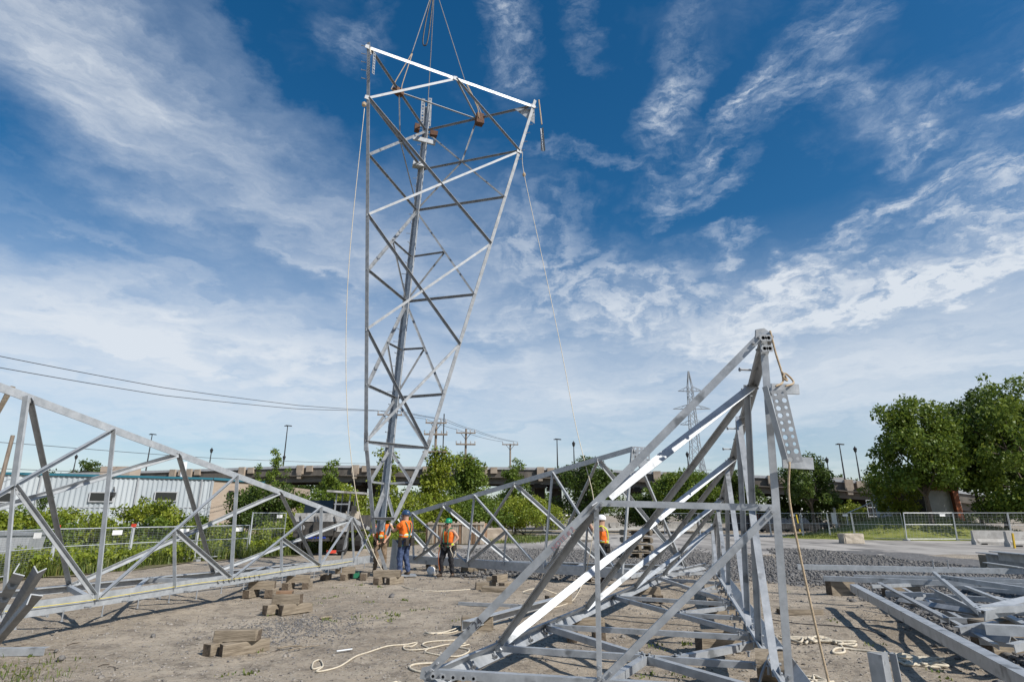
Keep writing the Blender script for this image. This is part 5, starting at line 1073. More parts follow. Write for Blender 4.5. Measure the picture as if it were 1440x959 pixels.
def holed_plate(t, name, c, ex, ez, cols, rows, cell, th=.012, material=GALV, r=.3):
    """flat plate with real bolt holes: each cell is a square ring round an octagon"""
    c = Vector(c); ex = Vector(ex).normalized(); ez = Vector(ez); ez = (ez - ex * ez.dot(ex)).normalized(); ny = ex.cross(ez); m = MB(); g = random.Random(cols * rows)
    for i in range(cols):
        for j in range(rows):
            o = c + ex * cell * (i - (cols - 1) / 2) + ez * cell * (j - (rows - 1) / 2); rr = cell * (r if g.random() < .8 else r * 1.4)
            for q in (0, 1):
                b = ny * (th * (q - .5)); sq = [(-.5, -.5), (0, -.5), (.5, -.5), (.5, 0), (.5, .5), (0, .5), (-.5, .5), (-.5, 0)]
                vs = [o + b + ex * x * cell + ez * y * cell for x, y in sq] + [o + b + ex * math.cos(a) * rr + ez * math.sin(a) * rr for a in [math.pi * (1.25 + .25 * k) for k in range(8)]]
                m.add(vs, [(k, (k + 1) % 8, 8 + (k + 1) % 8, 8 + k) for k in range(8)])
    return m.build(name, material, t)
# splice plates left hanging on the raised section
a = Vector(TL['L'][0]) + Vector((.02, -.12, -.5)); t = empty('splice_plate_bundle', a + Vector((.12, 0, -1.2))); tag(t, 'bright splice plates bolted to the top left corner of the raised tower', 'plate bundle')
holed_plate(t, 'plate', a + Vector((.1, -.05, -.6)), (1, -.6, 0), (0, 0, 1), 1, 8, .12, .02, GALV_NEW); holed_plate(t, 'plate', a + Vector((.28, 0, -.55)), (.5, 1, 0), (0, .05, 1), 1, 8, .12, .02, GALV)
m = MB(); m.tube([a + Vector((.1, 0, .1)), a + Vector((.15, -.03, -.2))], .03, 6); m.build('lashing', ROPE, t)
a = Vector(TL['R'][0]) + Vector((.25, -.1, -.3)); t = empty('splice_plate_bundle', a + Vector((0, 0, -2.6))); tag(t, 'grey splice plates hanging on a cord under the top right corner of the raised tower', 'plate bundle')
holed_plate(t, 'plate', a + Vector((0, 0, -1.75)), (1, .5, 0), (-.05, 0, 1), 1, 9, .12, .02, GALV_DULL, r=.2); holed_plate(t, 'plate', a + Vector((.05, -.1, -1.8)), (.5, -1, 0), (-.08, 0, 1), 1, 9, .12, .02, GALV_DULL, r=.2)
m = MB(); m.tube([a + Vector((-.1, .1, .3)), a + Vector((0, 0, -1.0))], .03, 6); m.build('cord', ROPE_TAN, t)
a = Vector(TL['C'][0]); t = empty('splice_plate_bundle', a + Vector((0, -.25, -1.4))); tag(t, 'perforated splice plates on top of the thick middle leg of the raised tower', 'plate bundle')
for dx, dy in ((-.2, -.2), (.12, -.24)): holed_plate(t, 'plate', a + Vector((dx, dy, -.5)), (1, .2, 0), (-.03, 0, 1), 1, 9, .17, .02, GALV_TOWER, r=.22)
# timber pads and slings
def pad(label, p, s, rz): o = MB().box(p, s, rz, jit=.02).build('timber_pad', TIMBER_RED, None, p); tag(o, label, 'timber pad', 'timber pads under the slings')
pad('reddish timber pad under the left sling of the raised tower', Vector(TP['mLC']) + Vector((0, -.05, -.02)), (.4, .26, .24), .9)
pad('reddish timber pad under the right sling of the raised tower', Vector(TP['mCR']) + Vector((.1, -.05, -.05)), (.32, .3, .5), .4)
pad('dark timber pad left of the middle leg of the raised tower', Vector(TP['Ct']) + Vector((-.32, -.3, -.05)), (.24, .24, .32), .3)
pad('dark timber pad right of the middle leg of the raised tower', Vector(TP['Ct']) + Vector((.42, -.2, -.3)), (.32, .24, .22), .3)
HK = Vector(TP['hook'])
def rope(name, label, pts, r, material, cat='rope', n=8, sp=True, extra=None):
    P = spline(pts, n) if sp else [Vector(p) for p in pts]; m = MB(); m.tube(P, r, 6)
    if extra: extra(m)
    lo = min(P, key=lambda p: p.z); o = m.build(name, material, None, lo, smooth=True); return tag(o, label, cat)
SL = mat('sling_strap', (.20, .20, .21), (.32, .31, .30), 20, .8)
a = Vector(TP['mLC']); b = HK.lerp(a, .66)
rope('lifting_sling', 'left sling from the hook to the raised tower', [HK, HK.lerp(a, .33), b], .019, SL, 'sling')
rope('lifting_sling', 'doubled rope choker below the left sling', [b, a + Vector((-.18, -.2, .2)), a + Vector((-.2, -.25, -.1)), a + Vector((.2, -.2, -.1)), a + Vector((.15, -.15, .2)), b + Vector((.03, 0, 0))], .018, ROPE_TAN, 'sling')
c = Vector(TP['mCR']); b = HK.lerp(c, .72)
rope('lifting_sling', 'right sling from the hook to the raised tower', [HK, HK.lerp(c, .4), b], .019, SL, 'sling')
rope('lifting_sling', 'rope choker below the right sling', [b, c + Vector((0, -.2, .5)), c + Vector((.1, -.25, -.1)), c + Vector((.2, .1, .3)), b + Vector((.03, 0, 0))], .018, ROPE_TAN, 'sling')
d = Vector(TL['C'][0]); rope('lifting_sling', 'middle sling from the hook to the thick leg of the raised tower', [HK, HK.lerp(d, .5), d + Vector((0, -.1, -.2))], .019, SL, 'sling')
rope('lifting_sling', 'dark slack strap loop hanging from the hook', [HK, HK + Vector((-.25, 0, -1.6)), HK + Vector((-.38, 0, -3.0)), HK + Vector((-.3, 0, -3.3)), HK + Vector((-.16, 0, -2.9)), HK + Vector((-.02, 0, -.4))], .03, STEEL_DARK, 'sling')
hk = empty('crane_hook', HK); tag(hk, 'crane hook carrying the slings above the raised tower', 'hook')
m = MB(); m.tube(spline([HK + Vector((.28, 0, .3)), HK + Vector((.3, 0, .05)), HK + Vector((0, 0, -.15)), HK + Vector((-.25, 0, .05)), HK + Vector((-.1, 0, .45)), HK + Vector((0, 0, .8))], 6), .07, 8); m.build('hook', STEEL_DARK, hk)
m = MB(); m.box(HK + Vector((0, 0, 1.3)), (.5, .3, 1.0)); m.build('sheave_block', mat('crane_yellow', (.6, .42, .03), None, rough=.5), hk)
m = MB(); m.tube([HK + Vector((0, 0, 1.8)), HK + Vector((2, 9, 22))], .03, 6); m.build('hoist_cable', CABLE, hk)

# ---- near right section
RL = SEC['right_legs']
right = section('tower_section', 'near tapered lattice section lying on timbers with its wide triangular end toward us', 'right', RL['C'][0],
    [('L', .13, (-.65, .2, .7), -1, (.2, 0, -1)), ('C', .18, (.7, -.15, .7), 1, (.7, 0, -.7)), ('R', .085, (-.63, .3, .72), -1, (.6, 0, .7))], GS)
PL = [Vector(q) for q in RL['L']]; PC = [Vector(q) for q in RL['C']]; PR = [Vector(q) for q in RL['R']]
for i in range(14):
    q = PC[0].lerp(PC[1], .06 + i * .05); bolt(right, q + Vector((-.08, 0, .0)), (.1, 0, 1), .07, .012, 'bolt'); bolt(right, q + Vector((-.14, .15, .0)), (0, 0, 1), .05, .012, 'bolt')
for i in range(7): bolt(right, PL[0].lerp(PL[1], .03 + i * .045) + Vector((.02, -.03, -.05)), (.2, -.8, -.5), .07, .014, 'bolt')
for i in range(8): bolt(right, PR[0].lerp(PR[1], .02 + i * .045) + Vector((-.05, 0, -.06)), (-1, -.2, 0) if i % 2 else (1, 0, 0), .13, .011)
for i in range(4): bolt(right, PR[0] + Vector((-.03 + .05 * (i % 2), -.03, -.06 - .1 * (i // 2))), (0, -1, 0), .03, .018, 'bolt')
for i in range(5): bolt(right, PL[0] + Vector((.06 + .09 * i, -.06 - .02 * i, -.0)), (0, -1, 0), .025, .014, 'bolt')
end_bolts(right, 'right')
for part, A, B, w, n, mode, h in SEC['right']:
    if part == 'brace' and w > .06:
        d_ = (Vector(B) - Vector(A)).normalized(); n_ = Vector(n); gusset(right, Vector(B) - d_ * .05 - n_ * .004, n_, .075, th=.005)
for q, s in ((PL[0], .07), (PR[0], .07)): gusset(right, q + Vector((0, .02, 0)), (0, -1, 0), s)
# painted marks on the slanted bar (flat print on the flange)
def text_on(name, txt, c, ex, ez, size, material, t):
    cu_ = bpy.data.curves.new(name, 'FONT'); cu_.body = txt; cu_.size = size; cu_.extrude = .0006; o = bpy.data.objects.new(name, cu_); col.objects.link(o); cu_.materials.append(material)
    ex = Vector(ex).normalized(); ez = Vector(ez); ez = (ez - ex * ez.dot(ex)).normalized(); n = ex.cross(ez)
    dg = bpy.context.evaluated_depsgraph_get(); me = bpy.data.meshes.new_from_object(o.evaluated_get(dg)); bpy.data.objects.remove(o); o = bpy.data.objects.new(name, me); col.objects.link(o)
    M = Matrix((ex, ez, n)).transposed().to_4x4(); M.translation = Vector(c) - t.location; o.parent = t; o.matrix_local = M; return o
sb = (PR[0] - PL[0]).normalized(); nE = sb.cross(PC[0] - PL[0]).normalized(); nE = nE if nE.y < 0 else -nE
ez = nE.cross(sb); ez = ez if ez.z > 0 else -ez
INK = mat('marker_ink', (.05, .05, .06), None, rough=.8); INKR = mat('red_ink', (.33, .17, .18), None, rough=.8)
text_on('marking', '" 24', PL[0].lerp(PR[0], .12) - ez * .03 + nE * .004, sb, ez, .09, INK, right)
text_on('marking', 'NOTE # 2', PL[0].lerp(PR[0], .36) - ez * .035 + nE * .004, sb, ez, .062, INKR, right)
# splice plate hanging beside the near apex
q = Vector((2.315, 4.98, 2.476)); t = empty('splice_plate_bundle', q + Vector((0, 0, -.4))); tag(t, 'perforated grey splice plate roped up beside the apex of the near section', 'plate bundle')
holed_plate(t, 'plate', q + Vector((.02, -.05, 0)), (1, -.15, .1), (-.2, 0, 1), 2, 10, .062, .014, GALV_DULL, r=.26)
m = MB(); m.angle(q + Vector((-.12, -.02, .34)), q + Vector((-.03, -.02, -.28)), .05, (.6, -.8, 0), 1, (-1, 0, 0)); m.build('angle_plate', GALV_NEW, t)
m = MB(); m.box(q + Vector((.1, .05, .34)), (.24, .02, .09), ry=.03); m.build('cross_strip', GALV, t); m = MB(); m.box(q + Vector((.12, .05, -.30)), (.26, .02, .1), ry=.05); m.build('cross_strip', GALV, t)
ap = Vector(RL['R'][0])
rope('hanging_rope', 'tan rope tied to the near apex holding the splice plate', [ap + Vector((.06, -.02, .02)), ap + Vector((.08, -.03, -.2)), ap + Vector((.1, -.06, -.45)), q + Vector((-.03, -.06, .34))], .009, ROPE_TAN)
rope('hanging_rope', 'knotted tail of the tan rope above the splice plate', [ap + Vector((.1, -.06, -.38)), ap + Vector((.13, -.07, -.46)), ap + Vector((.09, -.09, -.44)), ap + Vector((.12, -.08, -.40)), ap + Vector((.18, -.08, -.48)), q + Vector((.05, -.07, .34))], .009, ROPE_TAN)
rope('hanging_rope', 'tan rope running from the splice plate down to the ground', [q + Vector((.0, -.06, -.3)), (2.287, 4.95, 1.885), (2.289, 4.9, 1.447), (2.312, 4.85, 0.941), (2.329, 4.8, 0.56), (2.321, 4.75, 0.356)], .009, ROPE_TAN)
# ---- left section
left = section('tower_section', 'tapered lattice section lying along the left side with its narrow end at the workers', 'left', SEC['left_legs']['N'][1],
    [('N', .21, (.97, -.24, 0), -1, (0, 0, -1)), ('F', .14, (0, 0, 1), -1, (-1, 0, 0)), ('U', .12, (.97, -.24, 0), -1, (0, 0, 1))], GS, GALV_NEW)
N0, N1 = (Vector(q) for q in SEC['left_legs']['N']); nd = (N1 - N0).normalized(); nr = Vector((.97, -.24, 0))
for i in range(34): q = N0.lerp(N1, .16 + i * .025); bolt(left, q + Vector((0, 0, -.08 if i % 3 else -.11)), nr if i % 2 else (0, 0, -1), .12 if i % 2 else .16, .011)
for i in range(9): q = N0.lerp(N1, .5 + i * .012); bolt(left, q + nr * .0 + Vector((0, 0, .02)), nr, .035, .022, 'bolt')
rope('yellow_rope', 'thin yellow rope stretched along the lower chord of the left section', [N0.lerp(N1, .1 + .089 * i) + nr * .035 + Vector((0, 0, .02 + .012 * math.sin(i * 2.1))) for i in range(10)], .0055, YELLOW_ROPE)
end_bolts(left, 'left')
# ---- centre section
centre = section('tower_section', 'tapered lattice section lying crosswise behind the workers in the centre', 'centre', SEC['centre_legs']['N'][0],
    [('N', .24, (-.6, -.8, 0), -1, (0, 0, 1)), ('F', .15, (0, 0, 1), -1, (0, 1, 0)), ('U', .14, (-.6, -.8, 0), -1, (0, 0, 1))], GS, GALV_NEW)
c = Vector(SEC['centre_legs']['U'][1]); holed_plate(centre, 'end_plate', c + Vector((.22, -.05, -.12)), (1, -.1, -.08), (0, 0, 1), 4, 3, .11, .015, GALV, r=.24)
m = MB(); m.prof(c + Vector((0, -.06, -.3)), c + Vector((0, -.04, -.3)), [(0, 0), (.5, 0), (.3, -.4)], Vector((1, 0, 0)), Vector((0, 0, 1))); m.build('gusset_plate', GALV, centre)
# plumb pole in front of the centre section's end (the one the white-helmet worker steadies)

# ---- flat section at the right
pileb = Vector((8.411, 12.864, 0)); pile = empty('tower_section', pileb); tag(pile, 'flat dismantled lattice section resting low on timbers at the right edge', 'steel section', GS)
def pb(name, a, b, w, n=(0, 0, 1), mode=-1, h=(0, -1, 0), material=GALV, t=None): MB().angle(a, b, w, n, mode, h, t=t).build(name, material, pile)
pb('chord', (6.613, 14.342, 0.6), (12.301, 12.805, 0.6), 0.108, (0, -1, 0), -1, (0, 0, 1), GALV_NEW, .022)
pb('chord', (6.423, 12.854, 0.5), (10.442, 10.952, 0.5), 0.094, (0, -1, 0), -1, (0, 0, 1), GALV, .022)
pb('chord', (6.717, 12.297, 0.45), (4.201, 4.973, 0.45), .135, (0, 0, 1), -1, (-.75, -.66, 0), GALV, .016)
pb('brace', (8.543, 12.586, 0.66), (5.424, 7.329, 0.7), 0.058, (0, 0, 1), -1, (-.7, -.7, 0), GALV_NEW)
pb('brace', (5.465, 7.382, 0.7), (8.675, 9.057, 0.85), 0.115, (0, -.3, 1), -1, (0, -1, 0), GALV_NEW); pb('brace', (5.503, 7.415, 0.68), (7.309, 7.719, 0.7), 0.072, (0, -1, 0), -1, (0, 0, 1), GALV)
pb('brace', (7.746, 11.203, 0.72), (8.045, 8.675, 0.66), 0.072, (0, 0, 1), -1, (0, -1, 0), GALV); pb('brace', (7.592, 10.48, 0.62), (6.924, 8.859, 0.6), 0.065, (0, 0, 1), -1, (0, -1, 0), GALV_NEW)
pb('brace', (7.489, 11.157, 0.5), (6.541, 8.759, 0.45), 0.115, (0, -.7, .7), -1, (0, -1, 0), GALV_DULL); pb('brace', (6.538, 10.986, 0.45), (6.973, 10.658, 0.5), 0.072, (0, 0, 1), -1, (0, -1, 0), GALV); pb('brace', (6.805, 10.745, 0.4), (7.08, 10.795, 0.45), 0.072, (0, 0, 1), -1, (0, -1, 0), GALV_NEW)
pb('brace', (6.475, 10.569, 0.4), (6.742, 8.961, 0.42), 0.108, (0, -1, .3), -1, (0, 0, 1), GALV_DULL); pb('brace', (6.002, 8.923, 0.38), (6.594, 8.748, 0.38), 0.065, (0, 0, 1), -1, (0, -1, 0), GALV)
pb('brace', (5.72, 8.145, 0.35), (5.881, 7.568, 0.35), 0.115, (0, -1, .2), -1, (0, 0, 1), GALV_DULL); pb('brace', (5.611, 8.044, 0.4), (6.195, 8.141, 0.45), 0.086, (0, 0, 1), -1, (0, -1, 0), GALV); pb('brace', (5.399, 7.273, 0.5), (6.333, 6.946, 0.5), 0.108, (0, -1, 0), -1, (0, 0, 1), GALV_NEW)
pb('brace', (6.672, 8.663, 0.5), (5.849, 6.771, 0.45), 0.086, (0, 0, 1), -1, (0, -1, 0), GALV); pb('brace', (6.878, 11.702, 0.55), (5.75, 8.411, 0.45), 0.072, (0, 0, 1), -1, (0, -1, 0), GALV_DULL)
c0 = Vector((6.717, 12.297, 0.45)); c1 = Vector((4.201, 4.973, 0.45)); cd = (c1 - c0).normalized(); cn_ = Vector((-cd.y, cd.x, 0)); cn_ = cn_ if cn_.y < 0 else -cn_
for i in range(11): q = c0.lerp(c1, .05 + .085 * i); bolt(pile, q + cn_ * .07 + Vector((0, 0, -.06)), cn_, .08, .009)
for (a_, b_, w_) in (((8.08, 13.596, 0.5), (9.967, 12.476, 0.55), .07), ((8.231, 12.677, 0.45), (9.09, 10.291, 0.5), .06), ((7.048, 10.236, 0.4), (7.869, 8.759, 0.45), .08), ((6.729, 10.292, 0.35), (5.492, 7.292, 0.35), .06), ((7.474, 9.712, 0.55), (7.231, 7.879, 0.5), .07), ((7.601, 12.164, 0.4), (6.321, 8.824, 0.35), .06), ((5.451, 7.031, 0.4), (7.135, 7.794, 0.45), .08), ((6.995, 12.176, 0.45), (8.772, 12.317, 0.5), .06), ((8.332, 13.529, 0.42), (11.028, 11.984, 0.42), .09), ((7.085, 11.894, 0.38), (9.208, 10.078, 0.4), .08), ((7.361, 11.222, 0.34), (8.279, 9.114, 0.36), .1), ((6.393, 9.139, 0.3), (7.559, 8.369, 0.32), .09), ((5.949, 8.169, 0.28), (6.775, 7.552, 0.3), .1), ((7.339, 13.379, 0.52), (10.535, 11.849, 0.56), .06), ((6.657, 9.907, 0.3), (7.873, 9.023, 0.3), .07)):
    pb('brace', a_, b_, w_, (0, 0, 1), -1, (0, -1, 0), GALV_NEW)
a = Vector((8.558, 12.586, 0.66))
for k in (0, .3): bolt(pile, a + Vector((k, 0, .05)), (0, 0, 1), .16, .012, 'bolt')
t = empty('steel_angle', (16.59, 20.984, 0)); tag(t, 'pair of steel angles stacked beyond the flat section at the right edge', 'steel angle'); 
MB().angle((12.414, 16.128, 0.7), (11.541, 12.59, 0.7), .24, (0, -1, 0), -1, (0, 0, 1), t=.02).build('angle', GALV_DULL, t); MB().angle((12.626, 16.515, 0.55), (12.273, 14.965, 0.55), .12, (0, 0, 1), -1, (0, -1, 0), t=.02).build('angle', GALV_NEW, t)
MB().angle((11.294, 14.3, 0.85), (10.896, 11.859, 0.85), .2, (0, -1, 0), -1, (0, 0, 1), t=.02).build('angle', GALV, t)
for p in ((16.422, 20.718, 0), (16.197, 18.194, 0)): MB().box(Vector(p) + Vector((0, .3, .22)), (.4, .9, .44)).build('support_block', TIMBER, t)

# ---- loose angles
def loose(label, A, B, w, n, mode, h, material=GALV_DULL, base=None, holes=0):
    A = Vector(A); B = Vector(B); t = empty('steel_angle', base or ((A.x + B.x) / 2, (A.y + B.y) / 2, min(A.z, B.z))); tag(t, label, 'steel angle'); MB().angle(A, B, w, n, mode, h, t=.009).build('angle', material, t)
    for i in range(holes): q = A.lerp(B, .08 + .84 * i / max(1, holes - 1)); e = Vector(n); bolt(t, q, e, .02, .02, 'bolt')
    return t
loose('short steel angle lying flat in the near left corner', (-7.136, 8.295, 0.05), (-6.083, 8.376, 0.05), .09, (0, -1, 0), -1, (0, 0, 1), GALV)
A = Vector((-4.124, 5.2, 1.272)); Bq = Vector((-6.6, 7.842, 0.05))
loose('holed steel angle propped upright in the left foreground bundle', A, Bq, .085, (.6, -.8, 0), -1, (-1, 0, 0), GALV_DULL, holes=8); loose('second upright angle behind the first in the left foreground bundle', A + Vector((.1, .12, .02)), Bq + Vector((.12, .15, 0)), .07, (.8, -.6, 0), -1, (-1, 0, 0), GALV_DULL)
loose('lower tilted angle with bolt at the left edge of the foreground', (-3.843, 5, 1.111), (-5.866, 6.91, 0.05), .085, (-.5, -.8, .3), -1, (0, 0, 1), GALV_DULL)
loose('long steel angle lying on two timbers behind the near section', (-0.701, 9.644, 0.21), (0.859, 12.257, 0.21), .14, (0, 0, 1), -1, (-.7, .7, 0), GALV_NEW)
loose('thin steel bar lying on the dirt behind the near section', (-1.104, 13.042, 0.03), (0.636, 12.548, 0.03), .06, (0, 0, 1), -1, (0, -1, 0), GALV_DULL)
A = Vector((2.604, 4.6, 0.816)); loose('upright holed steel plate rising at the bottom edge right of centre', A, (A.x - .02, 4.55, -.02), .15, (.1, -1, 0), 1, (-1, 0, 0), GALV, base=(A.x, 4.55, 0), holes=3)
A = Vector((2.759, 4.7, 0.791)); loose('narrow angle standing behind the upright plate at the bottom edge', A, (A.x + .03, 4.7, -.02), .05, (.5, -.8, 0), 1, (-1, 0, 0), GALV_DULL, base=(A.x, 4.7, 0))
st = empty('stub_leg', (-3.676, 18.817, 0)); tag(st, 'short upright stub angle set in the ground under the raised tower', 'steel stub')
A = Vector((-3.59, 18.817, 0)); MB().angle(A + Vector((0, 0, -.05)), A + Vector((.06, 0, 1.02)), .28, (.2, -1, 0), -1, (-1, 0, 0), t=.03).build('angle', GALV, st); MB().angle(A + Vector((.1, -.08, -.05)), A + Vector((.16, -.08, .95)), .2, (-.2, -1, 0), 1, (1, 0, 0), t=.02).build('cover_plate', GALV_NEW, st)
MB().bar(A + Vector((-.15, -.1, .02)), A + Vector((-.42, -.25, .75)), .1, .03, (0, 1, 0)).build('strut', GALV_DULL, st)
MB().box(A + Vector((.25, -.1, .02)), (.9, .6, .03), .2).build('base_plate', GALV, st)

# ================================================================== TIMBERS
TIM = bpy.data.meshes.new('timber_block')
def timber_mesh(L, w, h, seed):
    g = random.Random(seed); bm = bmesh.new(); bmesh.ops.create_cube(bm, size=1)
    bmesh.ops.bevel(bm, geom=bm.edges[:], offset=.035, segments=1, affect='EDGES')
    for v in bm.verts: v.co = Vector((v.co.x * L + g.uniform(-.012, .012), v.co.y * w + g.uniform(-.008, .008), v.co.z * h + g.uniform(-.007, .007)))
    bm.normal_update()
    for f_ in bm.faces: f_.material_index = 1 if abs(f_.normal.x) > .8 else 0
    me = bpy.data.meshes.new('timber_block'); bm.to_mesh(me); bm.free(); return me
def timber(label, p, L, yaw, z=0., w=.17, h=.17, material=TIMBER, group='timber blocks around the yard', roll=0):
    me = timber_mesh(L, w, h, sum(map(ord, label)) % 997); o = link('timber_block', me, material, None, (p[0], p[1], z + h / 2 - .012)); me.materials.append(TIMBER_END); o.rotation_euler = (roll, 0, R(yaw)); return tag(o, label, 'timber block', group)
q = Vector((-3.673, 8.377, 0))
timber('left lower timber of the nearest stack on the left dirt', q + Vector((-.22, .2, 0)), .42, 66, 0, .14, .15); timber('right lower timber of the nearest stack on the left dirt', q + Vector((.1, .22, 0)), .62, 46, 0, .15, .15); timber('top timber of the nearest stack on the left dirt', q + Vector((-.02, .22, 0)), .58, 3, .15, .15, .14)
q = Vector((-4.233, 11.71, 0))
timber('left lower timber of the second stack from the left foreground', q + Vector((-.2, .15, 0)), .5, 60, 0, .15, .17); timber('right lower timber of the second stack from the left foreground', q + Vector((.17, .17, 0)), .6, 48, 0, .16, .17); timber('thick upper timber of the second stack from the left foreground', q + Vector((.0, .15, 0)), .52, 2, .17, .17, .17); timber('thin plank capping the second stack from the left foreground', q + Vector((-.06, .15, 0)), .3, 3, .34, .12, .05, CRATE_B)
q = Vector(N0.lerp(N1, .5)); q.z = 0
def under(q, desc, hi, n=2, yaw=20, w=.15, sp=.22):
    a = R(yaw + 90); e = Vector((math.cos(R(yaw)), math.sin(R(yaw)), 0)); nn_ = ('left', 'right', 'middle')
    for i in range(n): timber(f'{nn_[i]} lower timber {desc}', Vector((q[0], q[1], 0)) + e * (sp * (i - (n - 1) / 2) * 2), .45, yaw + 75 + 7 * i, 0, w, w)
    timber(f'upper timber {desc}', Vector((q[0], q[1], 0)), .55, yaw, w - .004, w, max(.06, hi - w))
def nlp(px_pt): return px_pt
a1 = N0.lerp(N1, (14.15 - 6.2) / 13.1); under(a1, 'under the left section nearest the gravel spill', .34, 2, 10, .17)
a2 = N0.lerp(N1, (15.5 - 6.2) / 13.1); under(a2, 'under the middle of the left section', .34, 2, 15, .17)
a3 = N0.lerp(N1, (17.7 - 6.2) / 13.1); under(a3, 'under the narrow end of the left section', .34, 3, 10, .17, .26)
q = Vector((-3.369, 16.721, 0)); timber('left lower timber of the stack before the raised tower', q + Vector((-.2, 0, 0)), .4, 80, 0, .17, .17); timber('right lower timber of the stack before the raised tower', q + Vector((.22, .05, 0)), .5, 55, 0, .16, .17); timber('long upper timber of the stack before the raised tower', q + Vector((0, .05, 0)), .72, 2, .17, .17, .17)
q = Vector((-0.404, 15.475, 0)); timber('left timber of the heap under the centre section', q + Vector((-.25, .1, 0)), .5, 8, 0, .17, .17); timber('right timber of the heap under the centre section', q + Vector((.27, .1, 0)), .5, 60, 0, .17, .17); timber('front plank of the heap under the centre section', q + Vector((.02, -.28, 0)), .7, -8, 0, .22, .1); timber('upper timber of the heap under the centre section', q + Vector((.1, .12, 0)), .45, 55, .17, .17, .17); timber('thin slab on top of the heap under the centre section', q + Vector((0, .32, 0)), .5, 5, .17, .16, .1)
for pxp, nm_, k in (((-1.226, 19.487, 0), 'under the centre section behind the green-helmet worker', 0), ((-2.563, 20.718, 0), 'under the centre section between the two workers', 1), ((2.138, 17.066, 0), 'under the centre section beside the white-helmet worker', 2)): timber('squared timber ' + nm_, Vector(pxp) + Vector((0, .4, 0)), .8, 20 + 30 * k, 0, .2, .18)
q = Vector((-0.587, 10.122, 0)); timber('timber under the near end of the long loose angle', q + Vector((.02, .15, 0)), .5, 5, 0, .2, .2); q = Vector((0.957, 12.864, 0)); timber('timber under the far end of the long loose angle', q + Vector((0, .1, 0)), .55, 30, 0, .2, .2)
f = lambda t_: Vector(PL[0].lerp(PL[1], t_))
q = f(.055); timber('timber under the near left corner of the near section', (q.x + .14, q.y + .05, 0), .5, 5, 0, .2, .2); timber('thin packing under the near left corner of the near section', (q.x + .12, q.y + .06, 0), .4, 8, .195, .17, .07)
q = f(.395); under((q.x + .05, q.y - .05), 'under the left leg of the near section by the white-helmet worker', .30, 2, 8, .16, .2)
q = f(.80); under((q.x, q.y), 'under the left leg of the near section at the gravel edge', .30, 2, 5, .16, .22)
q = PC[0].lerp(PC[1], .33); timber('timber under the right leg inside the near section', (q.x - .35, q.y + .1, 0), .6, 12, 0, .2, .27)
q = PC[0].lerp(PC[1], .62); timber('timber under the far part of the right leg of the near section', (q.x, q.y, 0), .7, 12, 0, .2, .28)
q = PC[0].lerp(PC[1], .09); t = empty('timber_roll', (q.x, q.y, 0)); tag(t, 'rounded timber block strapped under the near right corner of the near section', 'timber block')
m = MB(); m.tube([q + Vector((-.13, .06, -.0)), q + Vector((.13, -.04, -.0))], .14, 12); m.build('log', TIMBER, t); m = MB(); m.box((q.x, q.y, .13), (.32, .3, .28), .2); m.build('packing', TIMBER, t); m = MB(); m.tube(spline([q + Vector((-.26, -.2, -.3)), q + Vector((-.16, -.12, -.05)), q + Vector((.02, -.05, .15)), q + Vector((.16, -.05, .13))], 5), .014, 6); m.build('strap_bar', GALV, t)
q = Vector((7.533, 14.163, 0)); timber('timber under the tip of the flat section at the right', q + Vector((.05, .3, 0)), .6, 10, 0, .22, .36); q = Vector((6.454, 8.26, 0)); timber('thick timber under the flat section at the right edge', q + Vector((.05, .3, 0)), .6, 12, 0, .3, .42); q = Vector((8.393, 13.701, 0)); timber('pale timber under the middle of the flat section at the right', q + Vector((.3, .3, 0)), .8, 5, 0, .2, .34)
timber('flat plank on the dirt right of the near section', (5.362, 11.791, 0), .8, 5, 0, .2, .09)
# splinters and sticks
for lab, a, b, r_ in (('thin bent stick lying in the middle of the left dirt', (-3.013, 8.665, 0), (-2.681, 8.975, 0), .008), ('short weathered stick right of the nearest timber stack', (-3.207, 8.795, 0), (-2.923, 8.929, 0), .011), ('small orange-brown wood chip on the left dirt', (-3.379, 11.174, 0), (-3.21, 11.322, 0), .022)):
    rope('stick', lab, [Vector(a) + Vector((0, 0, .01)), (Vector(a) + Vector(b)) / 2 + Vector((0, .03, .015)), Vector(b) + Vector((0, 0, .01))], r_, TIMBER, 'stick')
m = MB(); m.tube([Vector((-2.338, 8.581, 0)) + Vector((0, 0, .015)), Vector((-2.164, 8.708, 0)) + Vector((0, 0, .015))], .012, 7); o = m.build('steel_pin', GALV_NEW, None, (-2.258, 8.665, 0)); tag(o, 'bright steel pin lying on the dirt in the foreground', 'pin')
for lab, p, s in (('small dark stone on the left dirt', (-5.396, 9.617, 0), .05), ('dark stone beside the left corner angle', (-5.688, 8.146, 0), .06), ('grey lump of rubble near the left corner', (-6.078, 8.581, 0), .045), ('dark clod of debris in the middle of the dirt', (-2.662, 13.928, 0), .08)):
    o = stones('stone', np.array([[0, 0, s * .4]]), np.array([s]), STONE); o.location = p; tag(o, lab, 'stone')

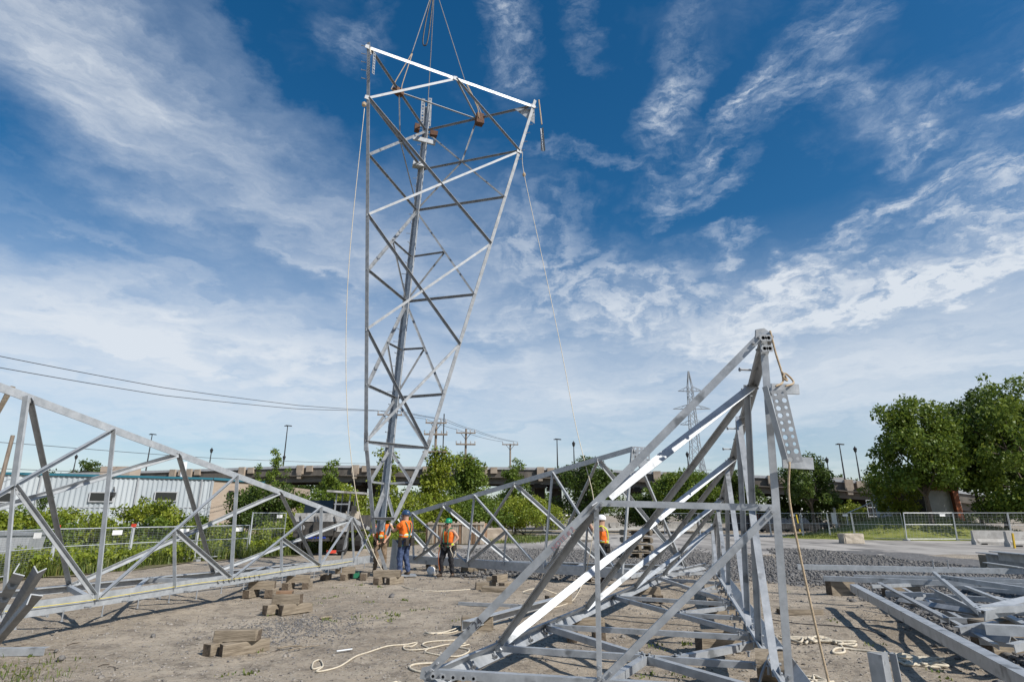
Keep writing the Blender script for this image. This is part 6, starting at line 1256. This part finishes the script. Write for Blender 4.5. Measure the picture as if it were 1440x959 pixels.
# ================================================================== ROPES
def gp(p, h=.012): return Vector((p[0], p[1], float(gz(p[0], p[1])) + h))
A = Vector(TP['L138']) + Vector((-.08, -.05, -.5))
rope('tag_line', 'pale tag line curving from the left leg of the raised tower down to the dirt', [A, (-5.383, 17.6, 11.554), (-5.365, 17.6, 8.958), (-5.255, 17.7, 6.579), (-5.061, 17.8, 4.562), (-4.778, 17.9, 2.859), (-4.476, 18, 1.629), (-4.054, 18, 0.715), (-3.753, 17.9, 0.257), gp((-3.373, 17.611, 0)), gp((-2.651, 15.768, 0)), gp((-1.982, 15.193, 0)), gp((-1.392, 15.333, 0)), gp((-0.86, 15.768, 0)), gp((-0.559, 16.39, 0))], .0115, ROPE)
m = MB(); m.lathe(A + Vector((-.02, -.02, .05)), [(.02, 0), (.08, .06), (.08, .16), (.02, .22)], 8); o = m.build('rope_knot', ROPE_TAN, None, A); tag(o, 'bulky knot of the tag line at the left leg of the raised tower', 'knot')
HAND = Vector((2.238, 16.55, 2.258)); B = Vector(TP['R213']) + Vector((.12, -.1, -.1))
rope('tag_line', 'pale tag line from the right corner of the raised tower to the white-helmet worker', [B, (0.484, 20.3, 14.808), (1.151, 19.6, 10.621), (1.638, 18.6, 7.07), (1.917, 17.7, 4.547), (2.104, 17.1, 3.252), HAND, (2.222, 16.5, 1.547), (2.097, 16.5, 0.819), (1.921, 16.5, 0.163), gp((1.501, 14.407, 0)), gp((1.179, 13.064, 0)), gp((0.692, 12.304, 0))], .011, ROPE)
m = MB(); c = Vector((0.484, 20.3, 14.808)); m.lathe(c + Vector((0, 0, -.12)), [(.02, 0), (.06, .05), (.07, .12), (.02, .2)], 8); o = m.build('rope_knot', ROPE_TAN, None, c); tag(o, 'knot in the tag line below the right corner of the raised tower', 'knot')
rope('ground_rope', 'long pale rope with a hooked loop snaking over the foreground dirt', [gp((-2.31, 7.859, 0)), gp((-2.391, 7.79, 0)), gp((-2.475, 8.072, 0)), gp((-2.43, 8.184, 0)), gp((-2.303, 7.893, 0)), gp((-2.305, 7.657, 0)), gp((-2.182, 7.723, 0)), gp((-2.088, 7.928, 0)), gp((-2.01, 8.299, 0)), gp((-1.943, 8.708, 0)), gp((-1.728, 8.929, 0)), gp((-1.506, 9.067, 0)), gp((-1.368, 9.211, 0)), gp((-1.398, 9.021, 0)), gp((-1.509, 8.975, 0)), gp((-1.431, 8.751, 0)), gp((-1.166, 8.795, 0)), gp((-0.909, 9.115, 0)), gp((-0.745, 8.975, 0)), gp((-0.606, 9.115, 0))], .0105, ROPE)
rope('ground_rope', 'pale rope loop beside the slanted bar of the near section', [gp((-0.831, 9.359, 0)), gp((-1.18, 9.259, 0)), gp((-1.272, 9.115, 0)), gp((-1.153, 8.839, 0)), gp((-1.155, 8.581, 0)), gp((-0.927, 8.417, 0)), gp((-0.696, 8.417, 0)), gp((-0.577, 8.708, 0)), gp((-0.794, 8.975, 0)), gp((-0.664, 9.211, 0))], .0105, ROPE)
rope('ground_rope', 'pale rope bight at the foot of the slanted bar', [gp((-0.953, 8.036, 0)), gp((-1.18, 7.964, 0)), gp((-1.229, 7.79, 0)), gp((-1.126, 7.624, 0)), gp((-0.901, 7.497, 0))], .014, ROPE)
rope('ground_rope', 'pale rope loop near the loose angle on timbers', [gp((-0.833, 10.365, 0)), gp((-1.052, 9.948, 0)), gp((-1.258, 9.835, 0)), gp((-1.359, 10.005, 0)), gp((-1.218, 9.779, 0)), gp((-0.902, 10.122, 0)), gp((-0.771, 10.621, 0))], .0105, ROPE)
rope('ground_rope', 'short pale rope loop at the bottom edge left of the near section', [gp((-1.548, 7.113, 0)), gp((-1.372, 7.198, 0)), gp((-1.271, 7.285, 0)), gp((-1.197, 7.141, 0)), gp((-1.208, 6.949, 0))], .014, ROPE)
rope('ground_rope', 'pale rope trailing over the loose long angle', [gp((-0.066, 11.791, 0)), gp((0.25, 11.174, 0), .28), gp((0.477, 12.128, 0), .28), gp((0.218, 12.864, 0), .26), gp((0.604, 13.374, 0), .26), gp((1.122, 14.163, 0)), gp((1.601, 15.333, 0))], .0105, ROPE)
def tangle(label, pts, n, seed, r=.016, s=.2):
    g = random.Random(seed); P = []; C0 = [Vector(p) for p in pts]
    for i in range(n):
        c = C0[i * (len(C0) - 1) // (n - 1)] if n > 1 else C0[0]; c2 = C0[min(len(C0) - 1, i * (len(C0) - 1) // (n - 1) + 1)]; b = c.lerp(c2, g.random())
        x = b.x + g.uniform(-s, s) * 1.3; y = b.y + g.uniform(-s, s); P.append(Vector((x, y, float(gz(x, y)) + .012 + g.uniform(0, .035))))
    rope('rope_tangle', label, P, r, ROPE, 'rope', 7)
tangle('tangled heap of pale rope right of the near section post', [(4.179, 9.46, 0), (4.389, 9.211, 0), (4.618, 8.975, 0)], 34, 3); tangle('loose tangle of pale rope behind the upright plate at the bottom', [(4.927, 8.26, 0), (4.893, 7.893, 0), (5.183, 8, 0)], 36, 4)
tangle('small coil of pale rope at the bottom edge under the hanging rope', [(3.246, 7.344, 0), (3.387, 7.226, 0)], 18, 5, .014, .12); tangle('short coil of pale rope on the plank right of the near section', [(5.591, 12.128, 0), (5.643, 11.957, 0)], 10, 6, .013, .1)
rope('ground_rope', 'pale rope linking the two tangles on the right dirt', [gp((4.644, 9.115, 0)), gp((4.408, 8.539, 0)), gp((4.214, 8.457, 0)), gp((4.404, 8.708, 0)), gp((4.64, 8.665, 0)), gp((4.848, 8.457, 0)), gp((5.122, 8.377, 0)), gp((5.202, 8.184, 0))], .016, ROPE)
rope('ground_rope', 'pale rope end lying at the bottom edge right of centre', [gp((3.694, 7.285, 0)), gp((3.725, 7.198, 0)), gp((3.715, 6.976, 0))], .016, ROPE)
rope('ground_cable', 'thin dark cable lying on the dirt right of the near section', [gp((4.505, 11.322, 0), .008), gp((4.808, 10.754, 0), .008), gp((5.271, 10.491, 0), .008), gp((5.653, 10.242, 0), .008), gp((5.676, 9.725, 0), .008)], .008, CABLE, 'cable')

# ================================================================== WORKERS
SKIN = mat('skin', (.42, .24, .16), (.50, .30, .21), 9, .55); HIVIS = mat('hi_vis_orange', (.82, .17, .015), (.72, .13, .015), 7, .75, bump=.25, bscale=14); LIME = mat('hi_vis_lime', (.62, .72, .06), None, rough=.7); SILVER = mat('reflective_tape', (.52, .55, .56), None, rough=.4)
JEANS = mat('denim', (.03, .05, .11), (.07, .10, .19), 14, .9, bump=.25, bscale=16); BLACKC = mat('black_cloth', (.012, .012, .014), (.03, .03, .034), 10, .9, bump=.25, bscale=16); TANC = mat('tan_cloth', (.17, .12, .075), (.25, .18, .12), 10, .9, bump=.25, bscale=16); BOOT = mat('boot_leather', (.05, .035, .025), (.10, .07, .045), 9, .7); HARN = mat('harness_green', (.02, .17, .09), None, rough=.7); LEATH = mat('tool_leather', (.022, .019, .015), (.05, .04, .03), 10, .8); GLOVE = mat('glove', (.55, .52, .44), None, rough=.9); GLOVE_Y = mat('glove_lime', (.55, .62, .04), None, rough=.8); HAIR = mat('hair', (.03, .02, .015), None, rough=.8)
FOLD = bpy.data.textures.new('cloth_folds', 'CLOUDS'); FOLD.noise_scale = .09; FOLD.noise_depth = 2
def skin_obj(name, V, E, Rd, material, parent, root=0, sub=2):
    me = bpy.data.meshes.new(name); me.from_pydata([tuple(v) for v in V], E, []); me.update(); o = link(name, me, material, parent)
    md = o.modifiers.new('skin', 'SKIN'); md.use_smooth_shade = True
    for i, d in enumerate(me.skin_vertices[0].data): r = Rd[i]; d.radius = r if isinstance(r, tuple) else (r, r); d.use_root = (i == root)
    sd = o.modifiers.new('sub', 'SUBSURF'); sd.levels = sd.render_levels = sub
    if name in ('vest', 'trousers'): sd.levels = sd.render_levels = 3; dm = o.modifiers.new('folds', 'DISPLACE'); dm.texture = FOLD; dm.strength = .05; dm.mid_level = .5
    return o
def person(label, loc, yaw, H, pose, trouser, helmet, shirt=True, sleeve=False, glove=None, kit=(), vest_lime=True, knee=None, look=0.):
    t = empty('person', loc, R(yaw)); tag(t, label, 'person', 'line workers in the yard'); k = H / 1.78
    J = {'pel': (0, 0, .97), 'sp': (0, .01, 1.14), 'ch': (0, .0, 1.34), 'nk': (0, .0, 1.50), 'jaw': (0, .03, 1.585), 'hd': (0, .015, 1.68), 'shr': (.185, 0, 1.435), 'shl': (-.185, 0, 1.435),
         'hpr': (.10, 0, .93), 'hpl': (-.10, 0, .93), 'knr': (.13, .05, .51), 'knl': (-.13, .03, .51), 'anr': (.15, 0, .10), 'anl': (-.15, 0, .10), 'tor': (.18, .15, .045), 'tol': (-.18, .15, .045),
         'elr': (.25, -.03, 1.15), 'ell': (-.25, -.03, 1.15), 'wrr': (.25, .10, .93), 'wrl': (-.25, .10, .93)}
    J.update(pose); J = {a: Vector(b) * k for a, b in J.items()}
    # body: one continuous skin with five fingers on each hand
    V = []; E = []; Rd = []; ix = {}
    def v(n, p, r, to=None):
        ix[n] = len(V); V.append(Vector(p)); Rd.append(r if isinstance(r, tuple) else r)
        if to is not None: E.append((ix[to], ix[n]))
    v('pel', J['pel'], (.145 * k, .11 * k)); v('sp', J['sp'], (.135 * k, .10 * k), 'pel'); v('ch', J['ch'], (.16 * k, .115 * k), 'sp'); v('nk', J['nk'], .058 * k, 'ch'); v('jaw', J['jaw'], (.078 * k, .092 * k), 'nk'); v('hd', J['hd'], (.092 * k, .112 * k), 'jaw'); v('crown', J['hd'] + Vector((0, -.01, .07)) * k, (.06 * k, .075 * k), 'hd')
    f = Vector((math.sin(look), math.cos(look), 0)); v('nose', J['jaw'] + (f * .105 + Vector((0, 0, .055))) * k, .014 * k, 'jaw')
    for s, q in (('r', 1), ('l', -1)):
        v('sh' + s, J['sh' + s], .062 * k, 'ch'); v('el' + s, J['el' + s], .045 * k, 'sh' + s); v('wr' + s, J['wr' + s], .031 * k, 'el' + s)
        d = (J['wr' + s] - J['el' + s]).normalized(); side = d.cross(Vector((0, 1, .3))).normalized() * q; v('pm' + s, J['wr' + s] + d * .075 * k, (.036 * k, .022 * k), 'wr' + s)
        nrm = d.cross(side)
        for i, (o_, L) in enumerate(((-.03, .07), (-.01, .08), (.01, .078), (.03, .062))):
            b = J['wr' + s] + (d * .095 + side * o_) * k; v(f'f{s}{i}', b + (d * L * .5 + nrm * .012) * k, .0095 * k, 'pm' + s); v(f'g{s}{i}', b + (d * L * .72 + nrm * .045) * k, .008 * k, f'f{s}{i}')
        v('th' + s, J['wr' + s] + (d * .06 - side * .05 + nrm * .02) * k, .011 * k, 'wr' + s)
        v('hp' + s, J['hp' + s], .088 * k, 'pel'); v('kn' + s, J['kn' + s], .058 * k, 'hp' + s); v('an' + s, J['an' + s], .034 * k, 'kn' + s); v('to' + s, J['an' + s].lerp(J['to' + s], .5), .022 * k, 'an' + s)
    skin_obj('body', V, E, Rd, SKIN, t)
    # trousers
    V = []; E = []; Rd = []; ix = {}
    v('pel', J['pel'] + Vector((0, 0, .05)), (.185 * k, .15 * k)); 
    for s in 'rl':
        v('hp' + s, J['hp' + s] - Vector((0, 0, .03)), .118 * k, 'pel'); v('kn' + s, J['kn' + s], .09 * k, 'hp' + s); v('sn' + s, J['kn' + s].lerp(J['an' + s], .55), .078 * k, 'kn' + s); v('an' + s, J['an' + s] + Vector((0, 0, -.01)), .074 * k, 'sn' + s)
    skin_obj('trousers', V, E, Rd, trouser, t)
    for s in 'rl':
        V = []; E = []; Rd = []; ix = {}; v('a', J['an' + s] + Vector((0, 0, .06)), .066 * k); v('b', J['an' + s] + Vector((0, -.01, -.045)) * k, (.06 * k, .058 * k), 'a'); v('c', J['to' + s] + Vector((0, .03, .006)) * k, (.056 * k, .046 * k), 'b'); skin_obj('boot', V, E, Rd, BOOT, t)
    if knee is not None:
        for s in 'rl': V = []; E = []; Rd = []; ix = {}; v('a', J['kn' + s] + Vector((0, .03, .07)), .07 * k); v('b', J['kn' + s] + Vector((0, .03, -.12)), .075 * k, 'a'); skin_obj('knee_pad', V, E, Rd, knee, t)
    # shirt / vest
    V = []; E = []; Rd = []; ix = {}
    v('pel', J['pel'] + Vector((0, 0, -.02)), (.195 * k, .155 * k)); v('sp', J['sp'], (.19 * k, .145 * k), 'pel'); v('ch', J['ch'], (.215 * k, .16 * k), 'sp'); v('nk', J['nk'] - Vector((0, 0, .035)), .09 * k, 'ch')
    for s in 'rl':
        v('sh' + s, J['sh' + s] + Vector((0, 0, .0)), .09 * k, 'ch')
        if sleeve: v('el' + s, J['sh' + s].lerp(J['el' + s], .62), .078 * k, 'sh' + s)
    skin_obj('vest', V, E, Rd, HIVIS, t)
    def band(name, z, material, h=.045, c='sp', gx=.178, gy=.145):
        m = MB(); o = J[c].lerp(J['ch'], 0); m.lathe((o.x, o.y, z * k - h / 2), [(1, 0), (1.02, h / 2), (1, h)], 20, gx * k, gy * k); link(name, m.mesh(name), material, t)
    if vest_lime: band('lime_band', 1.13, LIME, .085); band('reflective_band', 1.13, SILVER, .042, gx=.182, gy=.149)
    def strap(name, pts, r, material): m = MB(); m.tube(spline([Vector(p) * k for p in pts], 5), r, 6); link(name, m.mesh(name), material, t)
    for s in (1, -1):
        c = HARN if 'harness' in kit else LIME
        strap('shoulder_strap', [(s * .07, .135, 1.02), (s * .095, .155, 1.22), (s * .10, .145, 1.40), (s * .10, .03, 1.515), (s * .10, -.12, 1.42), (s * .04, -.155, 1.22), (-s * .03, -.14, 1.05)], .017 * k, c)
        if 'harness' in kit: strap('leg_strap', [(s * .05, .12, .95), (s * .17, .06, .84), (s * .17, -.08, .84), (s * .06, -.14, .93)], .016 * k, HARN)
    if 'belt' in kit:
        m = MB(); m.lathe((0, 0, .985 * k), [(1, 0), (1.05, .03), (1, .075)], 20, .18 * k, .145 * k); link('tool_belt', m.mesh('tool_belt'), LEATH, t)
        for x, y, w, h in ((.2, .02, .09, .24), (-.2, .0, .1, .26), (.13, -.15, .16, .22), (-.12, -.15, .14, .2), (.15, .13, .08, .16)):
            m = MB(); m.box(Vector((x, y, .93)) * k, (w * k, .09 * k, h * k), jit=.012, rx=random.uniform(-.1, .1)); link('tool_pouch', m.mesh('tool_pouch'), LEATH, t)
    if 'coil' in kit:
        m = MB(); m.tube([Vector((-.24 + .05 * math.sin(a * 3), .05 + .11 * math.cos(a), .80 + .2 * math.sin(a))) * k for a in [i * .42 for i in range(46)]], .011, 5); link('rope_coil', m.mesh('rope_coil'), ROPE, t)
    if 'lanyard' in kit: strap('lanyard', [(.2, .1, .95), (.23, .2, .75), (.21, .22, .45), (.19, .16, .2)], .013, ORANGE)
    # helmet with brim, head band and chin strap
    c = J['hd'] + Vector((0, -.005, -.005)) * k; m = MB(); m.lathe(c, [(.125 * k, 0), (.128 * k, .02 * k), (.122 * k, .07 * k), (.10 * k, .115 * k), (.06 * k, .145 * k), (.01 * k, .152 * k)], 18, .9, 1.08)
    h = link('helmet', m.mesh('helmet'), helmet, t); h.data.polygons.foreach_set('use_smooth', [True] * len(h.data.polygons))
    m = MB(); m.box(c + f * .13 * k + Vector((0, 0, .012)), (.17 * k, .10 * k, .014 * k), -look, rx=-.15, taper=.9); o = link('brim', m.mesh('brim'), helmet, h)
    m = MB(); m.tube(spline([c + Vector((.09, .02, 0)) * k, J['jaw'] + Vector((.055, .05, -.03)) * k, J['jaw'] + Vector((0, .085, -.055)) * k, J['jaw'] + Vector((-.055, .05, -.03)) * k, c + Vector((-.09, .02, 0)) * k], 4), .007, 5); link('chin_strap', m.mesh('chin_strap'), BLACK, h)
    m = MB(); m.box(J['hd'] + f * .092 * k + Vector((0, 0, -.045)) * k, (.14 * k, .035 * k, .035 * k), -look); link('safety_glasses', m.mesh('safety_glasses'), BLACK, t)
    if glove is not None:
        for s in 'rl': V = []; E = []; Rd = []; ix = {}; d = (J['wr' + s] - J['el' + s]).normalized(); v('a', J['wr' + s] - d * .02, .04 * k); v('b', J['wr' + s] + d * .09 * k, (.046 * k, .034 * k), 'a'); skin_obj('glove', V, E, Rd, glove, t)
    return t
H_NAVY = mat('helmet_navy', (.02, .035, .09), (.03, .08, .16), 16, .3); H_GREEN = mat('helmet_green', (.012, .23, .11), None, rough=.35); H_WHITE = mat('helmet_white', (.8, .8, .8), None, rough=.35); H_YEL = mat('helmet_orange', (.75, .36, .02), None, rough=.35)
p = Vector((-4.219, 19.721, 0))
person('worker in orange vest bending behind the thick leg of the raised tower', (p.x, p.y, 0), 195, 1.76, {'elr': (.27, .06, 1.17), 'wrr': (.16, .22, .98), 'ell': (-.27, .08, 1.17), 'wrl': (-.14, .24, 1.0), 'ch': (0, .05, 1.33), 'nk': (0, .09, 1.48), 'jaw': (0, .14, 1.55), 'hd': (0, .14, 1.65), 'shr': (.185, .06, 1.42), 'shl': (-.185, .06, 1.42)}, TANC, H_YEL, kit=('harness', 'belt'), sleeve=True)
p = Vector((-3.251, 18.605, 0))
person('worker with dark blue helmet and jeans gripping the foot of the raised tower', (p.x, p.y, 0), 62, 1.86, {'ell': (-.22, .25, 1.22), 'wrl': (-.12, .44, 1.38), 'elr': (.24, .16, 1.2), 'wrr': (.12, .36, 1.34), 'ch': (0, .03, 1.34), 'knl': (-.13, .06, .51), 'anr': (.16, -.06, .1), 'tor': (.2, .09, .045)}, JEANS, H_NAVY, sleeve=True, glove=GLOVE, kit=('harness', 'belt', 'lanyard'))
p = Vector((-1.911, 18.397, 0))
person('worker with green helmet standing with one hand on hip', (p.x, p.y, 0), 150, 1.62, {'ell': (-.36, -.06, 1.2), 'wrl': (-.25, .08, 1.03), 'elr': (.27, .0, 1.17), 'wrr': (.24, .12, .98), 'anr': (.2, .08, .1), 'tor': (.26, .22, .045), 'knr': (.18, .12, .52), 'anl': (-.19, -.03, .1), 'tol': (-.25, .11, .045), 'knl': (-.16, .05, .51)}, BLACKC, H_GREEN, glove=GLOVE_Y, vest_lime=False, knee=None, kit=('harness', 'belt', 'coil', 'lanyard'))
p = Vector((2.474, 16.721, 0))
person('worker with white helmet reaching up to the tag line', (p.x, p.y, 0), 80, 1.72, {'ell': (-.2, .24, 1.40), 'wrl': (-.1, .36, 1.62), 'elr': (.2, .27, 1.36), 'wrr': (.08, .37, 1.56), 'ch': (0, .01, 1.34)}, BLACKC, H_WHITE, glove=None, kit=('belt',))
for lab, a, r_ in (('white plastic bag on the ground between the two standing workers', (-2.48, 19.035, 0), .14), ):
    bm = bmesh.new(); bmesh.ops.create_icosphere(bm, subdivisions=2, radius=1); g = random.Random(2)
    for v_ in bm.verts: v_.co = Vector((v_.co.x * .13, v_.co.y * .12, max(-.01, v_.co.z * .13 + .1))) * g.uniform(.8, 1.2)
    me = bpy.data.meshes.new('plastic_bag'); bm.to_mesh(me); bm.free(); o = link('plastic_bag', me, WHITE, None, a); tag(o, lab, 'bag')
t = empty('tool_heap', (-4.361, 18.194, 0)); tag(t, 'heap of dark tools and straps beside the narrow end of the left section', 'tools'); q = Vector((-4.361, 18.194, 0)); g = random.Random(8)
for i in range(9): m = MB(); m.box(q + Vector((g.uniform(-.5, .4), g.uniform(-.2, .3), .07)), (g.uniform(.12, .35), g.uniform(.06, .16), .12), g.uniform(0, 3)); m.build('tool', (STEEL_DARK, HARN, LEATH)[i % 3], t)
q = N0.lerp(N1, .86) + Vector((-.35, .1, .3)); t = empty('red_tool', q); tag(t, 'small red tool lying on the narrow end of the left section', 'tool'); m = MB(); m.box(q, (.26, .1, .08), .4); m.build('casing', REDC, t); m = MB(); m.tube([q, q + Vector((.35, .1, .02))], .03, 6); m.build('handle', BLACK, t)
q = Vector((-1.703, 18.194, 0)); rope('ground_hose', 'thick black hose curling by the green-helmet worker', [q + Vector((0, 0, .03)), q + Vector((.2, .25, .05)), q + Vector((.35, .5, .03)), q + Vector((-.1, -.05, .03)), q + Vector((.9, -.02, .03))], .022, BLACK, 'hose')
